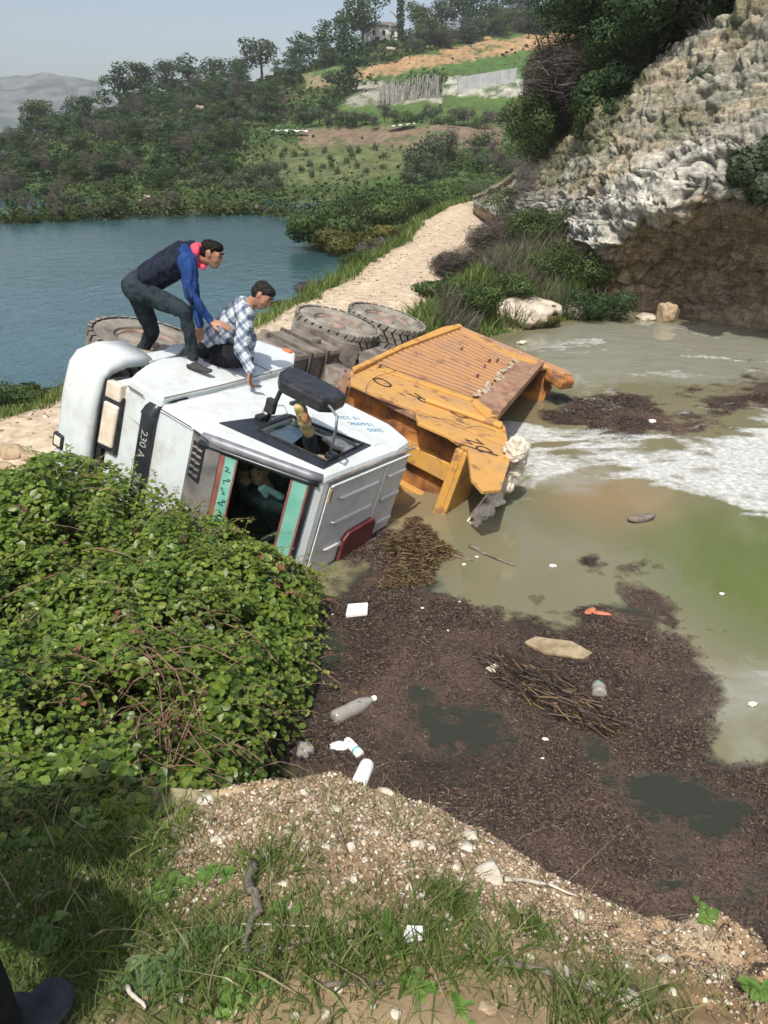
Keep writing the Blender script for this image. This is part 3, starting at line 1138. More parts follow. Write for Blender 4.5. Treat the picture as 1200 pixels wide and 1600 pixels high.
cwl = MB().poly_prism(WIN, 1, .9, 1.4).build('cutter', M_dark)
WS = [(.6, 2.05), (-.3, 2.05), (-.45, 2.66), (.6, 2.66)]
cws = MB().poly_prism([(.8, 2.04), (-.04, 2.04), (-.28, 2.70), (.8, 2.70)], 1, -1.12, 1.12).build('cutter', M_dark)
apply_bool(cab, [cin, cwin, cwl, cws])
me = cab.data
while len(me.materials) < 2:
    me.materials.append(M_dark)
me.materials[0] = M_white
me.materials[1] = M_cabin
for p in me.polygons:
    c = p.center
    ins = abs(c.y) < 1.16 and -1.69 < c.x < .02 and 1.3 < c.z < 2.75 and not (c.x > -.02 and c.z < 1.9)
    xl = .115 - (c.z - 1.97) * .377
    p.material_index = 1 if (ins and (c.z < 1.97 or c.x < xl - .03)) else 0
    p.use_smooth = False
cab.parent = truck

sk = 0.377   # slope of the windscreen


def wsx(z, off=0.0):
    return .115 - (z - 1.97) * sk + off


def wsquad(name, z0, z1, y0, y1, mat, off, th=.006, parent=truck):
    mb = MB()
    mb.poly_prism([(wsx(z0, off), z0), (wsx(z0, off + th), z0), (wsx(z1, off + th), z1), (wsx(z1, off), z1)], 1, y0, y1)
    return mb.build(name, mat, parent)


ws = wsquad('windscreen', 2.03, 2.71, -1.13, 1.13, M_glass, -.012)
tag(ws, 'windscreen with teal strips along both edges')
# teal banner strips on the glass, with dull red borders
st = wsquad('sun_strip', 2.59, 2.695, -1.10, 1.10, M_teal, .002, .003)
tag(st, 'plain teal strip along the top of the windscreen')
wsquad('strip_border', 2.573, 2.59, -1.11, 1.11, M_maroon2, .003, .003, st)
wsquad('strip_border', 2.695, 2.712, -1.11, 1.11, M_maroon2, .003, .003, st)
st2 = wsquad('lower_strip', 2.085, 2.165, -1.10, 1.10, M_teal, .002, .003)
tag(st2, 'teal strip lettered in dark paint at the foot of the windscreen')
wsquad('strip_border', 2.045, 2.085, -1.11, 1.11, M_maroon2, .003, .003, st2)
wsquad('strip_border', 2.165, 2.178, -1.11, 1.11, M_maroon2, .003, .003, st2)
wsquad('windscreen_seal', 2.712, 2.745, -1.12, 1.12, M_blackgl, .004, .006)
th_ = math.atan(sk)
for k, y in enumerate(np.linspace(-1.02, .2, 14)):        # brushed marks of the faded lettering
    mb = MB()
    a = random.uniform(-.4, .4)
    pts = []
    for q in range(7):
        z0 = 2.096 + random.uniform(0, .06)
        pts.append((wsx(z0, .008), y + q * .008 + random.uniform(-.01, .01), z0))
    mb.tube(pts, .0035, 4)
    mb.build('lettering', pm('dark_green_ink', (.01, .05, .035), (.02, .08, .06), 9, .6, 0) if k == 0 else bpy.data.materials['dark_green_ink'], st2)

# A-pillar: a silver bar along the right edge of the windscreen, black corner round the door glass
mb = MB()
pl = [(.135, 1.86), (.115, 1.97), (-.02, 2.34), (-.15, 2.68), (-.20, 2.76)]
for (a, b) in zip(pl[:-1], pl[1:]):
    pass
mb.tube([(x_ - .03, -1.165, z_) for x_, z_ in pl], [.034, .043, .042, .040, .034], 14)
mb.build('pillar', M_silver, truck, True)
mb = MB()
mb.tube([(x_ - .005, -1.12, z_) for x_, z_ in pl], [.022] * 5, 8)
mb.build('windscreen_seal', M_blackgl, truck, True)
mb = MB()
mb.tube([(.10, 1.12, 1.97), (-.15, 1.12, 2.68)], .04, 8)
mb.build('pillar', M_silver, truck, True)
# black window surround as four flat bars round the opening plus the front triangle
SUR = [(-.13, 1.80), (-.50, 1.855), (-.88, 1.925), (-1.085, 2.645), (-.30, 2.71)]
mb = MB()
IN = [(-.33, 2.02), (-.58, 1.995), (-.84, 1.97), (-1.02, 2.60), (-.42, 2.65)]
bm = mb.bm
for y in (-1.209,):
    o_ = [bm.verts.new((x_, y, z_)) for x_, z_ in SUR]
    i_ = [bm.verts.new((x_, y, z_)) for x_, z_ in IN]
    o2 = [bm.verts.new((x_, y + .03, z_)) for x_, z_ in SUR]
    i2 = [bm.verts.new((x_, y + .05, z_)) for x_, z_ in IN]
    for k in range(5):
        j = (k + 1) % 5
        bm.faces.new((o_[k], o_[j], i_[j], i_[k]))
        bm.faces.new((o_[k], o2[k], o2[j], o_[j]))
        bm.faces.new((i_[k], i_[j], i2[j], i2[k]))
me_s = mb.mesh('window_surround', M_blackgl)
door = MB().poly_prism([(-.10, 1.36), (-.08, 1.66), (-.13, 1.80), (-.50, 1.852), (-.88, 1.92), (-1.09, 2.66), (-1.20, 2.66), (-1.30, 1.8), (-1.28, 1.36)], 1, -1.206, -1.19).build('door', M_white, truck)
tag(door, 'passenger door with its window open')
link('window_surround', me_s, door)
MB().poly_prism([(-.345, 2.025), (-.80, 1.985), (-.86, 2.17), (-.395, 2.30)], 1, -1.178, -1.170).build('window_glass', M_glass2, door)
MB().box((-1.16, -1.235, 1.78), (-1.04, -1.205, 1.82), .008).build('door_handle', M_black, door)
mb = MB().tube([(-.33, -1.215, 2.02), (-.84, -1.215, 1.97), (-1.02, -1.215, 2.60), (-.42, -1.215, 2.65), (-.33, -1.215, 2.02)], .011, 6)
mb.build('window_seal', M_black, door)
for k, (t, zc, xc) in enumerate([('15 220', 2.20, -1.40), ('15600K', 2.33, -1.40), ('2005', 2.47, -1.42)]):
    me = text_mesh('weight_lettering', t, .085, M_ink)
    m4 = Matrix.Translation((xc, -1.203, zc)) @ Matrix.Rotation(R_(28), 4, 'Y') @ Matrix.Rotation(R_(90), 4, 'X')
    link('weight_lettering', me, cab, mat4=m4)

# ---- roof: raised frames, pressings, divider, maroon hatch
zr = 2.80
mb = MB().poly_prism([(-.30, -1.10), (-1.52, -1.10), (-1.58, 1.10), (-.30, 1.10)], 2, zr, zr + .012, .004)
roof = mb.build('roof', M_whiteroof, truck)
tag(roof, 'ribbed roof with a maroon hatch')
for y in (-.95, -.72, -.46, .5, .75, .97):
    MB().poly_prism([(-.44, y - .022), (-.52, y + .022), (-1.02, y + .022), (-1.06, y - .022)], 2, zr + .012, zr + .034, .010).build('roof_pressing', M_whiteroof, roof)
    MB().poly_prism([(-1.19, y - .03), (-1.22, y + .014), (-1.50, y + .014), (-1.52, y - .03)], 2, zr + .012, zr + .034, .010).build('roof_pressing', M_whiteroof, roof)
MB().box((-1.155, -1.09, zr + .012), (-1.125, 1.09, zr + .030), .006).build('roof_seam', M_whiteroof, roof)
MB().box((-1.52, -1.115, zr + .004), (-.30, -1.095, zr + .03), .006).build('roof_seam', M_whiteroof, roof)
MB().poly_prism([(-.26, -1.145), (-.26, -1.155), (-1.60, -1.155), (-1.60, -1.145)], 2, zr - .01, zr + .016, .003).build('roof_gutter', M_brown, roof)
MB().poly_prism([(-.70, -.50), (-.76, -.56), (-1.14, -.585), (-1.20, -.53), (-1.22, .18), (-1.14, .25), (-.74, .22), (-.70, .15)], 2, zr + .012, zr + .055, .014).build('roof_hatch', M_maroon, roof)
for y in (-1.02, -.34):
    MB().box((-.335, y - .06, zr + .008), (-.295, y + .06, zr + .03), .01).build('marker_lamp', M_beige, roof)

# ---- front: panels, lettered strip, vent panel, headlights, bumper
MB().poly_prism([(.085, 1.76), (.118, 1.965), (.090, 2.045), (.100, 2.047), (.130, 1.965), (.10, 1.76)], 1, -1.17, 1.17).build('cowl_panel', M_grey, truck)
vp = MB().poly_prism([(.10, 1.79), (.128, 1.925), (.14, 1.925), (.112, 1.79)], 1, -1.10, -.80).build('vent_panel', M_black, truck)
for k in range(2):
    for q in range(5):
        y = -1.07 + q * .055
        z = 1.81 + k * .058
        MB().box((.118 + k * .012, y, z), (.134 + k * .012, y + .012, z + .045)).build('vent_bar', M_grey, vp)
gs = MB().poly_prism([(.05, 1.20), (.07, 1.36), (.105, 1.36), (.085, 1.20)], 1, -1.08, 1.08, .006).build('grille_strip', M_blackgl, truck)
tag(gs, 'black strip across the nose lettered in pale paint')
mb = MB()
ar = [(-1.07, .095), (-1.14, .085), (-1.195, .04), (-1.215, -.04), (-1.216, -.22)]
bmv = []
for i, (y, x) in enumerate(ar):
    z0 = 1.20 + i * .030
    z1 = 1.36 + i * .006 + (.0 if i < 4 else -.005)
    bmv.append((mb.bm.verts.new((x, y, z0)), mb.bm.verts.new((x, y, z1)), mb.bm.verts.new((x - .02, y + .02, z1)), mb.bm.verts.new((x - .02, y + .02, z0))))
for a, b in zip(bmv[:-1], bmv[1:]):
    for k in range(4):
        mb.bm.faces.new((a[k], a[(k + 1) % 4], b[(k + 1) % 4], b[k]))
mb.build('strip_end', M_blackgl, gs, True)
for t, y, s in (('230 A', -.82, .10), ('26 B', -.47, .10)):
    me = text_mesh('strip_lettering', t, s, M_whiteink)
    m4 = Matrix.Translation((.101, y, 1.28)) @ Matrix.Rotation(R_(90), 4, 'Z') @ Matrix.Rotation(R_(90), 4, 'X')
    link('strip_lettering', me, gs, mat4=m4)
for pts in ([(.082, -1.172, 1.37), (.095, -1.172, 1.74)], [(.098, -1.168, 1.76), (.135, -1.168, 1.95)], [(.055, -1.19, 1.0), (.072, -1.19, 1.19)]):
    MB().tube([Vector(p) + Vector((.012, -.01, 0)) for p in pts], .005, 5).build('panel_seam', M_black, truck)
MB().tube([(.06, -1.262, 1.385), (-.60, -1.262, 1.357), (-1.20, -1.262, 1.312), (-1.79, -1.262, 1.257)], .006, 5).build('panel_seam', M_grey, truck)
nose = MB().poly_prism([(-.2, .80), (.045, .82), (.05, 1.19), (.0, 1.19), (-.2, 1.15)], 1, -1.17, 1.17, .03).build('nose_panel', M_white, truck)
for s in (-1, 1):
    hl = MB().box((.03, min(s * .56, s * 1.08), .755), (.085, max(s * .56, s * 1.08), .985), .02).build('headlight', M_black, truck)
    MB().poly_prism([(s * .60, .79), (s * .99, .80), (s * 1.0, .965), (s * .62, .955)], 0, .07, .105, .015).build('lens', M_lens, hl)
    MB().poly_prism([(s * 1.03, .80), (s * 1.17, .80), (s * 1.19, .965), (s * 1.04, .97)], 0, .035, .10, .012).build('indicator_lens', M_lens, hl)
bp = MB()
pr = [(-1.30, -.40), (-1.315, -.12), (-1.27, .04), (-1.17, .125), (-.9, .16), (0, .175), (.9, .16), (1.17, .125), (1.27, .04), (1.315, -.12), (1.30, -.40)]
rings = []
sec = [(.72, 0.0), (.74, -.05), (.71, -.085), (.60, .015), (.45, .01), (.34, -.04), (.33, -.12)]
sec = [(.735, -.11), (.75, -.03), (.70, 0.0), (.55, .012), (.40, 0.0), (.34, -.04), (.33, -.12)]
for i, (y, x) in enumerate(pr):
    nx = 1 if abs(y) < 1.2 else .45
    ny = 0 if abs(y) < 1.0 else math.copysign(.9, y) * (.5 if abs(y) < 1.2 else 1)
    rings.append([bp.bm.verts.new((x + o_ * nx, y + o_ * ny, z)) for z, o_ in sec])
for a, b in zip(rings[:-1], rings[1:]):
    for k in range(len(sec) - 1):
        bp.bm.faces.new((a[k], a[k + 1], b[k + 1], b[k]))
bumper = bp.build('bumper', M_white, truck, True)
so = bumper.modifiers.new('thickness', 'SOLIDIFY')
so.thickness = .02
tag(bumper, 'white bumper, bulged and dirty')
MB().box((.15, -.53, .365), (.195, -.40, .485), .012).build('fog_lamp', M_black, bumper)
MB().box((.18, -.51, .385), (.198, -.42, .465), .008).build('lens', M_lens, bumper)
MB().box((-.15, -1.15, .60), (.06, 1.15, .80)).build('bumper_gap_shade', M_dark, truck)  # near-black block standing in for the shadowed gap behind the bumper
# fender and step box along the right side
FEN = [(.045, .985), (.06, 1.19), (.055, 1.375), (-.60, 1.345), (-1.20, 1.30), (-1.79, 1.245), (-2.13, 1.0), (-1.98, .62), (-1.62, .63), (-1.42, .70), (-.98, .74), (-.55, .72), (-.30, .80), (-.10, .90)]
fd = MB().poly_prism(FEN, 1, -1.255, -.92, .022).build('fender', M_white, truck)
tag(fd, 'broad white fender and step panel the two men kneel on')
MB().box((-2.085, -1.275, .90), (-2.02, -1.25, 1.00), .012).build('marker_lamp', M_amber, fd)
MB().poly_prism([(-1.36, .78), (-1.40, 1.28), (-1.385, 1.28), (-1.345, .78)], 1, -1.259, -1.24).build('panel_seam', M_grey, fd)
MB().poly_prism([(-.50, .60), (-.38, .76), (-.78, .70), (-1.02, .55), (-.95, .48), (-.72, .58)], 1, -1.26, -1.20, .01).build('arch_lip', M_white, fd)

# ---- chassis, tank, bottles
ch = MB()
for y in (-.42, .42):
    ch.box((-6.3, y - .05, .55), (-.1, y + .05, .82))
for x in (-.6, -1.9, -2.6, -3.4, -4.4, -5.5, -6.2):
    ch.box((x - .06, -.37, .60), (x + .06, .37, .78))
ch.build('chassis', M_brown, truck)
for x in (-.93, -3.86, -4.98):
    MB().lathe([(-1.0, .07), (-.25, .09), (-.2, .22), (.2, .22), (.25, .09), (1.0, .07)], 1, 16, (x, 0, .42)).build('axle', M_brown, truck, True)
ft = MB()
for k in range(3):
    x0 = -2.15 - k * .31
    ft.box((x0 - .29, -1.20, .32), (x0, -.62, .98), .05)
tank = ft.build('fuel_tank', M_brown, truck)
for k in range(2):
    MB().box((-2.475 - k * .31, -1.215, .31), (-2.44 - k * .31, -.62, .995), .008).build('tank_strap', M_tyred, tank)
MB().tube([(-2.3, -1.26, .45), (-2.3, -1.2, .45)], .05, 12).build('filler_cap', M_brown, tank)
MB().tube([(-2.85, -1.25, .75), (-2.85, -1.2, .75)], .045, 12).build('filler_cap', M_brown, tank)
MB().poly_prism([(-3.12, .25), (-3.16, .9), (-3.30, 1.05), (-3.22, .25)], 1, -1.24, -.7, .012).build('mudguard', M_brown, truck)
MB().poly_prism([(-3.42, .98), (-3.98, .92), (-4.02, 1.16), (-2.75, 1.44)], 1, -1.12, -1.09).build('mudguard', M_brown, truck)
MB().lathe([(-1.05, .05), (-1.05, .16), (-.55, .16), (-.55, .05)], 1, 20, (-2.86, 0, 1.12)).build('air_tank', M_brown, truck, True)
mb = MB().tube([(-2.62, -.85, 1.25), (-2.66, -1.0, 1.32), (-2.78, -1.1, 1.30), (-2.86, -1.05, 1.18), (-2.80, -.95, 1.10)], .03, 8)
mb.build('air_hose', M_rim, truck, True)


def wheel(cx, cz, y0, wdt, r, dual_label=None, mat=M_tyre, tilt=0):
    "tyre with tread blocks and dished rim; outer face at y0, width going inwards"
    mb = MB()
    y1 = y0 + wdt
    ri = r * .56
    mb.lathe([(y0 + .075, ri), (y0 + .030, ri + .012), (y0 + .018, ri + .05), (y0 + .002, r * .74), (y0, r * .82), (y0 + .018, r * .91), (y0 + .05, r * .965), (y1 - .05, r * .965), (y1 - .015, r * .90), (y1, r * .74), (y1 - .01, ri + .03), (y1 - .045, ri)], 1, 44)
    n0 = len(mb.bm.faces)
    nb = 30
    for k in range(nb):                 # chevron lugs
        for row in range(4):
            a = 2 * math.pi * (k + (.5 if row % 2 else 0)) / nb
            yc = y0 + wdt * (.13 + .245 * row)
            da = math.pi / nb * .72
            sh = .07 * (1 if row % 2 else -1) * (1 if row < 2 else -1)
            vs = []
            for rr in (r * .94, r * 1.012):
                for (aa, yy) in ((a - da, yc - wdt * .105), (a + da, yc - wdt * .105 + 0), (a + da + sh, yc + wdt * .105), (a - da + sh, yc + wdt * .105)):
                    vs.append(mb.bm.verts.new((rr * math.cos(aa), yy, rr * math.sin(aa))))
            mb.bm.faces.new(vs[4:8])
            for i in range(4):
                j = (i + 1) % 4
                mb.bm.faces.new((vs[i], vs[j], vs[4 + j], vs[4 + i]))
    for i_, f_ in enumerate(mb.bm.faces):
        if i_ >= n0:
            break
        c_ = f_.calc_center_median()
        if math.hypot(c_.x, c_.z) > r * .93:
            f_.material_index = 1
    m_t = mb.mesh('tyre', [mat, M_groove])
    mb = MB()
    mb.lathe([(y0 + .08, ri + .004), (y0 + .045, ri * .98), (y0 + .07, ri * .94), (y0 + .15, ri * .88), (y0 + .185, ri * .60), (y0 + .16, ri * .42), (y0 + .07, ri * .38), (y0 + .05, ri * .30), (y0 + .05, .001)], 1, 32)
    for k in range(8):
        a = 2 * math.pi * k / 8
        mb.tube([(ri * .62 * math.cos(a), y0 + .19, ri * .62 * math.sin(a)), (ri * .62 * math.cos(a), y0 + .15, ri * .62 * math.sin(a))], .018, 6)
    m_r = mb.mesh('rim', M_rim, True)
    w_ = link('wheel', m_r, truck)
    w_.location = (cx, 0, cz)
    w_.rotation_euler = (tilt, random.uniform(0, 6), 0)
    link('tyre', m_t, w_)
    return w_


wheel(-.90, .20, -1.22, .33, .53)
wheel(-.90, .20, .89, .33, .53)
for x, z in ((-3.86, .34), (-4.98, .38)):
    wheel(x, z, -1.24, .30, .53)
    wheel(x, z, -.90, .30, .53, mat=M_tyred)
    wheel(x, z, .94, .30, .53)
    wheel(x, z, .60, .30, .53, mat=M_tyred)

# ---- tipper body
SIDE = [(-2.52, 1.45), (-2.20, 1.67), (-2.22, 2.02), (-2.33, 2.36), (-2.06, 2.56), (-2.10, 2.87), (-2.03, 3.12), (-1.84, 3.23), (-1.45, 3.45), (-1.33, 3.62), (-1.53, 3.70), (-2.29, 3.46), (-3.06, 3.06), (-3.13, 2.93), (-5.86, 2.36), (-6.16, 2.40), (-6.30, 2.45), (-6.16, .89), (-5.61, .91), (-3.91, 1.19)]
side = MB().poly_prism(SIDE, 1, -1.2, -1.165, .006).build('side_wall', M_yellow, truck)
tag(side, 'rusty yellow tipper side lettered O R D, facing the sky')
# pressed ribs running from floor to rim
nr = 17
for k in range(nr):
    t = k / (nr - 1)
    xa, za = -3.05 - t * 2.75, 1.36 - t * .35
    xb, zb = -3.45 - t * 2.10, 2.50 - t * .42
    d = .075
    MB().poly_prism([(xa, za), (xa - d * 1.5, za - .01), (xb - d, zb - .01), (xb, zb)], 1, -1.218, -1.2, .008).build('rib', M_corr, side)
MB().poly_prism([(-2.52, 1.46), (-2.44, 1.54), (-3.9, 1.27), (-6.1, .99), (-6.16, .90), (-5.6, .92), (-3.9, 1.20)], 1, -1.25, -1.2, .012).build('sill_rail', M_yellow2, side)
MB().poly_prism([(-2.9, 1.55), (-2.98, 1.56), (-3.36, 2.52), (-3.28, 2.54)], 1, -1.222, -1.2, .006).build('rib', M_yellow2, side)
MB().poly_prism([(-3.40, 2.56), (-5.66, 2.09), (-5.88, 2.35), (-3.14, 2.92)], 1, -1.235, -1.2, .008).build('top_rail', M_plank, side)
MB().poly_prism([(-3.18, 2.60), (-3.36, 2.55), (-3.16, 2.92), (-2.96, 2.88)], 1, -1.239, -1.2, .006).build('top_rail', M_yellow2, side)
MB().poly_prism([(-3.08, 2.86), (-3.16, 2.93), (-5.92, 2.36), (-5.86, 2.30)], 1, -1.30, -1.19, .012).build('rim_lip', M_plank, side)
# fold of the canopy plate
MB().poly_prism([(-2.62, 2.30), (-2.70, 2.34), (-3.02, 3.04), (-2.90, 3.08)], 1, -1.25, -1.2, .02).build('fold', M_yellow2, side)
MB().poly_prism([(-2.34, 2.36), (-2.45, 2.42), (-2.62, 3.26), (-2.50, 3.30)], 1, -1.215, -1.2, .005).build('fold', M_yellow2, side)
# rusty crust along the lower end of the ribs
mb = MB()
for k in range(46):
    t = random.random()
    x_, z_ = -3.40 - t * 2.2, 2.55 - t * .45
    mb.blob((x_ + random.uniform(-.03, .03), -1.24, z_ + random.uniform(-.05, .03)), (random.uniform(.02, .055), .018, random.uniform(.02, .045)), 1, .5, k)
mb.build('mud_crust', pm('dry_mud', (.26, .20, .13), (.46, .38, .28), 9, .95, .4), side)['kind'] = 'stuff'
for t, x_, z_ in (('O', -2.74, 1.78), ('R', -2.80, 2.20), ('D', -2.90, 2.62)):
    me = text_mesh('letter', t, .34, M_blackink)
    m4 = Matrix.Translation((x_ + .12, -1.203, z_)) @ Matrix.Rotation(R_(18), 4, 'Y') @ Matrix.Rotation(R_(90), 4, 'X') @ Matrix.Diagonal((.75, 1, 1, 1))
    link('letter', me, side, mat4=m4)
me = text_mesh('letter', 'DZ', .26, M_blackink, .0008)
link('letter', me, side, mat4=Matrix.Translation((-2.22, -1.203, 3.16)) @ Matrix.Rotation(R_(118), 4, 'Y') @ Matrix.Rotation(R_(90), 4, 'X') @ Matrix.Diagonal((.8, .9, 1, 1)))
MB().poly_prism([(-2.0, 2.98), (-2.03, 3.0), (-2.22, 3.36), (-2.19, 3.37)], 1, -1.204, -1.2).build('letter_underline', M_blackink, side)
# loose wires and straps lying on the panel
for pts in ([(-2.98, -1.26, 1.55), (-2.99, -1.25, 1.72), (-2.6, -1.24, 1.72), (-2.35, -1.23, 1.78), (-2.20, -1.22, 1.85), (-2.16, -1.1, 1.95), (-2.2, -.95, 2.0)],
            [(-2.15, -1.23, 2.5), (-2.35, -1.24, 2.7), (-2.42, -1.23, 2.9), (-2.6, -1.24, 2.95), (-2.7, -1.23, 3.1)],
            [(-2.2, -1.0, 2.0), (-2.32, -.95, 2.1), (-2.25, -.98, 2.25), (-2.32, -1.05, 2.35), (-2.3, -1.1, 2.45)],
            [(-2.95, -1.25, 1.55), (-3.1, -1.26, 1.95), (-3.3, -1.25, 2.4)]):
    MB().tube(pts, .0028, 5).build('wire', M_blackink, side)
for k in range(6):
    x_ = -2.9 - random.random() * 2.6
    z_ = 1.4 + random.random() * .9
    MB().box((x_, -1.262, z_), (x_ + random.uniform(.03, .10), -1.2, z_ + .025), .004).build('hook', M_plank, side)
# left side wall, floor, bulkhead, tail frame
MB().poly_prism([(p[0], p[1]) for p in SIDE], 1, 1.165, 1.2).build('side_wall', M_yellow, truck)
MB().poly_prism([(-2.46, 1.52), (-2.46, 1.46), (-6.12, .93), (-6.12, .99)], 1, -1.16, 1.16).build('floor', M_rusty, truck)
MB().poly_prism([(-2.7, 1.42), (-2.7, 1.24), (-6.2, .80), (-6.2, .92)], 1, -.6, -.45).build('subframe', M_brown, truck)
MB().poly_prism([(-2.7, 1.42), (-2.7, 1.24), (-6.2, .80), (-6.2, .92)], 1, .45, .6).build('subframe', M_brown, truck)
bh = MB().box((-2.45, -1.165, 1.46), (-2.41, 1.165, 3.16)).build('bulkhead', M_rusty, truck)
tag(bh, 'rust streaked bulkhead of the tipper with yellow beams')
for y0, y1 in ((-1.165, -1.10), (-.86, -.67), (-.43, -.16), (.1, .3), (.55, .75)):
    MB().box((-2.41, y0, 1.56), (-2.31, y1, 3.12), .012).build('beam', M_yellow2 if y0 > -1 else M_plank, bh)
MB().box((-2.41, -1.16, 3.10), (-2.0, 1.16, 3.15), .01).build('canopy_plate', M_yellow2, bh)
MB().box((-2.06, -1.16, 3.02), (-2.0, 1.16, 3.10), .01).build('canopy_lip', M_yellow2, bh)
MB().box((-2.50, -1.19, 1.46), (-2.36, 1.165, 1.55), .01).build('beam', M_plank, bh)
tg = MB().poly_prism([(-6.16, .90), (-6.30, 2.62), (-6.22, 2.70), (-6.08, 2.62), (-6.0, .92)], 1, -1.22, -1.15, .012).build('tail_frame', M_corr, truck)
MB().poly_prism([(-6.12, .95), (-6.20, 2.2), (-6.10, 2.2), (-6.02, .95)], 1, -1.235, -1.215, .008).build('tail_rail', M_corr, tg)
MB().poly_prism([(-6.30, 2.30), (-6.34, 2.62), (-6.10, 2.80), (-5.75, 2.74), (-5.95, 2.42)], 1, -1.19, -1.06, .03).build('corner_cap', M_rusty, tg)
MB().box((-6.16, -1.13, 1.0), (-6.08, 1.13, 2.5), .01).build('tailgate', M_rusty, truck)
for y in (-.9, -.3, .3, .9):
    MB().box((-6.24, y - .05, 1.0), (-6.16, y + .05, 2.5), .01).build('tailgate_rib', M_corr, truck)
for (x_, z_) in ((-5.95, 2.5), (-6.1, 2.62), (-5.85, 2.62)):
    MB().tube([(x_, -1.1, z_), (x_ - .01, -1.215, z_ + .01)], .022, 8).build('hinge_pin', M_brown, tg)

# rolled tarpaulin lashed along the canopy, its end bunched into a knob
mb = MB()
for k in range(16):
    y = -1.12 + k * .065
    r_ = .085 + .03 * math.sin(k * 2.1)
    t_ = k / 15.0
    mb.blob((np.interp(t_, [0, .3, .6, 1], [-2.36, -2.46, -2.36, -1.98]) + .02 * math.sin(k * 1.3), np.interp(t_, [0, .3, .6, 1], [-1.28, -1.0, -.78, -.55]), 3.46 + .02 * math.cos(k * 1.7)), (r_ * .9, .07, r_ * .8), 2, .35, k)
mb.blob((-2.40, -1.26, 3.46), (.15, .12, .11), 3, .45, 91)
mb.blob((-2.50, -1.12, 3.46), (.12, .10, .09), 3, .5, 92)
tarp = mb.build('tarpaulin', M_tarp, truck, True)
rm = tarp.modifiers.new('remesh', 'REMESH')
rm.mode = 'VOXEL'
rm.voxel_size = .011
tx = bpy.data.textures.new('tarp_folds', 'CLOUDS')
tx.noise_scale = .07
dm = tarp.modifiers.new('folds', 'DISPLACE')
dm.texture = tx
dm.strength = .07
dm.mid_level = .5
tag(tarp, 'dirty cream tarpaulin rolled and bunched along the canopy')
for q in range(5):
    MB().tube([(-2.28 + q * .01, -1.15 + q * .02, 3.40), (-2.25 - q * .03, -.85, 3.40 + q * .015), (-1.92 - q * .05, -.50 + q * .03, 3.38)], .011, 6).build('tarpaulin_rod', M_grey if q % 2 else M_tarp, truck)

# ---- mirror on its two arms
mi = MB()
mi.poly_prism([(-.62, 1.98), (-.45, 2.03), (-.30, 2.16), (-.30, 2.60), (-.42, 2.66), (-.66, 2.62), (-.72, 2.45), (-.72, 2.06)], 1, -1.70, -1.58, .03)
mir = mi.build('mirror', M_black, truck, False)
mir.location = (-.03, -.12, .20)
mir.scale = (.9, .93, .9)
tag(mir, 'big black door mirror on a bent tube arm')
MB().tube([(-.53, -1.2, 1.90), (-.47, -1.38, 1.98), (-.40, -1.60, 2.07), (-.48, -1.65, 2.12)], .022, 8).build('mirror_arm', M_black, mir, True).location = (0, 0, .06)
MB().tube([(-.52, -1.2, 2.62), (-.42, -1.34, 2.68), (-.26, -1.55, 2.76), (-.28, -1.64, 2.73), (-.36, -1.65, 2.60), (-.45, -1.65, 2.40)], .013, 8).build('mirror_arm', M_silver, mir, True).location = (0, 0, .06)
MB().box((-.50, -1.43, 1.905), (-.44, -1.30, 2.0), .01).build('arm_sleeve', M_black, mir).location = (0, 0, .06)
for (x_, z_) in ((-.52, 1.90), (-.52, 2.62)):
    MB().box((x_ - .05, -1.25, z_ - .035), (x_ + .05, -1.2, z_ + .035), .01).build('arm_bracket', M_black, door)
MB().tube([(-.5, -1.22, 1.9), (-.75, -1.23, 1.75), (-.95, -1.22, 1.80), (-.8, -1.24, 1.95), (-.6, -1.22, 1.95)], .004, 5).build('wire', M_grey, door)
# ---- things in the cab
MB().box((-1.55, -1.05, 1.40), (-1.0, -.25, 1.62), .05).build('seat', M_beige, truck)
MB().box((-1.60, -1.05, 1.60), (-1.42, -.25, 2.35), .05).build('seat_back', M_beige, truck)
MB().box((-1.60, .25, 1.60), (-1.42, 1.05, 2.35), .05).build('seat_back', M_cabin, truck)
MB().box((-.28, -1.1, 1.4), (-.02, 1.1, 1.98), .03).build('dashboard', M_dark, truck)
bd = MB()
bd.blob((-.98, -1.13, 2.38), (.09, .06, .13), 3, .35, 5)
bd.blob((-.96, -1.12, 2.52), (.06, .05, .06), 3, .35, 6)
b_ = bd.build('cloth_bundle', pm('crumpled_white_sheet', (.45, .45, .43), (.72, .72, .70), 12, .8, .6, 22, .02), None, True)
b_.matrix_world = TR
tag(b_, 'crumpled white bundle stuffed in the corner of the open cab window', 'bundle')
b_ = MB().blob((-.62, -1.08, 2.50), (.10, .05, .10), 3, .25, 8).build('cushion', M_beige, None, True)
b_.matrix_world = TR
tag(b_, 'beige cushion lying just inside the open cab window', 'cushion')
# ================================================================= people
def cloth(name, c1, c2, sc=10):
    n = NT(name)
    v = n.coord()
    c = n.ramp(n.noise(v, sc, 5, .6), [(.35, c1), (.65, c2)])
    fold = n.noise(v, 7, 3, .5, 1.6, (1, 1, .45))
    nm = n.bump(fold, .9, .05, n.bump(n.noise(v, 140, 2), .15, .002))
    return n.set(c, .9, nm, 0, .15)


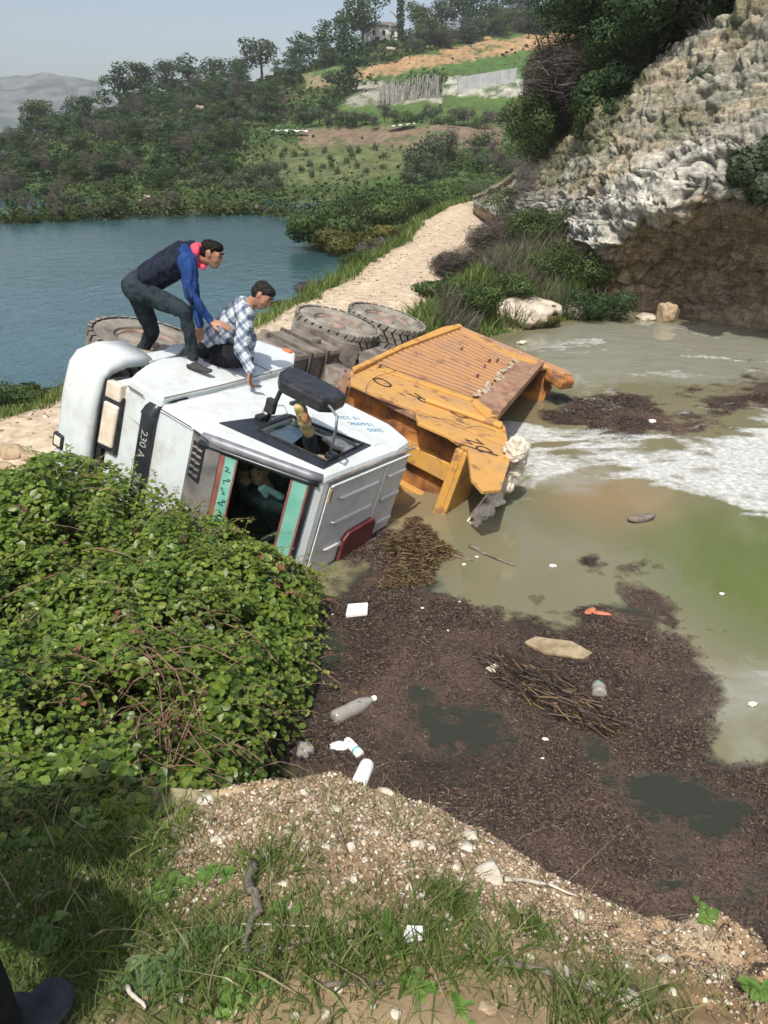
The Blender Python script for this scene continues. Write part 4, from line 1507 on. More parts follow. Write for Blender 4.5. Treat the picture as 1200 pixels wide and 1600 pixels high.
M_skin = pm('skin', (.30, .15, .095), (.42, .23, .15), 12, .55, .05)
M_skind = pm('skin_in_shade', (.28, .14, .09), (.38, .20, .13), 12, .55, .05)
M_hair = pm('dark_hair', (.005, .004, .004), (.014, .012, .010), 60, .7, .4, 90, .004, 0, .12)
M_hair2 = pm('greying_hair', (.008, .007, .007), (.03, .027, .025), 60, .7, .4, 90, .004, 0, .12)
M_jeans = cloth('dark_grey_jeans', (.014, .020, .026), (.034, .046, .056))
M_blackcl = cloth('black_cloth', (.008, .009, .012), (.02, .022, .028))
M_bluecl = cloth('blue_sleeve_cloth', (.012, .035, .13), (.022, .06, .20))
M_vest = cloth('navy_quilted_vest', (.008, .011, .022), (.020, .026, .044))
M_pink = pm('red_scarf', (.50, .03, .07), (.68, .08, .13), 18, .85, .5, 60, .006)
M_shoe = pm('dark_shoe', (.018, .018, .018), (.05, .048, .045), 20, .7, .2)
M_sock = pm('pale_sock', (.45, .46, .48), (.62, .63, .64), 30, .9, .3)
M_navy = pm('dark_jacket', (.008, .014, .02), (.02, .03, .04), 12, .85, .4)
M_mudshoe = pm('muddy_sole', (.30, .23, .08), (.50, .42, .20), 14, .85, .5, 30, .01)
M_eye = pm('eye_dark', (.01, .008, .007), (.02, .015, .012), 30, .3, 0)
n = NT('plaid_shirt')
v = n.coord()


def band(vec_out, sc, lo, hi, ph=0.0):
    f = n.math('FRACT', n.math('ADD', n.math('MULTIPLY', vec_out, sc), ph))
    return n.ramp(f, [(lo, 0.0), (lo + .02, 1.0), (hi, 1.0), (hi + .02, 0.0)])


sx = n.n('SeparateXYZ')
mp = n.n('Mapping')
mp.inputs['Rotation'].default_value = (0.2, R_(38), 0.3)
n.l(v, mp.inputs[0])
n.l(mp.outputs[0], sx.inputs[0])
base = n.ramp(n.noise(v, 12, 3), [(.3, (.40, .45, .50)), (.7, (.58, .62, .66))])
c1 = n.mix(n.math('MULTIPLY', band(sx.outputs[0], 11, .1, .42), .75), base, (.055, .09, .16))
c1 = n.mix(n.math('MULTIPLY', band(sx.outputs[2], 11, .1, .42), .65), c1, (.055, .09, .16))
c1 = n.mix(n.math('MULTIPLY', band(sx.outputs[0], 11, .62, .68), .7), c1, (.05, .09, .15))
c1 = n.mix(n.math('MULTIPLY', band(sx.outputs[2], 11, .62, .68), .7), c1, (.75, .78, .8))
M_plaid = n.set(c1, .9, n.bump(n.noise(v, 7, 3, .5, 1.6, (1, 1, .45)), .9, .05), 0, .2)

_ICOV, _ = ico(2)


def hull_into(bm, a, ra, b, rb, fa=None, fb=None):
    vs = []
    for c, r, f in ((a, ra, fa), (b, rb, fb)):
        r = np.asarray(r, float) * np.ones(3)
        V = _ICOV * r
        if f is not None:
            V = V @ np.asarray(f).T
        for p in V + np.asarray(c):
            vs.append(bm.verts.new(tuple(p)))
    res = bmesh.ops.convex_hull(bm, input=vs)
    bmesh.ops.delete(bm, geom=list({g for g in res['geom_interior'] + res['geom_unused'] if isinstance(g, bmesh.types.BMVert)}), context='VERTS')


def frame(z, x):
    "rotation with columns x, y, z; z exact"
    z = np.asarray(z, float)
    z = z / np.linalg.norm(z)
    x = np.asarray(x, float)
    x = x - z * (x @ z)
    x /= np.linalg.norm(x)
    return np.stack([x, np.cross(z, x), z], 1)


def skinned(name, segs, mats, parent, voxel=.008, noise=.0, smooth=3, **k):
    "segs: (a, ra, b, rb, material index, frame) merged into one continuous surface"
    bm = bmesh.new()
    for s in segs:
        f = s[5] if len(s) > 5 else None
        hull_into(bm, s[0], s[1], s[2], s[3], f, f)
    me = bpy.data.meshes.new(name)
    bm.to_mesh(me)
    bm.free()
    o = bpy.data.objects.new(name, me)
    COL.objects.link(o)
    r = o.modifiers.new('r', 'REMESH')
    r.mode = 'VOXEL'
    r.voxel_size = voxel
    sm = o.modifiers.new('s', 'SMOOTH')
    sm.iterations = smooth
    sm.factor = .5
    dg = bpy.context.evaluated_depsgraph_get()
    me2 = bpy.data.meshes.new_from_object(o.evaluated_get(dg))
    bpy.data.objects.remove(o)
    V = np.zeros(len(me2.vertices) * 3, np.float32)
    me2.vertices.foreach_get('co', V)
    V = V.reshape(-1, 3).astype(float)
    D = []
    for s in segs:
        a, b = np.asarray(s[0], float), np.asarray(s[2], float)
        ra, rb = float(np.mean(s[1])), float(np.mean(s[3]))
        ab = b - a
        t = np.clip(((V - a) @ ab) / (ab @ ab + 1e-9), 0, 1)
        D.append(np.linalg.norm(V - a - t[:, None] * ab, axis=1) - (ra + (rb - ra) * t))
    mi_ = np.array([s[4] for s in segs])[np.argmin(np.array(D), 0)]
    if noise:
        N = np.zeros(len(V) * 3, np.float32)
        me2.vertices.foreach_get('normal', N)
        N = N.reshape(-1, 3)
        cl = np.isin(mi_, [i for i, m in enumerate(mats) if 'skin' not in m.name])
        V = V + N * (cl * noise * (1.0 * fbm(V, 9, 3, 5) + .9 * (1 - 2 * np.abs(fbm(V * np.array([1, 1, .5]), 16, 2, 8))) - .3))[:, None]
        me2.vertices.foreach_set('co', V.astype(np.float32).ravel())
    me2.materials.clear()
    for m in mats:
        me2.materials.append(m)
    pi = np.zeros(len(me2.loops), np.int32)
    me2.loops.foreach_get('vertex_index', pi)
    ls = np.zeros(len(me2.polygons), np.int32)
    me2.polygons.foreach_get('loop_start', ls)
    me2.polygons.foreach_set('material_index', mi_[pi[ls]].astype(np.int32))
    me2.polygons.foreach_set('use_smooth', np.ones(len(me2.polygons), bool))
    me2.update()
    return link(name, me2, parent, **k)


def hand_segs(wr, d, nrm, s, mi, curl=.5, side=1):
    "wrist point, direction towards the fingers, palm normal (the way fingers curl), scale"
    d = np.asarray(d, float)
    d = d / np.linalg.norm(d)
    F = frame(nrm, d)            # x along hand, y across, z palm normal
    F = np.stack([F[:, 0], F[:, 1], F[:, 2]], 1)
    out = []
    w_ = np.asarray(wr, float)

    def L(x, y, z):
        return w_ + F @ np.array([x, y * side, z]) * s
    for y in (-.028, -.009, .010, .028):
        out.append((L(.0, y * .6, 0), .015 * s, L(.085, y, 0), .0135 * s, mi))
    for y, l, a in ((-.031, .070, -.10), (-.010, .085, -.02), (.011, .080, .05), (.031, .062, .14)):
        x0 = .085
        p = L(x0, y, 0)
        ang = 0
        q = p
        for k, f in enumerate((.45, .32, .25)):
            ang += curl * (.35, .6, .5)[k]
            q = q + F @ np.array([math.cos(ang) * math.cos(a), math.sin(a) * side, math.sin(ang)]) * s * l * f * 1.05
            out.append((p, (.0105 - .001 * k) * s, q, (.0095 - .001 * k) * s, mi))
            p = q
    a0, a1, a2 = L(.02, -.026, .006), L(.055, -.058, .018), L(.088, -.066, .028)
    out += [(a0, .015 * s, a1, .012 * s, mi), (a1, .012 * s, a2, .009 * s, mi)]
    return out


def head_segs(c, f, u, s, mi, neck=None):
    "skull, jaw, nose, brows, ears; c centre, f facing, u up"
    F = frame(u, f)
    c = np.asarray(c, float)

    def L(x, y, z):
        return c + F @ np.array([x, y, z]) * s
    o = [(L(-.018, 0, .022), np.array([.088, .074, .082]) * s, L(.012, 0, .0), np.array([.078, .068, .085]) * s, mi, F),
         (L(.020, 0, -.03), np.array([.064, .060, .060]) * s, L(.050, 0, -.078), np.array([.032, .034, .028]) * s, mi, F),
         (L(.082, 0, .012), .008 * s, L(.098, 0, -.020), .012 * s, mi),
         (L(.080, 0, -.050), np.array([.010, .024, .006]) * s, L(.082, 0, -.060), np.array([.010, .020, .006]) * s, mi, F)]
    for y in (-1, 1):
        o.append((L(.076, y * .014, .026), .009 * s, L(.066, y * .044, .026), .009 * s, mi))
        o.append((L(-.006, y * .074, .014), np.array([.014, .007, .022]) * s, L(.000, y * .074, -.014), np.array([.009, .006, .012]) * s, mi, F))
        o.append((L(.05, y * .030, -.022), .026 * s, L(.045, y * .034, -.03), .024 * s, mi))
    return o, L, F


def face_bits(L, F, s, par, hair, top=True, short=1.0):
    for y in (-1, 1):
        mb = MB().blob(L(.077, y * .030, .010), np.array([.010, .014, .008]) * s, 1, 0)
        mb.build('eye', M_eye, par, True)
        MB().tube([L(.083, y * .014, .036), L(.080, y * .032, .040), L(.066, y * .050, .034)], .005 * s, 6).build('eyebrow', M_hair, par)
    MB().tube([L(.086, -.020, -.056), L(.0935, 0, -.054), L(.086, .020, -.056)], .0035 * s, 6).build('mouth', M_maroon, par)


def hair_cap(L, F, s, mat, par, name='hair', bulk=1.0, fringe=.0):
    segs = [(L(-.026, 0, .045), np.array([.086, .080, .066]) * s * bulk, L(.026, 0, .072), np.array([.052, .064, .040]) * s * bulk, 0, F),
            (L(-.045, 0, .0), np.array([.064, .074, .062]) * s * bulk, L(-.050, 0, -.035), np.array([.046, .058, .032]) * s, 0, F)]
    for y in (-1, 1):
        segs.append((L(.006, y * .062, .045), .018 * s, L(.004, y * .067, .016), .009 * s, 0))
    o = skinned(name, segs, [mat], par, .006, 0, 2)
    me = o.data
    V = np.zeros(len(me.vertices) * 3, np.float32)
    me.vertices.foreach_get('co', V)
    V = V.reshape(-1, 3)
    N = np.zeros(len(V) * 3, np.float32)
    me.vertices.foreach_get('normal', N)
    V = V + N.reshape(-1, 3) * (.007 * s * fbm(V, 55, 3, 3))[:, None]
    me.vertices.foreach_set('co', V.astype(np.float32).ravel())
    return o


def P3(px, py, y, k=.974):
    return C0 + (aty(px, py, y) - C0) * k


# ---- man in the vest, bent forward over the fender
def vest_man():
    t = empty('person', P3(300, 575, 7.05), 'man in navy vest, blue sleeves and red scarf bending forward on the fender', 'person')
    off = np.array(t.location)

    def q(px, py, y):
        return P3(px, py, y) - off
    hipc = q(213, 447, 7.10)
    hn, hf = q(212, 452, 6.98), q(212, 450, 7.22)
    kn, kf = q(288, 485, 6.92), q(238, 518, 7.35)
    an, af = q(302, 560, 6.98), q(206, 578, 7.42)
    sh_c = q(293, 399, 7.10)
    sn, sf = q(293, 412, 6.90), q(296, 412, 7.28)
    en, ef = q(299, 463, 6.80), q(303, 462, 7.30)
    wn, wf = q(328, 500, 6.86), q(312, 508, 7.16)
    tdir = sh_c - hipc
    tdir /= np.linalg.norm(tdir)
    fwd = np.array([.75, 0, -.66])
    TF = frame(tdir, np.cross(tdir, np.array([0, 1., 0])))
    el = lambda a, b, c: np.array([a, b, c])
    mid = hipc + (sh_c - hipc) * .5
    S = [(hipc, el(.115, .165, .11), hipc + (sh_c - hipc) * .10, el(.112, .16, .10), 2, TF),
         (hipc + (sh_c - hipc) * .16, el(.108, .155, .08), hipc + (sh_c - hipc) * .3, el(.105, .15, .10), 1, TF),
         (hipc + (sh_c - hipc) * .3, el(.105, .15, .10), sh_c, el(.115, .185, .09), 1, TF),
         (sh_c, el(.10, .18, .08), sh_c + tdir * .05, .07, 1, TF),
         (hn, .098, kn, .066, 2), (kn, .064, an, .042, 2), (hf, .098, kf, .066, 2), (kf, .064, af, .045, 2),
         (hipc, el(.11, .15, .1), hn, .095, 2, TF), (hipc, el(.11, .15, .1), hf, .095, 2, TF),
         (sh_c, .085, sn, .075, 1), (sh_c, .085, sf, .075, 1),
         (sn, .068, en, .050, 1), (en, .050, wn, .034, 1), (sf, .066, ef, .050, 1), (ef, .048, wf, .034, 1)]
    # neck and head
    hc = q(331, 397, 7.06)
    S.append((sh_c + tdir * .03, .060, hc - np.array([.03, 0, .03]), .055, 0))
    hf_dir = np.array([.86, -.10, -.50])
    hu = np.array([.42, 0, .90])
    hs, L, HF = head_segs(hc, hf_dir, hu, 1.0, 0)
    S += hs
    dn = q(358, 530, 6.88) - wn
    df = q(318, 540, 7.14) - wf
    S += [(wn, .027, wn + dn * .1, .024, 0), (wf, .027, wf + df * .1, .024, 0)]
    S += hand_segs(wn + dn * .08, dn, np.array([-.2, .25, -.9]), 1.02, 0, .35, -1)
    S += hand_segs(wf + df * .08, df, np.array([.4, -.6, -.5]), 1.02, 0, .35, 1)
    body = skinned('body', S, [M_skin, M_bluecl, M_jeans], t, .0075, .011)
    # vest: thick, open armholes
    V_ = [(hipc + (sh_c - hipc) * .22, el(.125, .170, .05), sh_c - tdir * .02, el(.140, .190, .07), 0, TF),
          (sh_c - tdir * .05, el(.13, .19, .07), sh_c + tdir * .035, el(.095, .13, .06), 0, TF),
          (sh_c + tdir * .02 + np.array([-.05, 0, .05]), el(.05, .09, .04), sh_c + tdir * .07 + np.array([-.02, 0, .05]), .045, 0, TF)]
    ve = skinned('vest', V_, [M_vest], t, .009, .010)
    None and MB().tube([hipc + tdir * .09 + TF @ np.array([math.cos(a) * .130, math.sin(a) * .178, 0]) for a in np.linspace(0, 6.283, 25)], .012, 6).build('vest_hem', M_bluecl, t, True)
    # scarf round the neck
    nk = sh_c * .45 + hc * .55 + np.array([-.005, 0, -.005])
    nd = hc - sh_c
    NF = frame(nd, np.array([0, 1., 0]))
    Ssc = []
    for k in range(9):
        a0, a1 = 2 * math.pi * k / 9, 2 * math.pi * (k + 1) / 9
        rr = .068
        Ssc.append((nk + NF @ np.array([math.cos(a0) * rr, math.sin(a0) * rr, -.02 + .015 * math.sin(k * 2)]), .036, nk + NF @ np.array([math.cos(a1) * rr, math.sin(a1) * rr, -.02 + .015 * math.sin(k * 2 + 2)]), .036, 0))
    Ssc.append((nk + NF @ np.array([.02, -.06, .02]), .03, nk + np.array([.02, -.05, -.10]), .02, 0))
    skinned('scarf', Ssc, [M_pink], t, .008, .012)
    hair_cap(L, HF, .98, M_hair, t)
    face_bits(L, HF, 1.0, t, M_hair)
    # shoes
    for (a_, toe, nm) in ((an, q(336, 573, 6.88), 's'), (af, af + np.array([.20, -.02, -.06]), 'f')):
        d = toe - a_
        sole = a_ + np.array([-.03, 0, -.075])
        tp = sole + (toe - a_) * np.array([1, 1, 0]) / (np.linalg.norm((toe - a_)[:2]) + 1e-9) * .185
        tp[2] = sole[2] - .012
        sg = [(sole + np.array([0, 0, .01]), np.array([.038, .036, .030]), tp, np.array([.040, .038, .020]), 0), (sole + np.array([.01, 0, .03]), .040, sole * .5 + tp * .5 + np.array([0, 0, .012]), .030, 0)]
        sh = skinned('shoe', sg, [M_shoe], t, .006, 0)
        skinned('sock', [(a_ + np.array([0, 0, .03]), .042, sole + np.array([.01, 0, .035]), .040, 0)], [M_sock], t, .007, 0)
    mb = MB().tube([en + np.array([-.028, -.030, .07]), en + np.array([-.01, -.045, .0]), en + np.array([.02, -.045, -.06])], .012, 6)
    mb.build('elbow_patch', M_vest, t, True)
    return t


vest_man()


# ---- man in the plaid shirt, crouching and reaching down to the cab
def plaid_man():
    t = empty('person', P3(345, 568, 7.35), 'man in white and blue plaid shirt crouching and reaching down to the cab', 'person')
    off = np.array(t.location)

    def q(px, py, y):
        return P3(px, py, y) - off
    hipc = q(326, 545, 7.48)
    kn, kf = q(378, 560, 7.22), q(385, 556, 7.62)
    an, af = q(335, 566, 7.30), q(345, 562, 7.62)
    sh = q(378, 484, 7.38)
    sn, sf = q(383, 494, 7.18), q(380, 492, 7.56)
    en, ef = q(377, 545, 7.12), q(390, 528, 7.60)
    wn, wf = q(391, 580, 7.02), q(391, 553, 7.46)
    tdir = sh - hipc
    tdir /= np.linalg.norm(tdir)
    TF = frame(tdir, np.cross(tdir, np.array([0, 1., 0])))
    el = lambda a, b, c: np.array([a, b, c])
    S = [(hipc, el(.13, .17, .11), hipc + (sh - hipc) * .25, el(.13, .165, .10), 2, TF),
         (hipc + (sh - hipc) * .22, el(.135, .17, .10), sh, el(.115, .185, .10), 1, TF),
         (hipc, .12, kn, .080, 2), (hipc, .12, kf, .080, 2), (kn, .075, an, .055, 2), (kf, .075, af, .055, 2),
         (sh, .09, sn, .082, 1), (sh, .09, sf, .08, 1),
         (sn, .076, en, .062, 1), (en, .060, wn, .042, 1), (sf, .07, ef, .058, 1), (ef, .056, wf, .040, 1)]
    hc = q(410, 462, 7.30)
    S.append((sh + tdir * .04, .062, hc - np.array([.03, 0, .03]), .056, 0))
    hs, L, HF = head_segs(hc, np.array([.62, -.25, -.75]), np.array([.70, 0, .72]), 1.02, 0)
    S += hs
    dn = q(399, 604, 6.96) - wn
    df = q(393, 572, 7.42) - wf
    S += hand_segs(wn, dn, np.array([.9, -.3, 0]), .95, 0, .8, 1)
    S += hand_segs(wf, df, np.array([.9, -.3, 0]), .95, 0, .7, 1)
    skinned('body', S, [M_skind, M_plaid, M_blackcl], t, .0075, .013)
    col = []
    nk = sh * .5 + hc * .5 - np.array([.01, 0, .01])
    NF = frame(hc - sh, np.array([0, 1., 0]))
    for k in range(8):
        a0, a1 = 2 * math.pi * k / 8, 2 * math.pi * (k + 1) / 8
        col.append((nk + NF @ np.array([math.cos(a0) * .066, math.sin(a0) * .066, -.045]), .020, nk + NF @ np.array([math.cos(a1) * .066, math.sin(a1) * .066, -.045]), .020, 0))
    skinned('collar', col, [M_plaid], t, .007, .004)
    hair_cap(L, HF, 1.0, M_hair2, t, bulk=1.05)
    face_bits(L, HF, 1.02, t, M_hair)
    skinned('shoe', [(an, .045, an + np.array([-.16, 0, -.03]), .035, 0)], [M_shoe], t, .008, 0)
    ph = MB().poly_prism([(-.045, -.03), (.045, -.035), (.05, .03), (-.04, .035)], 2, 0, .012, .004).build('dark_plate', M_black)
    ph.location = P3(400, 604, 6.93)
    ph.rotation_euler = (R_(-15), R_(8), R_(20))
    tag(ph, 'small dark flat case in the right hand of the man in the plaid shirt', 'case')
    return t


plaid_man()


def cabp(x, y, z):
    return np.array(TR @ Vector((x, y, z)))


# ---- driver behind the windscreen
def driver():
    hc = cabp(-.24, -.955, 2.20)
    t = empty('person', hc, 'driver in dark jacket and pale collar sitting behind the windscreen with one hand raised', 'person')
    o = hc
    fw = np.array([-.35, -.93, -.05])
    sh = cabp(-.36, -.70, 2.32) - o
    hips = cabp(-.75, -.25, 2.35) - o
    hd = np.zeros(3)
    td = sh - hips
    TF = frame(td, np.array([.9, -.4, 0]))
    el = lambda a, b, c: np.array([a, b, c])
    across = np.array([.88, -.30, -.15])
    sr, sl = sh - across * .17, sh + across * .17
    er, wr = cabp(-.38, -.58, 2.02) - o, cabp(-.24, -.76, 2.08) - o
    e2, w2 = cabp(-.42, -.52, 2.55) - o, cabp(-.25, -.42, 2.40) - o
    S = [(hips, el(.16, .12, .1), sh, el(.18, .11, .08), 1, TF), (sh, .08, sr, .075, 1), (sh, .08, sl, .075, 1),
         (sr, .065, er, .052, 1), (er, .05, wr, .036, 1), (sl, .065, e2, .052, 1), (e2, .05, w2, .036, 1), (sh, .06, hd - np.array([0, 0, .07]), .052, 0)]
    hs, L, HF = head_segs(hd, fw, np.array([.1, 0, 1.0]), 1.0, 0)
    S += hs
    S += hand_segs(wr, np.array([.1, -.2, .9]), np.array([-.2, -.9, -.1]), .98, 0, .7, 1)
    S += [(hips, .11, hips + np.array([-.05, -.05, -.35]), .08, 1)]
    skinned('body', S, [M_skin, M_navy], t, .009, .010)
    skinned('collar', [(sh + np.array([-.05, -.05, .07]), .03, hd + np.array([.0, -.06, -.13]), .02, 0), (sh + np.array([.06, -.05, .06]), .032, hd + np.array([.03, -.05, -.12]), .02, 0)],
            [pm('pale_blue_collar', (.35, .5, .58), (.5, .62, .7), 20, .8, .1)], t, .007, 0)
    hair_cap(L, HF, .99, M_hair, t)
    face_bits(L, HF, 1.0, t, M_hair)


driver()


# ---- second occupant: one leg sticking out of the side window
def leg_person():
    ank = P3(482, 676, 6.02, 1.0)
    t = empty('person', ank, 'person lying in the cab, grey trouser leg and muddy shoe sticking out of the window', 'person')
    o = ank
    q = lambda x, y, z: cabp(x, y, z) - o
    kn = q(-.74, -1.02, 2.34)
    hip = q(-.85, -.55, 2.12)
    an = np.zeros(3)
    k2, a2 = q(-.55, -.75, 1.95), q(-.55, -.35, 2.0)
    sh = q(-.9, -.05, 2.15)
    S = [(an, .042, kn, .066, 1), (kn, .066, hip, .09, 1), (hip, .11, sh, .14, 1), (hip, .09, k2, .066, 1), (k2, .06, a2, .045, 1),
         (sh, .08, q(-.7, .05, 1.8), .05, 1), (sh, .08, q(-1.1, .0, 2.45), .05, 1)]
    hs, L, HF = head_segs(q(-.92, .22, 2.15), np.array([0, -1., .2]), np.array([.3, .2, -.9]), 1.0, 0)
    S += hs + [(sh, .06, q(-.92, .12, 2.15), .055, 0)]
    skinned('body', S, [M_skin, M_jeans], t, .009, .012)
    d = P3(470, 634, 5.92, 1.0) - ank
    S2 = [(an + np.array([0, -.01, .01]), .046, d * .55 + np.array([.0, -.05, .0]), np.array([.05, .04, .04]), 0), (d * .45 + np.array([0, -.04, 0]), .052, d * 1.0 + np.array([.0, -.05, .0]), .042, 0)]
    sh_ = skinned('shoe', S2, [M_mudshoe], t, .007, .012)
    tag(sh_, 'yellowish muddy shoe')
    MB().blob(d * .7 + np.array([.02, -.095, 0]), (.03, .012, .05), 2, .5, 3).build('shoe_label', pm('reddish_mud', (.25, .10, .05), (.4, .2, .1), 30, .8, .3), sh_, True)


leg_person()


# ---- bystander at the left edge of the bank
def bystander():
    foot = np.array([-.70, .90, 0])
    gz = float(tz(foot[0], foot[1])[0])
    t = empty('person', (foot[0], foot[1], gz), 'bystander at the near left edge, only dark trouser leg and grey shoe in view', 'person')
    a1, a2 = np.array([.02, -.02, .11]), np.array([-.26, -.16, .10])
    k1, k2 = np.array([.02, -.08, .54]), np.array([-.26, -.18, .52])
    h = np.array([-.40, -.26, .96])
    h1, h2 = h + np.array([.09, 0, 0]), h + np.array([-.09, 0, 0])
    sh = h + np.array([0, 0, .50])
    el = lambda a, b, c: np.array([a, b, c])
    S = [(a1, .055, k1, .068, 2), (k1, .068, h1, .09, 2), (a2, .055, k2, .075, 2), (k2, .075, h2, .10, 2), (h, el(.17, .12, .1), sh, el(.19, .11, .09), 1),
         (sh + np.array([.2, 0, 0]), .065, h + np.array([.24, 0, .2]), .05, 1), (h + np.array([.24, 0, .2]), .05, h + np.array([.2, .15, .02]), .035, 1),
         (sh - np.array([.2, 0, 0]), .065, h + np.array([-.24, 0, .2]), .05, 1), (h + np.array([-.24, 0, .2]), .05, h + np.array([-.2, .15, .05]), .035, 1), (sh, .07, sh + np.array([0, 0, .15]), .055, 0)]
    hs, L, HF = head_segs(sh + np.array([0, .02, .24]), np.array([.3, .95, -.2]), np.array([0, .1, 1.]), 1.0, 0)
    S += hs + hand_segs(h + np.array([.2, .15, .02]), np.array([0, .3, -.9]), np.array([-1., 0, 0]), 1, 0)
    S += hand_segs(h + np.array([-.2, .15, .05]), np.array([0, .3, -.9]), np.array([1., 0, 0]), 1, 0, .5, -1)
    skinned('body', S, [M_skin, M_navy, M_blackcl], t, .009, .012)
    hair_cap(L, HF, 1.0, M_hair, t)
    for a in (a1, a2):
        skinned('shoe', [(a + np.array([0, -.03, -.05]), np.array([.042, .045, .04]), a + np.array([.05, .12, -.068]), np.array([.045, .05, .028]), 0), (a, .05, a + np.array([.01, .07, -.04]), .045, 0)],
                [pm('grey_shoe', (.02, .022, .03), (.045, .05, .06), 20, .8, .2)], t, .007, 0)


bystander()
# ================================================================= vegetation
L_bramble = leafmat('bramble_leaf', [(0, (.035, .070, .010)), (.33, (.082, .138, .016)), (.68, (.155, .222, .030)), (.90, (.25, .29, .055)), (.95, (.18, .14, .06)), (1, (.20, .09, .05))], .42, .25, .45)
L_dark = leafmat('dark_evergreen_leaf', [(0, (.012, .028, .010)), (.5, (.032, .062, .022)), (1, (.072, .112, .038))], .7, .12, .2)
L_pine = leafmat('pine_needle', [(0, (.018, .034, .020)), (.5, (.040, .078, .032)), (1, (.080, .130, .050))], .8, .12, .15)
L_olive = leafmat('olive_leaf', [(0, (.030, .045, .028)), (.5, (.065, .088, .050)), (1, (.115, .145, .085))], .7, .12, .2)
L_mid = leafmat('mid_green_leaf', [(0, (.025, .046, .014)), (.5, (.058, .090, .028)), (1, (.105, .150, .050))], .7, .2, .2)
L_yel = leafmat('yellowish_shrub_leaf', [(0, (.045, .050, .018)), (.5, (.090, .090, .028)), (1, (.15, .14, .045))], .8, .2, .15)
L_bare = leafmat('bare_twig', [(0, (.050, .042, .036)), (.5, (.110, .095, .082)), (1, (.18, .16, .14))], .9, .05, .1)
L_grass = leafmat('grass_blade', [(0, (.055, .090, .018)), (.35, (.105, .160, .036)), (.62, (.165, .215, .060)), (.80, (.27, .25, .13)), (1, (.42, .36, .22))], .6, .3, .3)
L_dry = leafmat('dry_stalk', [(0, (.12, .10, .065)), (.6, (.24, .20, .13)), (1, (.38, .33, .23))], .9, .1, .15)
M_bark = pm('bark', (.06, .045, .035), (.14, .11, .085), 9, .95, .6, 20, .02)
M_twig = pm('bramble_stem', (.10, .05, .035), (.24, .16, .10), 14, .8, .3)


def crown(name, mat, blobs, n, size, tilt=1.3, tv=CARD_V, tf=CARD_F, inner=.35, squash=(1, 1, 1)):
    "blobs: (x, y, z, rx, ry, rz)"
    b = np.array(blobs, float)
    wgt = (b[:, 3] * b[:, 4] * b[:, 5]) ** .67
    k = rng.choice(len(b), n, p=wgt / wgt.sum())
    d = rng.normal(size=(n, 3))
    d /= np.linalg.norm(d, axis=1)[:, None]
    r = 1 - inner * rng.random(n) ** 1.6
    r *= 1 + .22 * vnoise(d * 2.4 + k[:, None] * 3.1, 1.0, 4)
    p = b[k, :3] + d * r[:, None] * b[k, 3:6]
    rot = rand_rot(n, tilt, d)
    sc = size * rng.uniform(.6, 1.4, n)
    rnd = np.clip(.5 + .30 * vnoise(p, 1.0 / max(.01, np.mean(b[:, 3])), 8) + rng.normal(0, .22, n), 0, 1)
    return scatter(name, tv, tf, p, rot, sc, mat, rnd)


def tree_parts(kind, seed):
    rs = random.Random(seed)
    if kind == 'pine':
        bl = []
        for k in range(14):
            a = rs.uniform(0, 6.28)
            h = rs.uniform(.20, .93)
            rr = .30 * (1.15 - h) + .05
            bl.append((rr * math.cos(a), rr * math.sin(a), h, .17 * (1.25 - h) + .05, .17 * (1.25 - h) + .05, .09))
        bl.append((0, 0, .9, .10, .10, .12))
        core = (0, 0, .5, .13, .13, .30)
        bl += [core, core]
        c = crown('crown', L_pine, bl, 1900, .036, 1.1)
    elif kind == 'round':
        bl = [(0, 0, .56, .27, .27, .34)] + [(rs.uniform(-.26, .26), rs.uniform(-.26, .26), rs.uniform(.22, .88), rs.uniform(.12, .2), rs.uniform(.12, .2), rs.uniform(.1, .17)) for _ in range(11)]
        c = crown('crown', L_dark if seed % 2 else L_mid, bl, 2300, .031, 1.2)
    elif kind == 'olive':
        bl = [(0, 0, .55, .30, .30, .26)] + [(rs.uniform(-.28, .28), rs.uniform(-.28, .28), rs.uniform(.35, .78), .17, .17, .14) for _ in range(6)]
        c = crown('crown', L_olive, bl, 1500, .034, 1.2)
    elif kind == 'bare':
        bl = [(rs.uniform(-.22, .22), rs.uniform(-.22, .22), rs.uniform(.4, .9), .17, .17, .2) for _ in range(7)]
        tv = np.array([(-.7, -.03, 0), (.7, -.015, .1), (.7, .02, .05), (-.7, .03, 0)])
        c = crown('crown', L_bare, bl, 1500, .085, 1.0, tv, CARD_F, .9)
    elif kind == 'cypress':
        bl = [(0, 0, z, .075 * (1.08 - abs(z - .4)), .075 * (1.08 - abs(z - .4)), .16) for z in np.linspace(.12, .93, 8)]
        c = crown('crown', L_dark, bl, 520, .035, .6)
    else:      # low shrub
        bl = [(rs.uniform(-.4, .4), rs.uniform(-.4, .4), rs.uniform(.15, .55), rs.uniform(.2, .34), rs.uniform(.2, .34), rs.uniform(.18, .32)) for _ in range(7)]
        c = crown('crown', {'shrub': L_mid, 'yshrub': L_yel, 'dshrub': L_dark}[kind], bl, 1300, .045, 1.2)
    mb = MB()
    mb.tube([(0, 0, -.12), (.01, .005, .2), (.0, .01, .5), (.01, 0, .8)], [.028, .022, .015, .006], 6)
    for k in range(5):
        a = rs.uniform(0, 6.28)
        h = rs.uniform(.25, .55)
        mb.tube([(0, 0, h), (.12 * math.cos(a), .12 * math.sin(a), h + .14), (.22 * math.cos(a), .22 * math.sin(a), h + .2)], [.012, .008, .003], 5, False)
    return c, mb.mesh('trunk', M_bark)


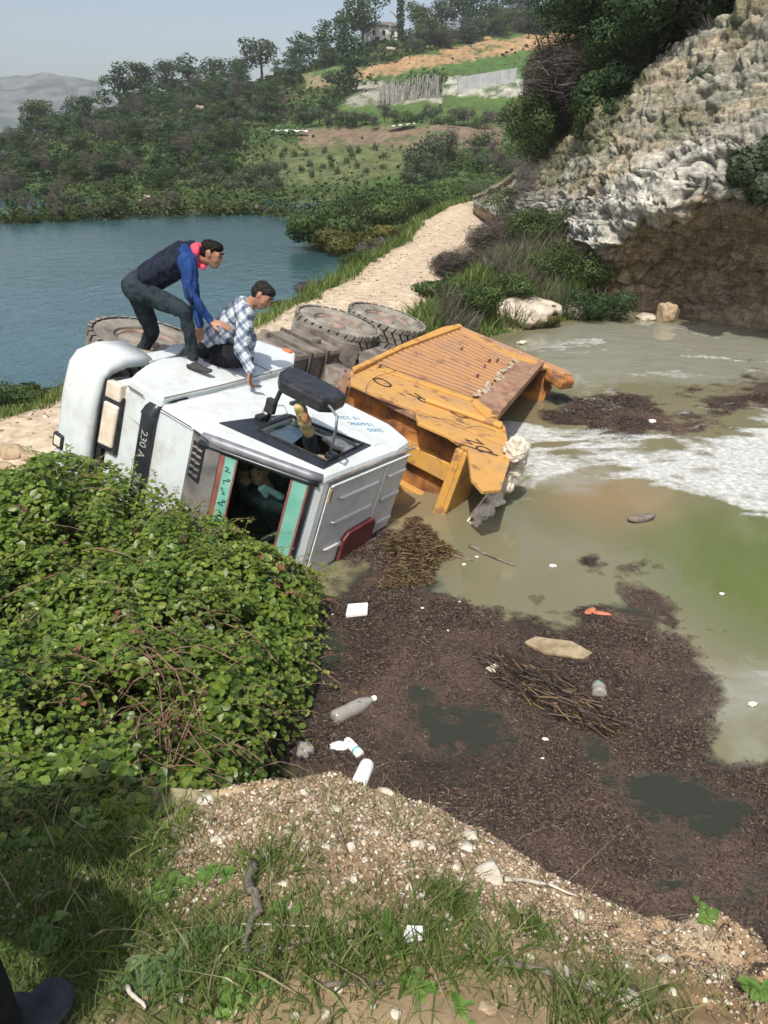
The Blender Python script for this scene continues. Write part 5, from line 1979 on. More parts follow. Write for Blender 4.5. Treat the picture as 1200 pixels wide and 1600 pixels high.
PROTO = {}
for kd, sds in (('pine', (1, 2, 3)), ('round', (1, 2, 3, 4)), ('olive', (1, 2)), ('bare', (1, 2)), ('cypress', (1,)), ('shrub', (1, 2)), ('yshrub', (1, 2)), ('dshrub', (1, 2))):
    PROTO[kd] = [tree_parts(kd, s) for s in sds]

NAMEK = {'pine': ('pine_tree', 'pine tree'), 'round': ('broadleaf_tree', 'tree'), 'olive': ('olive_tree', 'olive tree'), 'bare': ('bare_tree', 'bare tree'), 'cypress': ('cypress_tree', 'cypress'), 'shrub': ('shrub', 'shrub'), 'yshrub': ('shrub', 'shrub'), 'dshrub': ('shrub', 'shrub')}


def plant(kind, loc, h, label, group=None, w=1.0, parts=True):
    cm, tm = random.choice(PROTO[kind])
    nm, cat = NAMEK[kind]
    e = empty(nm, loc, label, cat, group, random.uniform(0, 6.28))
    e.scale = (h * w, h * w, h)
    link('crown', cm, e)
    link('trunk', tm, e)
    return e


# ---- wooded slope: trees placed on the hillside
def on_hill(px, py):
    return hill_ground(np.array([float(px)]), np.array([float(py)]))[0]


def hgt(px_h, P):
    return px_h / 1250.0 * math.hypot(P[1], 0) * 1.02


def hill_trees():
    # skyline trees that can be told apart: px, foot py, height in px, kind, label
    sky_t = [(58, 203, 52, 'round', 'dark rounded tree at the far left end of the wooded ridge'), (75, 200, 50, 'round', 'second rounded tree from the left end of the ridge'),
             (125, 192, 48, 'round', 'wide tree on the ridge right of the far mountain'), (190, 175, 60, 'pine', 'tall rounded tree on the ridge left of the gap in the skyline'), (222, 168, 55, 'round', 'dark tree at the middle left of the skyline'),
             (262, 150, 50, 'round', 'dense tree on the skyline above the vest man'), (297, 140, 50, 'pine', 'pointed tree on the skyline above the man in the vest'), (335, 135, 50, 'round', 'flat-topped tree at the centre left of the skyline'),
             (375, 125, 45, 'round', 'round tree on the skyline beside a pale feathery one'), (410, 120, 62, 'olive', 'pale feathery grey-green tree on the skyline'),
             (468, 105, 45, 'pine', 'slim tree on the skyline right of the pale feathery one'), (505, 90, 48, 'pine', 'pointed pine left of the white house'), (538, 92, 50, 'pine', 'pine close to the left wall of the white house'),
             (548, 145, 68, 'pine', 'dark pine standing alone at the left end of the pale terrace'),
             (566, 74, 76, 'round', 'big dark umbrella shaped tree behind the white house'), (626, 68, 76, 'cypress', 'slender dark cypress right of the white house'),
             (640, 66, 26, 'shrub', 'bushy tree right of the cypress foot'), (655, 48, 46, 'round', 'tree right of the cypress on the ridge'), (690, 46, 50, 'olive', 'grey-green tree on the ridge top'), (722, 42, 52, 'round', 'dark tree on the ridge above the red earth bank'),
             (750, 40, 50, 'pine', 'pine on the ridge above the red earth bank'), (780, 40, 46, 'round', 'tree on the ridge next to a tall twin-trunked pine'), (812, 38, 48, 'pine', 'tall pine with bare trunk where the ridge meets the sky gap'),
             (868, 42, 22, 'shrub', 'low tree in the sky gap beside the cliff'), (890, 38, 42, 'round', 'dark tree on the ridge just left of the cliff')]
    for px, py, hp, kd, lb in sky_t:
        P = on_hill(px, py)
        plant(kd, P, hgt(hp, P), lb, None, 1.25 if kd != 'cypress' else 1.0)
    # orchard of small olives on the terrace
    for (px, py) in [(446, 238), (440, 248), (460, 242), (478, 243), (484, 258), (508, 240), (515, 252), (518, 262), (526, 270), (545, 235), (550, 247), (588, 236), (598, 262), (558, 262), (573, 275), (487, 273), (446, 262), (542, 253), (560, 240), (505, 262), (470, 268), (600, 245)]:
        P = on_hill(px, py)
        plant('dshrub', P, hgt(15, P), 'small round olive tree in the orchard on the grassy slope', 'young olive trees in the orchard', .55)
    # the wood: dense mixed trees
    gl = 'trees in the dense wood above the lake'
    cnt = 0
    tries = 0
    while cnt < 250 and tries < 9000:
        tries += 1
        px = random.uniform(-90, 640)
        f = random.random() ** .8
        sh = np.interp(px, HP, H_SHORE)
        sk_ = np.interp(px, HP, H_SKY)
        py = sh * (1 - f) + (sk_ + 4) * f
        if px > 440 and py > 150 and not (px < 520 and py > 190 and py < 205):
            continue
        if px > 560 and py > 88 or (px > 560 and py < 62 and px < 640):
            continue
        if 555 < px < 650 and 58 < py < 112:
            continue
        if px > 465 and px < 560 and py > 112 and py < 150:
            continue
        if px > 380 and py > 210:
            continue
        if px > 190 and py > 310 and px < 430 and random.random() < .7:
            continue
        P = on_hill(px, py)
        big = random.uniform(26, 46) * np.interp(f, [0, 1], [1.05, .85])
        if py - big < sk_ - 22:
            big = max(14, py - sk_ + 18)
        kd = random.choices(['pine', 'round', 'olive', 'bare'], [.38, .30, .17, .15])[0]
        if px < 230 and f < .5:
            kd = random.choices(['bare', 'olive', 'round', 'pine'], [.25, .25, .30, .20])[0]
        lb = {'pine': 'dark pine in the dense wood on the slope above the lake', 'round': 'bushy green tree in the dense wood on the slope above the lake', 'olive': 'grey-green tree in the dense wood on the slope above the lake', 'bare': 'bare brownish tree in the wood on the slope above the lake'}[kd]
        vb = ['at the water edge', 'low on the slope', 'halfway up the slope', 'high on the slope', 'just under the skyline'][min(4, int(f * 5))]
        hb = ['at the far left', 'left of the standing man', 'above the standing man', 'above the crouching man', 'near the orchard and terraces'][min(4, max(0, int((px + 20) / 130)))]
        lb = {'pine': 'dark pine', 'round': 'bushy green tree', 'olive': 'grey-green tree', 'bare': 'bare brownish tree'}[kd] + ' in the wood, ' + vb + ' ' + hb
        plant(kd, P, hgt(big, P), lb, {'pine': 'pines', 'round': 'bushy trees', 'olive': 'grey-green trees', 'bare': 'bare trees'}[kd] + ' in the wood above the lake', random.uniform(1.0, 1.5))
        cnt += 1
    # belt of trees below the ridge on the right and along the terraces
    for k in range(60):
        px = random.uniform(560, 920)
        py = np.interp(px, [560, 700, 920], [96, 74, 46]) + random.uniform(-12, 6)
        P = on_hill(px, py)
        kd = random.choices(['pine', 'round', 'olive', 'bare'], [.25, .35, .25, .15])[0]
        if 560 < px < 648 and py < 98:
            continue
        plant(kd, P, hgt(random.uniform(20, 34), P), {'pine': 'pine', 'round': 'bushy tree', 'olive': 'pale tree', 'bare': 'bare tree'}[kd] + ' in the belt below the ridge, ' + ['beside the white house', 'above the pole fence', 'above the retaining wall', 'above the red earth bank', 'next to the cliff'][min(4, int((px - 560) / 72))], 'belt of trees below the ridge', 1.4)
    for k in range(26):     # hedge under the terrace
        px = 470 + k * 14.5
        py = 200 + random.uniform(-4, 6) - (px > 600) * 3
        P = on_hill(px, py)
        plant(random.choice(['shrub', 'bare', 'dshrub', 'olive']), P, hgt(random.uniform(18, 30), P), 'dark bush in the hedge below the green terrace', 'hedge bushes below the green terrace', 1.2)
    for k in range(20):
        px = random.uniform(700, 850)
        py = random.uniform(225, 300)
        P = on_hill(px, py)
        plant(random.choice(['shrub', 'bare', 'olive', 'shrub']), P, hgt(random.uniform(22, 40), P), 'scrubby bush on the slope behind the bend of the road', 'bushes behind the bend of the road', 1.2)
    for px, py, hp in [(650, 296, 62), (675, 292, 72), (700, 290, 66), (668, 300, 50), (640, 300, 44)]:
        P = on_hill(px, py)
        plant('bare' if px > 690 else 'olive', P, hgt(hp, P), 'tall willowy grey-green tree beyond the promontory', 'willowy trees beyond the promontory', .95)
    # shore bushes, yellow and brown
    for k in range(46):
        px = random.uniform(190, 500)
        py = np.interp(px, HP, H_SHORE) - random.uniform(2, 12)
        P = on_hill(px, min(py, 335))
        if px > 480:
            P = on_hill(px, 345)
        kd = random.choice(['yshrub', 'yshrub', 'bare', 'olive', 'shrub'])
        plant(kd, P, hgt(random.uniform(16, 30), P), 'yellowish brown bush on the far shore of the lake', 'bushes along the far shore', 1.3)
    for k in range(26):
        px = random.uniform(-10, 190)
        P = on_hill(px, np.interp(px, HP, H_SHORE) - random.uniform(2, 8))
        plant(random.choice(['yshrub', 'bare', 'shrub', 'olive']), P, hgt(random.uniform(20, 34), P), 'olive-brown bush on the far shore at the left', 'bushes along the far left shore', 1.2)
    for (px, py) in [(290, 300), (318, 305), (345, 300), (366, 306), (385, 296), (410, 302), (432, 300), (330, 290), (402, 288), (425, 288)]:
        P = on_hill(px, py)
        plant('olive', P, hgt(random.uniform(30, 40), P), 'large grey olive tree above the far shore', 'grey olive trees above the far shore', 1.2)
    # understory as one mass
    n = 60000
    px = rng.uniform(-200, 880, n)
    u = rng.uniform(.01, 1.04, n)
    P = hill_pt(px, u)
    pxx, pyy = topx(P)
    ok = ~((pyy > 225) & (pyy < 290) & (pxx > 430) & (pxx < 640) & (rng.random(n) < .9))
    for poly, col in HPAINT[:7]:
        ok &= ~(inpoly(poly, pxx, pyy) & (rng.random(n) < .985))
    P = P[ok]
    P[:, 2] += (fbm(P, .08, 4, 50) * 1.6 + fbm(P, .5, 3, 51) * .25) * sstep(0, .15, u[ok]) + rng.random(len(P)) * .9
    sc = P[:, 1] / 100 * rng.uniform(.18, .5, len(P))
    sc = np.stack([sc, sc, sc * .8], 1)
    rnd = np.clip(.5 + .5 * vnoise(P, .15, 3) + rng.normal(0, .2, len(P)), 0, 1)
    me = scatter('undergrowth', CARD_V, CARD_F, P, rand_rot(len(P), 1.2), sc, leafmat('undergrowth_leaf', [(0, (.020, .036, .012)), (.45, (.046, .075, .022)), (.8, (.080, .105, .038)), (1, (.12, .11, .06))], .8, .15, .1), rnd)
    link('undergrowth', me, kind='stuff', label='low scrub and grass covering the hillside across the lake', cat='undergrowth')


hill_trees()


def blades(name, P, h, w, mat, lean=.5, rnd=None, bend=.35, label='', cat='grass', kind='stuff'):
    n = len(P)
    tv = np.array([(-.5, 0, 0), (.5, 0, 0), (.38, .0, .45), (-.38, 0, .45), (.0, 0, 1.0)])
    az = rng.uniform(0, 6.283, n)
    ln = rng.uniform(0, lean, n)
    x = np.stack([np.cos(az), np.sin(az), np.zeros(n)], 1)
    yd = np.stack([-np.sin(az), np.cos(az), np.zeros(n)], 1)
    Vv = np.zeros((n, 5, 3))
    for k in range(5):
        t = tv[k, 2]
        Vv[:, k] = P + x * (tv[k, 0] * w)[:, None] + yd * (h * (ln * t + bend * rng.random(n) * t * t))[:, None] + np.array([0, 0, 1.]) * (h * t * np.sqrt(np.maximum(1 - (ln * t) ** 2, .2)))[:, None]
    idx = np.arange(n)[:, None] * 5
    F4 = np.array([[0, 1, 2, 3]]) + idx
    F3 = np.array([[3, 2, 4]]) + idx
    r = rng.random(n) if rnd is None else rnd
    me = mesh_np(name, Vv.reshape(-1, 3), [F4, F3], mat, {'rnd': np.repeat(r, 5)})
    return link(name, me, kind=kind, label=label, cat=cat)


def grass_all():
    # foreground bank
    n = 90000
    x = rng.uniform(-2.6, 2.2, n)
    y = rng.uniform(.3, 2.1, n)
    Q = np.stack([x, y, x * 0], 1)
    ey = np.interp(x, EX, EY)
    dens = fbm(Q, 2.2, 4, 90) + .25 * fbm(Q, 8, 3, 91)
    left = sstep(.35, -.35, x)
    keep = (y < ey - .02) & (dens + .42 * left - .25 * sstep(.45, .0, ey - y) - .04 > rng.uniform(-.1, .45, n))
    keep &= ~((x > -.55) & (y > 1.35) & (rng.random(n) < .72))
    x, y = x[keep], y[keep]
    z = tz(x, y)
    P = np.stack([x, y, z - .005], 1)
    m = len(P)
    h = rng.uniform(.012, .048, m) * (1 + .8 * np.maximum(fbm(P, 1.6, 2, 93), 0)) * np.where(x < -.3, 1.3, 1)
    rnd = np.clip(rng.beta(2, 3, m) + .25 * fbm(P, 3, 2, 94) + .15 * (x > 0), 0, 1)
    blades('bank_grass', P, h, rng.uniform(.0014, .0034, m), L_grass, .8, rnd, .5, 'short green and straw-coloured grass growing on the near bank')
    # road verges and far shore of the pond
    n = 120000
    y = 8 + 34 * rng.random(n) ** 1.5
    u = rng.uniform(-1, 1, n)
    x = np.interp(y, RP[:, 1], RP[:, 0]) + u * 5.5
    d, s = road_dist(x, y)
    zz = tz(x, y)
    P = np.stack([x, y, zz], 1)
    d = d - (np.interp(P[:, 1], [0, 17, 24, 60], [1.25, 1.25, 1.65, 1.9]) - 1.25)
    keep = (d > 1.22 + .35 * fbm(P, 1.1, 3, 95)) & (zz > WATER - .02) & (rng.random(n) < .95)
    P = P[keep]
    m = len(P)
    s = s[keep]
    h = rng.uniform(.10, .30, m) * (1 + .9 * np.maximum(fbm(P, .6, 3, 96), -.5)) * np.interp(P[:, 1], [8, 30], [.8, 1.5]) * (1 + .5 * (s > 0))
    rnd = np.clip(rng.beta(2, 3, m) * .8 + .35 * fbm(P, .5, 3, 97), 0, 1)
    blades('verge_grass', P, h, rng.uniform(.010, .022, m) * np.interp(P[:, 1], [8, 35], [.8, 1.8]), L_grass, .6, rnd, .4, 'green grass and weeds along both verges of the dirt road')
    # dry grey twigs on the inner verge
    n = 20000
    px = rng.uniform(690, 900, n)
    c = at(px, rng.uniform(395, 505, n), .9)
    P = c.copy()
    d, s = road_dist(P[:, 0], P[:, 1])
    keep = (s > 0) & (d > 1.35) & (fbm(P, .55, 3, 98) > -.12) & (P[:, 1] < 24)
    P = P[keep]
    P[:, 2] = tz(P[:, 0], P[:, 1])
    P = P[P[:, 2] > WATER + .05][:9000]
    m = len(P)
    blades('dry_brush', P, rng.uniform(.2, .6, m), rng.uniform(.006, .011, m), L_bare, .9, None, .3, 'grey-brown dry twiggy brush on the inner verge of the road', 'dry brush')


grass_all()


# ---- verge shrubs and promontory bushes
def near_shrub(name, px, py, z, w, h, mat, label, n=2600, size=.10, group=None, tw=False, depth=None, leaf=True):
    P = at(px, py, z) if depth is None else aty(px, py, depth)
    rs = random.Random(int(px * 7 + py))
    bl = [(rs.uniform(-.5, .5) * w, rs.uniform(-.4, .4) * w, rs.uniform(.2, .7) * h, rs.uniform(.22, .36) * w, rs.uniform(.22, .36) * w, rs.uniform(.2, .34) * h) for _ in range(9)]
    if depth is None:
        P[2] = max(float(tz(P[0], P[1])[0]), WATER) - .03
    e = empty(name, P, label, 'bush', group)
    if tw:
        tv = np.array([(-1, -.016, 0), (1, -.008, .15), (1, .010, .1), (-1, .016, 0)])
        c = crown('foliage', mat, bl, n * 3, size * 1.3, .9, tv, CARD_F, .9)
    else:
        c = crown('foliage', mat, bl, int(n * 3.4), size * .44, 1.1, CARD_V, CARD_F, .5)
    link('foliage', c, e)
    mb = MB()
    for k in range(9):
        a = rs.uniform(0, 6.28)
        mb.tube([(0, 0, -.1), (.15 * w * math.cos(a), .15 * w * math.sin(a), h * .3), (.4 * w * math.cos(a), .4 * w * math.sin(a), h * .75)], [.025 * h, .018 * h, .006 * h], 5)
    link('branches', mb.mesh('branches', M_bark), e)
    return e


for i, (px, py, w_, h_, m_, lb) in enumerate([
        (520, 378, 2.6, 1.3, L_mid, 'spreading bush at the tip of the promontory by the water'), (550, 368, 3.0, 1.7, L_mid, 'second bush from the tip of the promontory'), (580, 352, 3.4, 2.0, L_mid, 'bush in the middle of the promontory'),
        (612, 340, 3.4, 1.8, L_mid, 'bush on the landward side of the promontory'), (560, 385, 2.2, 1.1, L_yel, 'yellowish bush in front of the promontory bushes'), (640, 330, 4.0, 1.6, L_mid, 'low bush left of the far end of the road'),
        (600, 370, 1.6, .9, L_mid, 'small bush between the promontory and the road')]):
    near_shrub('promontory_bush', px, py, .5, w_, h_, m_, lb, 3400, .17)
for i, (px, py, w_, h_, m_, lb, tw) in enumerate([
        (735, 452, 1.3, .7, L_bare, 'grey dry bush nearest the dumper on the inner verge', True), (785, 425, 1.5, .9, L_bare, 'large dry grey bush in the middle of the inner verge', True), (820, 408, 1.6, 1.0, L_bare, 'dry bush nearer the cliff on the inner verge', True),
        (705, 478, 1.0, .4, L_mid, 'low green bush beside the rear wheels'), (730, 488, 1.1, .5, L_mid, 'low green bush just behind the pale boulder'), (845, 432, 1.5, .95, L_mid, 'bright green bush on the inner verge'),
        (885, 448, 1.5, .9, L_mid, 'green bush in front of the brown cliff foot'), (940, 466, 1.1, .8, L_dark, 'dark green bush at the foot of the cliff by the water'), (815, 360, 2.2, 1.3, L_mid, 'green bush where the road passes the cliff'),
        (840, 378, 2.2, 1.5, L_mid, 'tall green bush below the white rock'), (800, 385, 1.3, .7, L_mid, 'green weeds clump beside the bend of the road'), (770, 470, 1.2, .6, L_mid, 'green bush behind the left boulder'), (850, 475, .8, .45, L_yel, 'brownish low bush between the two boulders')] if False else
        [(735, 452, 1.3, .7, L_bare, 'grey dry bush nearest the dumper on the inner verge', True), (785, 425, 1.5, .9, L_bare, 'large dry grey bush in the middle of the inner verge', True), (820, 408, 1.6, 1.0, L_bare, 'dry bush nearer the cliff on the inner verge', True),
         (705, 478, 1.0, .4, L_mid, 'low green bush beside the rear wheels', False), (730, 488, 1.1, .5, L_mid, 'low green bush just behind the pale boulder', False), (845, 432, 1.5, .95, L_mid, 'bright green bush on the inner verge', False),
         (885, 448, 1.5, .9, L_mid, 'green bush in front of the brown cliff foot', False), (940, 466, 1.1, .8, L_dark, 'dark green bush at the foot of the cliff by the water', False), (815, 360, 2.2, 1.3, L_mid, 'green bush where the road passes the cliff', False),
         (840, 378, 2.2, 1.5, L_mid, 'tall green bush below the white rock', False), (800, 385, 1.3, .7, L_mid, 'green weeds clump beside the bend of the road', False), (770, 470, 1.2, .6, L_mid, 'green bush behind the left boulder', False), (850, 475, .8, .45, L_yel, 'brownish low bush between the two boulders', False), (748, 332, 2.4, 1.3, L_mid, 'round green bush where the road disappears behind the rock', False), (775, 340, 2.0, 1.2, L_olive, 'grey-green bush against the left tip of the cliff', False)]):
    near_shrub('verge_bush', px, py, .7, w_, h_, m_, lb, 2400 if not tw else 1800, .075 if not tw else .12, None, tw)
for (px, py, w_, h_, m_, lb) in [(30, 612, .8, .35, L_mid, 'low green bush at the left end of the lake verge'), (125, 592, 1.0, .42, L_mid, 'green bush on the lake verge beside the front wheel'), (80, 602, .7, .28, L_mid, 'small green weeds on the lake verge'),
                                 (460, 470, .8, .3, L_yel, 'dry weeds on the lake verge behind the crouching man'), (500, 448, .9, .4, L_bare, 'greyish weeds on the lake verge'), (585, 402, 1.0, .6, L_bare, 'pale brown bush on the lake verge halfway along'), (560, 420, .9, .45, L_mid, 'green weeds on the lake verge halfway along')]:
    near_shrub('lake_verge_bush', px, py, .5, w_, h_, m_, lb, 1500, .06)

# bushes crowning the cliff
for (px, py, Y, w_, h_, m_, lb, tw) in [
        (1010, 110, 22.5, 2.6, 2.6, L_dark, 'dark evergreen bush on top of the cliff', False), (960, 70, 25, 3.2, 3.6, L_dark, 'tallest dark evergreen hanging over the cliff top', False), (1060, 60, 21.5, 2.4, 2.2, L_dark, 'dark bush near the top right of the cliff', False),
        (1110, 25, 20.0, 2.4, 1.6, L_olive, 'grey-green bush at the top edge above the cliff', False), (985, 180, 22.0, 1.8, 1.8, L_dark, 'dark bush growing down the crest of the cliff', False), (950, 230, 22.5, 1.8, 1.6, L_mid, 'green bush on the ledge above the white rock', False),
        (900, 190, 25.5, 2.2, 2.4, L_bare, 'bare grey bush on the left crest of the cliff', True), (875, 150, 27.5, 2.2, 2.6, L_bare, 'bare twiggy bush at the left end of the cliff top', True), (935, 140, 25, 2.4, 2.6, L_bare, 'bare bush against the dark evergreens', True),
        (870, 220, 26, 2.0, 2.0, L_mid, 'green bush at the left shoulder of the cliff', False), (850, 190, 27, 1.4, 2.2, L_mid, 'small leafy tree at the left shoulder of the cliff', False), (920, 60, 27, 2.6, 3.0, L_dark, 'leftmost dark evergreen above the cliff', False), (1010, 30, 24.5, 3.4, 3.0, L_dark, 'dark evergreen at the very top behind the cliff', False), (1180, 10, 19.5, 1.4, .8, L_dark, 'dark bush in the top right corner', False), (1195, 300, 13.9, .9, 1.2, L_olive, 'grey-green plant hanging on the cliff face at the right edge', False), (1120, 130, 18.6, 1.0, .7, L_olive, 'small grey shrub clinging to the upper cliff', False)]:
    near_shrub('cliff_bush', px, py + 20, 0, w_, h_, m_, lb, 3600 if not tw else 2600, .13 if not tw else .2, None, tw, Y)


# ---- the big bramble on the left
def canopy(x, y):
    P = np.stack([x, y, x * 0], -1).reshape(-1, 3)
    n = fbm(P, .9, 3, 101).reshape(x.shape)
    n2 = (np.abs(fbm(P, 1.9, 3, 102)) + .25 * fbm(P, 4.2, 2, 106)).reshape(x.shape)
    edge = np.interp(y, [1.2, 1.7, 2.4, 3.2, 4.2, 5.2, 6.0, 6.6], [-.75, -.62, -.58, -.52, -.42, -.44, -.62, -1.1]) + .10 * n
    base = np.interp(y, [1.2, 2, 3, 4, 5, 5.7, 6.4, 7], [1.45, 1.48, 1.25, 1.12, 1.10, 1.06, .98, .55])
    base = base + np.interp(x, [-4.5, -3.2, -2.3, -1.4, -.9], [.10, .16, .12, 0, -.02])
    t = np.clip((edge - x) / .62, 0, 1)
    fl = np.minimum(np.sqrt(np.maximum(1 - (1 - t) ** 2, 0)), 1)
    ground = np.maximum(terrain_z(x, y, False), WATER)
    f2 = np.clip((6.75 - .35 * (x < -2.2) * 0 - y) / .5, 0, 1) ** .5 * np.clip((y - np.interp(x, [-1.2, -.7], [1.32, 1.6]) + .2 * n) / .35, 0, 1) ** .5
    px_ = 600 + 1250 * x / np.maximum(y * .913 + .9, .5)
    lim = np.interp(px_, [-60, 0, 60, 110, 160, 230, 300, 400, 480, 520], [775, 757, 712, 710, 722, 740, 780, 842, 885, 905])
    cap = 3.4 - y * np.tan(PITCH + np.arctan((lim - 800) / 1250))
    top = ground + (base + .22 * n + .34 * (n2 - .15) - ground) * fl * f2
    top = np.where(y > 3.6, np.minimum(top, cap - .03 + .05 * n), top)
    return np.maximum(top, ground - .02), ground, fl * f2


def bramble():
    n = 185000
    y = 1.25 + 5.6 * rng.random(n) ** .8
    x = -.4 - rng.random(n) * (y * .56 + .6)
    top, gr, f = canopy(x, y)
    # density follows the slope so flanks stay covered
    e = .03
    gx = (canopy(x + e, y)[0] - top) / e
    gy = (canopy(x, y + e)[0] - top) / e
    sl = np.sqrt(1 + gx ** 2 + gy ** 2)
    P = np.stack([x, y, top], 1)
    ppx, ppy = topx(P)
    hole = np.exp(-(((ppx - 250) / 72) ** 2 + ((ppy - 1085) / 58) ** 2)) + .8 * np.exp(-(((ppx - 285) / 36) ** 2 + ((ppy - 1180) / 50) ** 2)) + .5 * np.exp(-(((ppx - 160) / 30) ** 2 + ((ppy - 1075) / 22) ** 2))
    cl = fbm(P, 4.5, 2, 104)
    keep = (f > .03) & (rng.random(n) < np.clip(sl / 2.2, .3, 1) * np.clip(4.2 / y, .6, 1)) & (hole < rng.uniform(.2, .55, n)) & (cl > rng.uniform(-.42, .12, n))
    Ti = np.array(TRi)

    def incab(A):
        Lc = A @ Ti[:3, :3].T + Ti[:3, 3]
        return (Lc[:, 0] > -2.2) & (Lc[:, 0] < .22) & (np.abs(Lc[:, 1]) < 1.36) & (Lc[:, 2] > .3) & (Lc[:, 2] < 2.9)
    P, top, gr, gx, gy, y, cl = P[keep], top[keep], gr[keep], gx[keep], gy[keep], y[keep], cl[keep]
    m = len(P)
    nr = np.stack([-gx, -gy, np.ones(m)], 1)
    nr /= np.linalg.norm(nr, axis=1)[:, None]
    dep = rng.random(m) ** 1.7 * .34
    P = P - nr * dep[:, None] + nr * (.06 * np.maximum(fbm(P, 6, 2, 103), 0))[:, None]
    P[:, 2] = np.maximum(P[:, 2], gr + .02)
    up = nr * .55 + np.array([0, -.10, .55])
    up /= np.linalg.norm(up, axis=1)[:, None]
    rot = rand_rot(m, .75, up)
    sc = rng.uniform(.015, .056, m) * (1 + .3 * cl)
    ok = ~incab(P)
    P, gr, cl, dep, rot, sc = P[ok], gr[ok], cl[ok], dep[ok], rot[ok], sc[ok]
    m = len(P)
    px, py = topx(P)
    brown = sstep(330, 480, px) * sstep(1000, 850, py) * .30 + .25 * np.exp(-(((px - 400) / 50) ** 2 + ((py - 830) / 40) ** 2))
    rnd = np.clip(rng.beta(2.2, 2.4, m) * .85 + .20 * cl + brown * rng.random(m) * 1.6, 0, 1)
    tv = np.array([(-.5, 0, 0), (-.30, .30, .05), (.05, .40, .06), (.35, .22, .02), (.58, 0, -.08), (.35, -.22, .02), (.05, -.40, .06), (-.30, -.30, .05), (0, 0, -.03)])
    tf = np.array([(i, (i + 1) % 8, 8) for i in range(8)])
    root = empty('bramble_bush', (-1.6, 4.2, WATER), 'huge leafy green bramble bush filling the left foreground beside the cab', 'bush')
    # the largest-looking leaves are parts of their own
    app = sc / P[:, 1] * (dep < .05)
    app[(px < 5) | (py > 1290) | (px > 520)] = 0
    big = np.argsort(-app)[:290]
    rest = np.ones(m, bool)
    rest[big] = False
    me = scatter('foliage', tv, tf, P[rest] - np.array(root.location), rot[rest], sc[rest], L_bramble, rnd[rest])
    link('foliage', me, root, kind='stuff')
    lms = []
    for r in np.linspace(.15, .85, 7):
        lms.append(mesh_np('leaf', tv, tf, L_bramble, {'rnd': np.full(9, r)}))
    for b in big:
        R4 = Matrix([list(rot[b][i] * sc[b] * 1.05) + [P[b][i] - root.location[i]] for i in range(3)] + [[0, 0, 0, 1]])
        link('leaf', lms[int(np.clip(rnd[b] * 7, 0, 6))], root, mat4=R4)
    # shoots standing out of the crown, each a stem with paired leaves
    sp, sr, ss, sn = [], [], [], []
    ms = MB()
    for k in range(800):
        yk = 1.6 + 4.9 * random.random()
        xk = -.45 - random.random() * (yk * .55 + .3)
        tp, g_, f_ = canopy(np.array([xk]), np.array([yk]))
        if f_[0] < .25:
            continue
        b0 = np.array([xk, yk, tp[0] - .05])
        L_ = random.uniform(.12, .38)
        dr = np.array([random.gauss(.15, .45), random.gauss(-.1, .45), random.uniform(.5, 1.1)])
        if f_[0] < .8:
            dr += np.array([.7, 0, -.3])
        dr /= np.linalg.norm(dr)
        pts = [b0 + dr * L_ * t + np.array([0, 0, -.5 * L_ * t * t]) for t in np.linspace(0, 1, 6)]
        if incab(np.array([pts[-1], pts[3]])).any():
            continue
        ms.tube([p - np.array(root.location) for p in pts], [.0025, .0022, .002, .0017, .0012, .0008], 4, False)
        age = random.random()
        for q in range(2, 12):
            t = q / 11
            p = b0 + dr * L_ * t + np.array([0, 0, -.5 * L_ * t * t])
            sp.append(p + np.array([random.gauss(0, .014), random.gauss(0, .014), 0]))
            ss.append(random.uniform(.012, .034) * (1.25 - .6 * t))
            sr.append(min(1, max(0, .55 + .35 * (age - .5) + random.gauss(0, .15) + (.45 if age > .94 else 0))))
    sp, ss, sr = np.array(sp), np.array(ss), np.array(sr)
    me = scatter('shoots', tv, tf, sp - np.array(root.location), rand_rot(len(sp), .9), ss, L_bramble, sr)
    link('shoots', me, root, kind='stuff')
    link('shoot_stems', ms.mesh('shoot_stems', M_twig, True), root, kind='stuff')
    # soil-dark litter inside and arching stems
    mb = MB()
    for k in range(150):
        px0, py0 = random.gauss(258, 55), random.gauss(1095, 60)
        if k > 80:
            px0, py0 = random.uniform(20, 480), random.uniform(760, 1230)
        zc = random.uniform(.75, 1.15)
        c = at(px0, py0, zc)
        tp, g_, f_ = canopy(np.array([c[0]]), np.array([c[1]]))
        if f_[0] < .2:
            continue
        c[2] = tp[0] - random.uniform(.02, .22)
        a = random.uniform(0, 6.28)
        L_ = random.uniform(.18, .55)
        d = np.array([math.cos(a), math.sin(a), random.uniform(-.3, .4)]) * L_
        arch = random.uniform(.02, .14)
        pts = [c + d * (t - .5) + np.array([random.gauss(0, .008), random.gauss(0, .008), arch * (1 - (2 * t - 1) ** 2)]) for t in np.linspace(0, 1, 6)]
        pts = [p - np.array(root.location) for p in pts]
        r = random.uniform(.0018, .0045)
        mb.tube(pts, [r, r, r, r * .8, r * .7, r * .4], 5, False)
    link('stems', mb.mesh('stems', M_twig, True), root, kind='stuff')
    # core mass that keeps the inside dark: dense older leaves
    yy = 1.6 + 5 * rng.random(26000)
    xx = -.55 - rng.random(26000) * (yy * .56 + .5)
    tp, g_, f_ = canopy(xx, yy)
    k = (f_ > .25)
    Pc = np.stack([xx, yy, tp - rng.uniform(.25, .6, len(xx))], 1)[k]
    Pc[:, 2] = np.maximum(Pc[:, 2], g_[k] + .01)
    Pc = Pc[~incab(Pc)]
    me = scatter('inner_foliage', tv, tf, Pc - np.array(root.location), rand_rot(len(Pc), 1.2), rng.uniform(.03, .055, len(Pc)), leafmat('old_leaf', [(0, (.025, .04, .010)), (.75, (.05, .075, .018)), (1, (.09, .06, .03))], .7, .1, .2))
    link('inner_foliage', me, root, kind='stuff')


bramble()
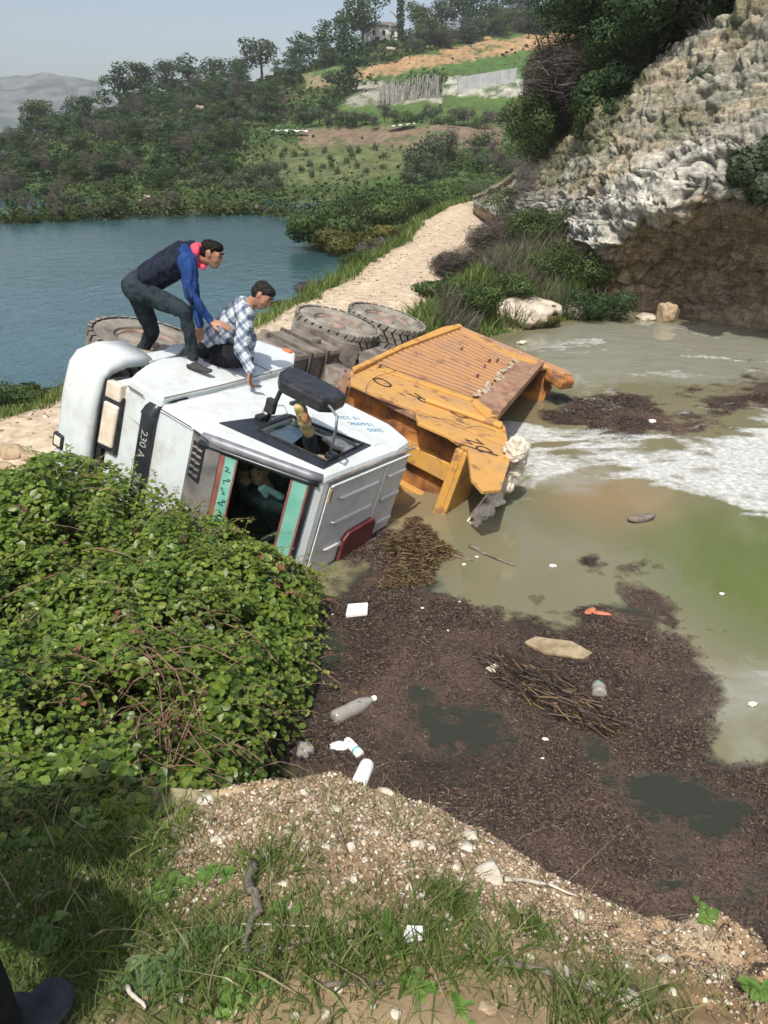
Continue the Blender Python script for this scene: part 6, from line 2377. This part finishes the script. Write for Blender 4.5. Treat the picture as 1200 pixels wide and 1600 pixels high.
# ================================================================= stones, gravel, litter, weeds, walls and house
M_stone = pm('pale_limestone', (.42, .37, .29), (.66, .61, .51), 14, .9, .6, 40, .006, 0, .2)
M_stone2 = pm('brown_stone', (.26, .19, .12), (.42, .33, .22), 14, .9, .6, 40, .006, 0, .2)
M_boulder = pm('boulder_rock', (.30, .25, .19), (.58, .52, .43), 4, .95, .9, 12, .05, 0, .2)


def stone(px, py, wpx, mat, label, group=None, flat=.6, name='stone', z=None, asp=1.0):
    P = at(px, py, 1.6 if z is None else z)
    for _ in range(4):
        P = at(px, py, float(tz(P[0], P[1])[0])) if z is None else P
    r = wpx / 1250 * np.linalg.norm(P - C0) * .5
    me = rock_mesh(name, (r, r * asp, r * flat), mat, int(px + py), 3)
    o = link(name, me, None, P + np.array([0, 0, r * flat * .25]), label=label, cat='stone', group=group)
    o.rotation_euler = (random.uniform(-.2, .2), random.uniform(-.2, .2), random.uniform(0, 6.28))
    return o


stone(765, 1371, 42, M_stone, 'large rounded pale stone on the bank rim beside a whitish stick')
stone(735, 1308, 26, M_stone, 'pale stone on the very rim above the dark scum, upper of two')
stone(728, 1325, 22, M_stone, 'pale stone on the rim, lower of two touching')
stone(652, 1322, 24, M_stone, 'white stone lying in the gravel left of the rim')
stone(602, 1242, 28, M_stone, 'pale block at the tip of the bank by the white bottle')
stone(525, 1268, 20, M_stone, 'roundish white stone on the gravel near the bank tip')
stone(712, 1357, 18, M_stone, 'small bright white stone in a tuft of grass')
stone(478, 1240, 20, M_stone, 'upright pale chip at the left of the bank tip')
stone(742, 1418, 14, M_stone, 'small white pebble in grass below the large stone')
stone(847, 1436, 18, M_stone2, 'brownish pebble right of the large pale stone')
stone(905, 1430, 18, M_stone, 'pale pebble at the end of the whitish stick')
stone(525, 1448, 62, M_stone2, 'flat brown rock half buried at the centre of the bank', flat=.35)
stone(985, 1570, 34, M_stone, 'pale stone at the broken earth edge, bottom right')
stone(925, 1545, 22, M_stone, 'pale stone left of the broken earth edge')
stone(320, 1252, 30, M_stone, 'pale stone at the foot of the bramble', flat=.35)
stone(760, 1575, 26, M_stone2, 'brown stone at the bottom edge of the bank')
stone(1040, 1500, 20, M_stone, 'small pale stone among weeds near the right bank')
stone(870, 1512, 20, M_stone2, 'brown pebble in the middle right of the bank')
for k in range(95):
    px, py = random.gauss(600, 230), random.uniform(1235, 1590)
    lim = np.interp(px, [250, 520, 620, 740, 850, 1000, 1200], [1290, 1235, 1270, 1345, 1385, 1445, 1500])
    if py < lim + 6 or px < 180 or px > 1190:
        continue
    stone(px, py, random.uniform(9, 17), random.choice([M_stone, M_stone, M_stone2]), 'small pale or brown pebble scattered on the gravelly bank', 'pebbles scattered on the bank')


def gravel():
    bm_ = bmesh.new()
    for q in range(9):
        d_ = rng.normal(size=3)
        d_ /= np.linalg.norm(d_)
        bm_.verts.new(tuple(d_ * rng.uniform(.8, 1.1)))
    bmesh.ops.convex_hull(bm_, input=bm_.verts)
    bmesh.ops.triangulate(bm_, faces=bm_.faces)
    bm_.verts.index_update()
    V = np.array([v_.co[:] for v_ in bm_.verts])
    F = np.array([[v_.index for v_ in f_.verts] for f_ in bm_.faces])
    bm_.free()
    n = 100000
    x = rng.uniform(-1.1, 1.6, n)
    ey = np.interp(x, EX, EY)
    y = ey + .05 - np.abs(rng.normal(0, .5, n))
    Q = np.stack([x, y, x * 0], 1)
    keep = (y > .75) & (rng.random(n) < .30 + 1.0 * fbm(Q, 2.5, 3, 121) + .30 * (x > -.6) * (y > 1.3) - .35 * (x < -.55) - .30 * sstep(.3, .7, x) - .35 * sstep(.35, .75, ey - y))
    x, y = x[keep], y[keep]
    P = np.stack([x, y, tz(x, y) + .001], 1)
    m = len(P)
    s = .0018 + .0085 * rng.random(m) ** 3.5
    sc = np.stack([s * rng.uniform(.7, 1.4, m), s, s * .7], 1)
    mt = NT('gravel')
    c = mt.ramp(mt.attr('rnd'), [(0, (.17, .11, .065)), (.4, (.29, .20, .12)), (.75, (.42, .33, .23)), (1, (.66, .60, .50))])
    mt.set(c, .95)
    me = scatter('gravel', V, F, P, rand_rot(m, .8), sc, mt.m)
    link('gravel', me, kind='stuff', label='pale gravel and grit on the rim of the near bank', cat='gravel')
    # road grit and small stones along the road edges
    n = 5000
    y = 6 + 28 * rng.random(n) ** 1.4
    x = np.interp(y, RP[:, 1], RP[:, 0]) + rng.normal(0, 1.0, n)
    d, s_ = road_dist(x, y)
    k = (d < 1.6) & (rng.random(n) < .25 + .75 * (np.abs(d - 1.25) < .3))
    x, y = x[k], y[k]
    P = np.stack([x, y, tz(x, y)], 1)
    s = rng.uniform(.012, .05, len(P)) * (rng.random(len(P)) ** 1.5 + .3)
    me = scatter('road_stones', V, F, P, rand_rot(len(P), .8), np.stack([s, s, s * .6], 1), mt.m)
    link('road_stones', me, kind='stuff', label='loose stones along the edges of the dirt road', cat='gravel')


gravel()


# broad-leaved weeds on the bank
def weed(px, py, n, size, label, mat=None, kind='weed', upright=.5):
    P = at(px, py, 1.8)
    for _ in range(3):
        P = at(px, py, float(tz(P[0], P[1])[0]))
    e = empty('weed', P, label, 'weed')
    mb = MB()
    rs = random.Random(int(px))
    for k in range(int(n * 2.2)):
        a = rs.uniform(0, 6.283)
        el = rs.uniform(.15, upright)
        L_ = size * .62 * rs.uniform(.5, 1.15)
        wd = L_ * rs.uniform(.24, .34)
        d = np.array([math.cos(a) * math.cos(el), math.sin(a) * math.cos(el), math.sin(el)])
        s_ = np.array([-math.sin(a), math.cos(a), 0])
        b0 = np.array([rs.gauss(0, size * .25), rs.gauss(0, size * .25), 0])
        rows = []
        for t, w_ in ((0, .12), (.25, .7), (.5, 1), (.75, .75), (1, .05)):
            c = b0 + d * L_ * t - np.array([0, 0, .35 * L_ * t * t])
            u = np.array([0, 0, .12 * L_ * w_])
            rows.append([mb.bm.verts.new(tuple(c - s_ * wd * w_ + u)), mb.bm.verts.new(tuple(c)), mb.bm.verts.new(tuple(c + s_ * wd * w_ + u))])
        for r0, r1 in zip(rows[:-1], rows[1:]):
            for q in range(2):
                mb.bm.faces.new((r0[q], r0[q + 1], r1[q + 1], r1[q]))
    o = link('leaves', mb.mesh('leaves', mat or M_weed, True), e)
    o['kind'] = 'stuff'
    return e


n_ = NT('weed_leaf')
c_ = n_.ramp(n_.noise(n_.coord(), 12, 3), [(.3, (.055, .12, .018)), (.7, (.12, .20, .035))])
M_weed = n_.set(c_, .5, None, 0, .4)
n_ = NT('weed_leaf_grey')
c_ = n_.ramp(n_.noise(n_.coord(), 12, 3), [(.3, (.055, .10, .035)), (.7, (.10, .155, .06))])
M_weedg = n_.set(c_, .55, None, 0, .35)
for px, py, n, s, lb, mt in [(265, 1400, 24, .085, 'large round-leaved weed in the sunny grass left of centre', M_weed), (330, 1375, 14, .06, 'smaller round-leaved weed right of the large one', M_weed), (230, 1360, 12, .05, 'small weed above the large round-leaved one', M_weed),
                             (255, 1530, 18, .11, 'long-leaved grey-green weed near the bottom left', M_weedg), (330, 1480, 14, .08, 'lance-leaved weed in the middle of the bank', M_weedg), (440, 1430, 10, .06, 'narrow-leaved weed beside the dead stick', M_weed),
                             (60, 1470, 14, .08, 'weed in the shade beside the bystander', M_weed), (120, 1290, 16, .07, 'weed in the shade below the bramble', M_weed), (720, 1580, 10, .05, 'weed at the bottom centre of the bank', M_weed), (610, 1460, 12, .06, 'tuft weed right of the flat brown rock', M_weed),
                             (370, 1560, 18, .08, 'bright weed at the bottom, left of centre', M_weed), (1100, 1430, 10, .06, 'sprig rising over the rim at the right edge', M_weed), (640, 1545, 12, .06, 'leafy clump at the bottom centre', M_weed), (1185, 1550, 12, .06, 'leafy clump in the bottom right corner', M_weed)]:
    weed(px, py, n, s, lb, mt)


# tufts of long grass
def tuft_patch():
    pts = []
    cx = [(560, 1520, .12, 420), (330, 1560, .14, 500), (700, 1400, .07, 200), (830, 1400, .05, 120), (1000, 1530, .09, 220), (650, 1500, .10, 300), (480, 1540, .12, 300), (200, 1440, .12, 300), (420, 1350, .08, 180), (760, 1500, .10, 260), (60, 1380, .2, 500), (150, 1330, .15, 350), (900, 1570, .08, 200), (220, 1290, .12, 260), (110, 1560, .15, 400)]
    for px, py, r, n in cx:
        P = at(px, py, 1.8)
        k = rng.normal(0, r * .6, (n, 2))
        pts.append(np.stack([P[0] + k[:, 0], P[1] + k[:, 1]], 1))
    A = np.concatenate(pts)
    A = A[A[:, 1] < np.interp(A[:, 0], EX, EY) - .03]
    P = np.stack([A[:, 0], A[:, 1], tz(A[:, 0], A[:, 1]) - .005], 1)
    m = len(P)
    blades('grass_tufts', P, rng.uniform(.03, .10, m), rng.uniform(.0018, .004, m), L_grass, .9, np.clip(rng.beta(2, 4, m), 0, 1), .7, 'tufts of longer grass on the near bank')
    # dead stalks
    n = 700
    x = rng.uniform(-1.2, 1.0, n)
    y = rng.uniform(.9, 1.9, n)
    k = y < np.interp(x, EX, EY) - .03
    P = np.stack([x[k], y[k], tz(x[k], y[k])], 1)
    m = len(P)
    blades('dead_stalks', P, rng.uniform(.04, .16, m), rng.uniform(.0008, .0016, m), L_dry, 2.2, None, .6, 'thin dead stalks lying and standing on the near bank')


tuft_patch()


def stick(pts, r, mat, label, name='stick', cat='stick', zoff=.012, z=None):
    Ps = []
    for px, py in pts:
        if z is None:
            P = at(px, py, 1.7)
            for _ in range(3):
                P = at(px, py, float(tz(P[0], P[1])[0]))
            P[2] += zoff
        else:
            P = at(px, py, z)
        Ps.append(P)
    o = Ps[0].copy()
    Ps = [p - o for p in Ps]
    # bumps of wood
    fine = []
    for a, b in zip(Ps[:-1], Ps[1:]):
        for t in (0, .33, .66):
            fine.append(a * (1 - t) + b * t + np.array([random.gauss(0, r * .4), random.gauss(0, r * .4), random.gauss(0, r * .3)]))
    fine.append(Ps[-1])
    rs = [r * (1 - .55 * i / len(fine)) * random.uniform(.85, 1.15) for i in range(len(fine))]
    return MB().tube(fine, rs, 7).build(name, mat, None, True, loc=o, label=label, cat=cat)


M_deadw = pm('dead_wood', (.10, .085, .07), (.22, .19, .155), 20, .9, .5)
M_palew = pm('bleached_wood', (.38, .35, .29), (.56, .52, .44), 20, .9, .4)
stick([(788, 1380), (830, 1381), (860, 1388), (900, 1404)], .006, M_palew, 'whitish bleached stick reaching right from the large pale stone')
stick([(400, 1360), (396, 1400), (402, 1440), (388, 1470), (386, 1500)], .012, M_deadw, 'dark dead stem standing in the grass at the centre left', zoff=.03)
stick([(395, 1495), (440, 1488), (490, 1468), (510, 1455)], .008, M_deadw, 'dark branch lying towards the flat brown rock')
stick([(780, 1512), (850, 1525), (905, 1545), (970, 1572)], .008, M_deadw, 'dark root running to the broken edge at the lower right')
stick([(500, 1545), (560, 1543), (600, 1543)], .006, M_deadw, 'short dark twig at the bottom centre')
stick([(196, 1545), (212, 1562), (228, 1582)], .006, M_palew, 'short pale stick among the weeds at the bottom left')
stick([(370, 1450), (430, 1451), (500, 1454)], .0025, M_palew, 'thin pale stalk lying level across the grass')

# ---- boulders and rocks at the pond edge
for (px, py, wpx, fl, lb, mt) in [(812, 505, 100, .52, 'big pale boulder at the pond edge behind the dumper', M_boulder), (905, 492, 72, .42, 'flat-topped pale boulder right of the big one', M_boulder), (1042, 498, 34, 1.15, 'upright tan rock standing alone in the water below the cliff', M_stone2),
                                  (862, 505, 20, .7, 'small brown rock between the two boulders', M_stone2), (816, 533, 16, .5, 'small pale stone in the shallow water behind the dumper tail', M_stone), (790, 480, 22, .8, 'small pale rock perched behind the big boulder', M_boulder), (1010, 495, 30, .4, 'low dark rock at the cliff foot', M_boulder)]:
    P = at(px, py, WATER + .05)
    r = wpx / 1250 * np.linalg.norm(P - C0) * .5
    me = rock_mesh('boulder', (r, r * .8, r * fl), mt, int(px), 4, .5)
    zb_ = max(float(tz(P[0], P[1])[0]), WATER)
    o = link('boulder', me, None, (P[0], P[1], zb_ + r * fl * .35), label=lb, cat='boulder')
# clods at the broken edge of the road by the bumper
for k, (px, py, wp) in enumerate([(22, 718, 40), (50, 722, 30), (80, 735, 34), (8, 735, 26), (105, 742, 26)]):
    P = at(px, py, .75)
    P[2] = float(tz(P[0], P[1])[0]) + .02
    r = wp / 1250 * np.linalg.norm(P - C0) * .5
    link('earth_clod', rock_mesh('earth_clod', (r, r, r * .5), M_stone2, k + 50), None, P, label='brown clod at the broken road edge beside the bumper', cat='clod', group='clods at the broken road edge')


# ---- floating things
M_clear = NT('murky_clear_plastic')
M_clear.b.inputs['Alpha'].default_value = .62
M_clear = M_clear.set((.42, .40, .36), .15, None, 0, .6)
M_whitepl = pm('white_plastic', (.72, .72, .70), (.84, .84, .82), 9, .35, .05)
M_foamw = pm('white_foam_block', (.75, .73, .68), (.86, .85, .81), 12, .8, .4)


def bottle(p0, p1, r, mat, label, capmat=None, neck=True, base='white', name='bottle', dz=0.0):
    a, b = at(*p0, WATER + r * .4), at(*p1, WATER + r * .4)
    L_ = np.linalg.norm(b - a)
    e = empty(name, a, label, 'bottle')
    d = (b - a) / L_
    rot = Matrix(frame(d, np.array([0, 0, 1.])).tolist()).to_4x4()
    e.matrix_world = Matrix.Translation(a) @ rot
    if neck:
        pr = [(0, r * .55), (.02 * L_, r * .92), (.08 * L_, r), (.30 * L_, r * .98), (.34 * L_, r * .93), (.38 * L_, r * .98), (.62 * L_, r), (.78 * L_, r * .72), (.90 * L_, r * .32), (.93 * L_, r * .30)]
    else:
        pr = [(0, r * .8), (.03 * L_, r), (.80 * L_, r), (.90 * L_, r * .9), (.96 * L_, r * .62), (L_, r * .40)]
    body = MB().lathe(pr, 2, 24).build('body', mat, e, True)
    if capmat:
        MB().lathe([(.92 * L_, r * .40), (.985 * L_, r * .40), (L_, r * .34), (L_, 0.001)], 2, 16).build('cap', capmat, e, True)
    return e


M_greencap = pm('green_cap', (.02, .35, .20), (.04, .45, .27), 20, .4, 0)
bottle((520, 1123), (587, 1090), .047, M_clear, 'large clear plastic bottle with white cap floating near the bramble', M_whitepl)
bottle((560, 1226), (576, 1190), .042, M_whitepl, 'white round-ended plastic bottle standing at the tip of the bank', None, False)
b_ = bottle((563, 1180), (540, 1155), .028, M_whitepl, 'small white container with pale blue stripes floating above the white bottle', None, False, name='container')
MB().lathe([(.03, .0285), (.05, .0285)], 2, 20).build('stripe', pm('pale_blue_print', (.15, .42, .45), (.25, .52, .55), 20, .4, 0), b_, True)
o_ = MB().blob((0, 0, 0), (.055, .035, .018), 3, .6, 12).build('plastic_bag', M_whitepl, None, True)
o_.location = at(528, 1165, WATER + .015)
tag(o_, 'crumpled scrap of white plastic beside the striped container', 'plastic scrap')
o_ = MB().blob((0, 0, 0), (.055, .045, .045), 3, .45, 14).build('crushed_bottle', M_clear, None, True)
o_.location = at(474, 1172, WATER + .03)
tag(o_, 'crushed clear plastic bottle against the bramble edge', 'crushed bottle')
bottle((937, 1086), (934, 1066), .046, M_clear, 'clear bottle with bright green cap bobbing upright in the scum', M_greencap)
o_ = MB().poly_prism([(-.09, -.06), (.07, -.075), (.10, .05), (-.05, .075)], 2, 0, .035, .008).build('foam_block', M_foamw)
o_.location = at(557, 956, WATER + .012)
o_.rotation_euler = (.06, -.08, .2)
tag(o_, 'white foam block floating below the cab roof', 'foam block')
o_ = MB().poly_prism([(-.30, -.02), (-.22, .085), (.10, .11), (.29, .0), (.22, -.10), (-.12, -.115)], 2, 0, .022, .004).build('board', pm('pale_wet_board', (.20, .15, .085), (.36, .29, .18), 9, .8, .4))
p_ = at(873, 1014, WATER + .004)
o_.location = p_
o_.rotation_euler = (.02, .02, -.30)
o_.scale = (.78, .85, 1)
tag(o_, 'pale rectangular wooden board floating in the scum', 'board')
M_orange = pm('orange_scrap', (.38, .12, .06), (.50, .20, .11), 20, .6, .2)
for k, (px, py, lb) in enumerate([(922, 954, 'orange scrap of plastic in the scum, left of a pair'), (939, 958, 'orange scrap of plastic in the scum, right of a pair')]):
    o_ = MB().blob((0, 0, 0), (.07, .028, .012), 2, .6, 20 + k).build('plastic_scrap', M_orange, None, True)
    o_.location = at(px, py, WATER + .012)
    o_.rotation_euler = (0, 0, .7 - k)
    tag(o_, lb, 'plastic scrap')
stick([(735, 854), (765, 868), (803, 883)], .018, M_deadw, 'thin dark branch floating below the dumper', z=WATER + .012)
stick([(705, 866), (740, 876)], .01, M_deadw, 'short dark twig floating left of the thin dark branch', z=WATER + .01)
o_ = MB().blob((0, 0, 0), (.15, .06, .045), 2, .5, 33).build('driftwood', M_deadw, None, True)
o_.location = at(1003, 810, WATER + .02)
o_.rotation_euler = (0, 0, .3)
tag(o_, 'small black lump of driftwood in the open brown water', 'driftwood')
for k, (px, py, w_, m__) in enumerate([(773, 1046, .016, M_whitepl), (852, 1155, .02, M_foamw), (848, 1185, .010, M_foamw), (800, 1057, .014, M_foamw), (745, 870, .02, M_foamw), (725, 882, .02, M_foamw), (864, 884, .03, M_foamw), (1128, 928, .025, M_foamw), (1176, 1100, .03, M_foamw), (660, 950, .014, M_foamw), (700, 985, .010, M_foamw), (520, 960, .012, M_foamw), (1020, 658, .05, M_foamw), (718, 940, .01, M_foamw)]):
    o_ = MB().blob((0, 0, 0), (w_, w_ * .7, w_ * .5), 1, .4, 40 + k).build('foam_crumb', m__)
    o_.location = at(px, py, WATER + .012)
    tag(o_, 'tiny pale crumb of foam floating on the pond', 'foam crumb', 'foam crumbs floating on the pond')
o_ = MB().blob((0, 0, 0), (.05, .035, .03), 2, .4, 61).build('foam_crumb', M_stone)
o_.location = at(775, 1047, WATER + .01)
o_.location = at(772, 1045, WATER + .015)
tag(o_, 'tan lump at the upper end of the dark reed bundle', 'foam crumb')


# long bundle of dark reeds
def reeds():
    a, b = at(762, 1028, WATER), at(950, 1140, WATER)
    n = 3600
    t = rng.random(n)
    w_ = np.interp(t, [0, .3, .7, 1], [.05, .09, .10, .04])
    d = (b - a) / np.linalg.norm(b - a)
    s = np.array([-d[1], d[0], 0])
    P = a + (b - a) * t[:, None] + s * (rng.normal(0, .6, n) * w_)[:, None]
    P[:, 2] = WATER + .01 + np.abs(rng.normal(0, .025, n)) * (1 - np.abs(t - .5))
    az = math.atan2(d[1], d[0]) + rng.normal(0, .35, n)
    rot = np.stack([np.stack([np.cos(az), np.sin(az), rng.normal(0, .12, n)], 1), np.stack([-np.sin(az), np.cos(az), np.zeros(n)], 1), np.tile([0, 0, 1.], (n, 1))], 2)
    tv = np.array([(-1, -.04, 0), (1, -.04, 0), (1, .04, .05), (-1, .04, .05)])
    sc = np.stack([rng.uniform(.03, .10, n), rng.uniform(.03, .09, n), np.full(n, .1)], 1)
    me = scatter('reed_bundle', tv, CARD_F, P, rot, sc, leafmat('wet_reed', [(0, (.008, .005, .003)), (.7, (.034, .018, .010)), (.92, (.08, .05, .025)), (1, (.20, .14, .05))], .6, 0, .4))
    link('reed_bundle', me, label='long dark brown bundle of wet reeds floating slantwise in the scum', cat='reed bundle', kind='stuff')
    # weed clumps between cab and dumper
    n = 12000
    px, py = rng.uniform(520, 720, n), rng.uniform(800, 920, n)
    P = at(px, py, WATER)
    k = inpoly(SCUM[1], px, py) & (fbm(P, 2.2, 3, 140) > -.05)
    P = P[k]
    P[:, 2] += rng.random(len(P)) * .07 * np.maximum(fbm(P, 2.2, 3, 140), 0) * 2.5
    m = len(P)
    me = scatter('floating_weed', tv, CARD_F, P, rand_rot(m, .5), np.stack([rng.uniform(.012, .05, m), rng.uniform(.03, .09, m), np.full(m, .1)], 1), leafmat('brown_weed', [(0, (.025, .014, .008)), (.5, (.09, .05, .028)), (.8, (.15, .10, .05)), (1, (.10, .13, .04))], .8, 0, .3))
    link('floating_weed', me, label='brown clumps of uprooted weed floating below the cab roof', cat='floating weed', kind='stuff')


reeds()
o_ = MB().poly_prism([(-.05, -.02), (.03, -.035), (.06, .01), (.0, .03)], 2, 0, .012, .003).build('paper_scrap', M_whitepl)
P_ = at(640, 1475, 1.8)
P_ = at(640, 1475, float(tz(P_[0], P_[1])[0]))
o_.location = P_ + np.array([0, 0, .03])
o_.scale = (.6, .6, .6)
o_.rotation_euler = (.3, .2, .5)
tag(o_, 'crumpled white paper scrap in the grass at the bottom centre', 'paper scrap')

# ---- house on the ridge
def house():
    P = on_hill(602, 62)
    sc = hgt(1, P)          # metres per photo pixel there
    e = empty('house', P, 'small white flat-roofed house on the ridge between the big tree and the cypress', 'house')
    Mw = pm('white_plaster', (.62, .60, .55), (.74, .72, .68), .5, .9, .1)
    Mr = pm('grey_roof', (.25, .24, .22), (.36, .34, .31), .5, .9, .1)
    W, D, Hh = 46 * sc, 30 * sc, 17 * sc
    MB().box((-W / 2, 0, -1.0), (W / 2, D, Hh)).build('wall', Mw, e)
    MB().poly_prism([(-W / 2 - .4, Hh), (W / 2 + .4, Hh), (W / 2 + .2, Hh + 1.2 * sc), (.1 * W, Hh + 4 * sc), (-W / 2 - .2, Hh + 1.4 * sc)], 1, -.5, D + .4).build('roof', Mr, e)
    for k, x in enumerate((-16, -2, 10)):
        wn = MB().box((x * sc - 2.2 * sc, -.06, 5 * sc), (x * sc + 2.2 * sc, .02, 11 * sc)).build('window', M_dark, e)
        MB().box((x * sc - 2.5 * sc, -.12, 4.2 * sc), (x * sc + 2.5 * sc, -.0, 4.9 * sc)).build('sill', Mw, wn)
    MB().box((3 * sc, -4 * sc, Hh - 1 * sc), (W / 2, 0, Hh)).build('porch_roof', Mr, e)
    for x in (5, 20):
        MB().box((x * sc, -3.6 * sc, -1), (x * sc + .8 * sc, -2.9 * sc, Hh - 1 * sc)).build('porch_post', Mw, e)
    e.rotation_euler = (0, 0, .25)


house()


def terrace_things():
    # palisade of leaning grey poles
    A, B = on_hill(592, 156), on_hill(690, 147)
    e = empty('pole_fence', A, 'ragged palisade of leaning grey poles on the terrace', 'fence')
    Mg = pm('grey_weathered_wood', (.16, .155, .145), (.34, .33, .31), 3, .9, .2)
    sc = hgt(1, A)
    for k in range(64):
        t = k / 63
        P = A * (1 - t) + B * t - A
        h = random.uniform(17, 32) * sc
        lean = random.gauss(0, .16)
        MB().tube([P + np.array([0, random.uniform(-.3, .3), -.6]), P + np.array([lean * h, random.uniform(-.4, .4), h])], [.14, .10], 5).build('pole', Mg, e)
    C_ = on_hill(715, 142)
    D_ = on_hill(806, 134)
    e2 = empty('retaining_wall', C_, 'pale grey concrete retaining wall at the back of the terrace', 'wall')
    h = 20 * sc
    d = D_ - C_
    mb = MB()
    n_seg = 7
    for k in range(n_seg):
        a, b = d * (k / n_seg), d * ((k + .985) / n_seg)
        m_ = MB()
        vs = [m_.bm.verts.new(tuple(p)) for p in (a + [0, 0, -1.5], b + [0, 0, -1.5], b + [0, 0, h], a + [0, 0, h], a + [0, 1, -1.5], b + [0, 1, -1.5], b + [0, 1, h], a + [0, 1, h])]
        for f in ((0, 1, 2, 3), (4, 7, 6, 5), (0, 4, 5, 1), (1, 5, 6, 2), (2, 6, 7, 3), (3, 7, 4, 0)):
            m_.bm.faces.new([vs[i] for i in f])
        m_.build('wall_panel', bpy.data.materials.get('pale_concrete') or pm('pale_concrete', (.36, .37, .37), (.48, .49, .49), .8, .9, .1), e2)
    # white sheeting below the terrace
    for (x0, x1, py, hh, lb) in [(425, 481, 216, 5, 'long strip of white plastic sheeting left of the eroded bank'), (606, 648, 210, 4, 'short strip of white sheeting on the eroded bank')]:
        A, B = on_hill(x0, py), on_hill(x1, py - 2)
        m_ = MB()
        N = 14
        prev = None
        for k in range(N + 1):
            t = k / N
            c = A * (1 - t) + B * t - A + np.array([0, 0, .4])
            s = hgt(1, A)
            ring = [m_.bm.verts.new(tuple(c + np.array([0, -.8, .1 + .1 * math.sin(k * 1.7)]))), m_.bm.verts.new(tuple(c + np.array([0, 0, hh * s * (.5 + .08 * math.sin(k * 2.3))]))), m_.bm.verts.new(tuple(c + np.array([0, 1.0, .1])))]
            if prev:
                for q in range(2):
                    m_.bm.faces.new((prev[q], prev[q + 1], ring[q + 1], ring[q]))
            prev = ring
        m_.build('plastic_sheeting', M_whitepl, None, True, loc=A, label=lb, cat='plastic sheet')
    # pale stones of the slope
    for (px, py, wp, lb) in [(312, 180, 18, 'pale rock showing between the trees at the centre of the wood'), (300, 172, 12, 'smaller pale rock above the other in the wood'), (450, 108, 8, 'pale boulder near the skyline'), (425, 118, 10, 'pale boulder below the pale feathery tree'), (240, 318, 14, 'pale rock on the far shore'), (232, 326, 10, 'second pale rock on the far shore'), (246, 145, 9, 'pale rock near the ridge, left part'), (256, 165, 8, 'pale rock among the trees, left part'), (610, 82, 12, 'pale stone bank among the trees below the house')]:
        P = on_hill(px, py)
        r = wp * hgt(1, P) * .5
        link('hill_rock', rock_mesh('hill_rock', (r * 1.2, r, r * .45), M_boulder, int(px)), None, P + np.array([0, -1, .5]), label=lb, cat='rock')


terrace_things()

# ---- haze: one closed box of thin air round the whole scene, the sky outside it
mb = MB().box((-1500, -30, -6), (1200, 1500, 190))
hz = mb.mesh('haze', None) if False else None
me = bpy.data.meshes.new('haze')
mb.bm.to_mesh(me)
hm = bpy.data.materials.new('haze_air')
hm.use_nodes = True
ht = hm.node_tree
ht.nodes.remove(ht.nodes['Principled BSDF'])
pv = ht.nodes.new('ShaderNodeVolumePrincipled')
pv.inputs['Color'].default_value = (.88, .95, 1.0, 1)
pv.inputs['Density'].default_value = .00032
pv.inputs['Anisotropy'].default_value = -.3
ht.links.new(pv.outputs[0], ht.nodes['Material Output'].inputs['Volume'])
me.materials.append(hm)
link('haze', me, kind='stuff')
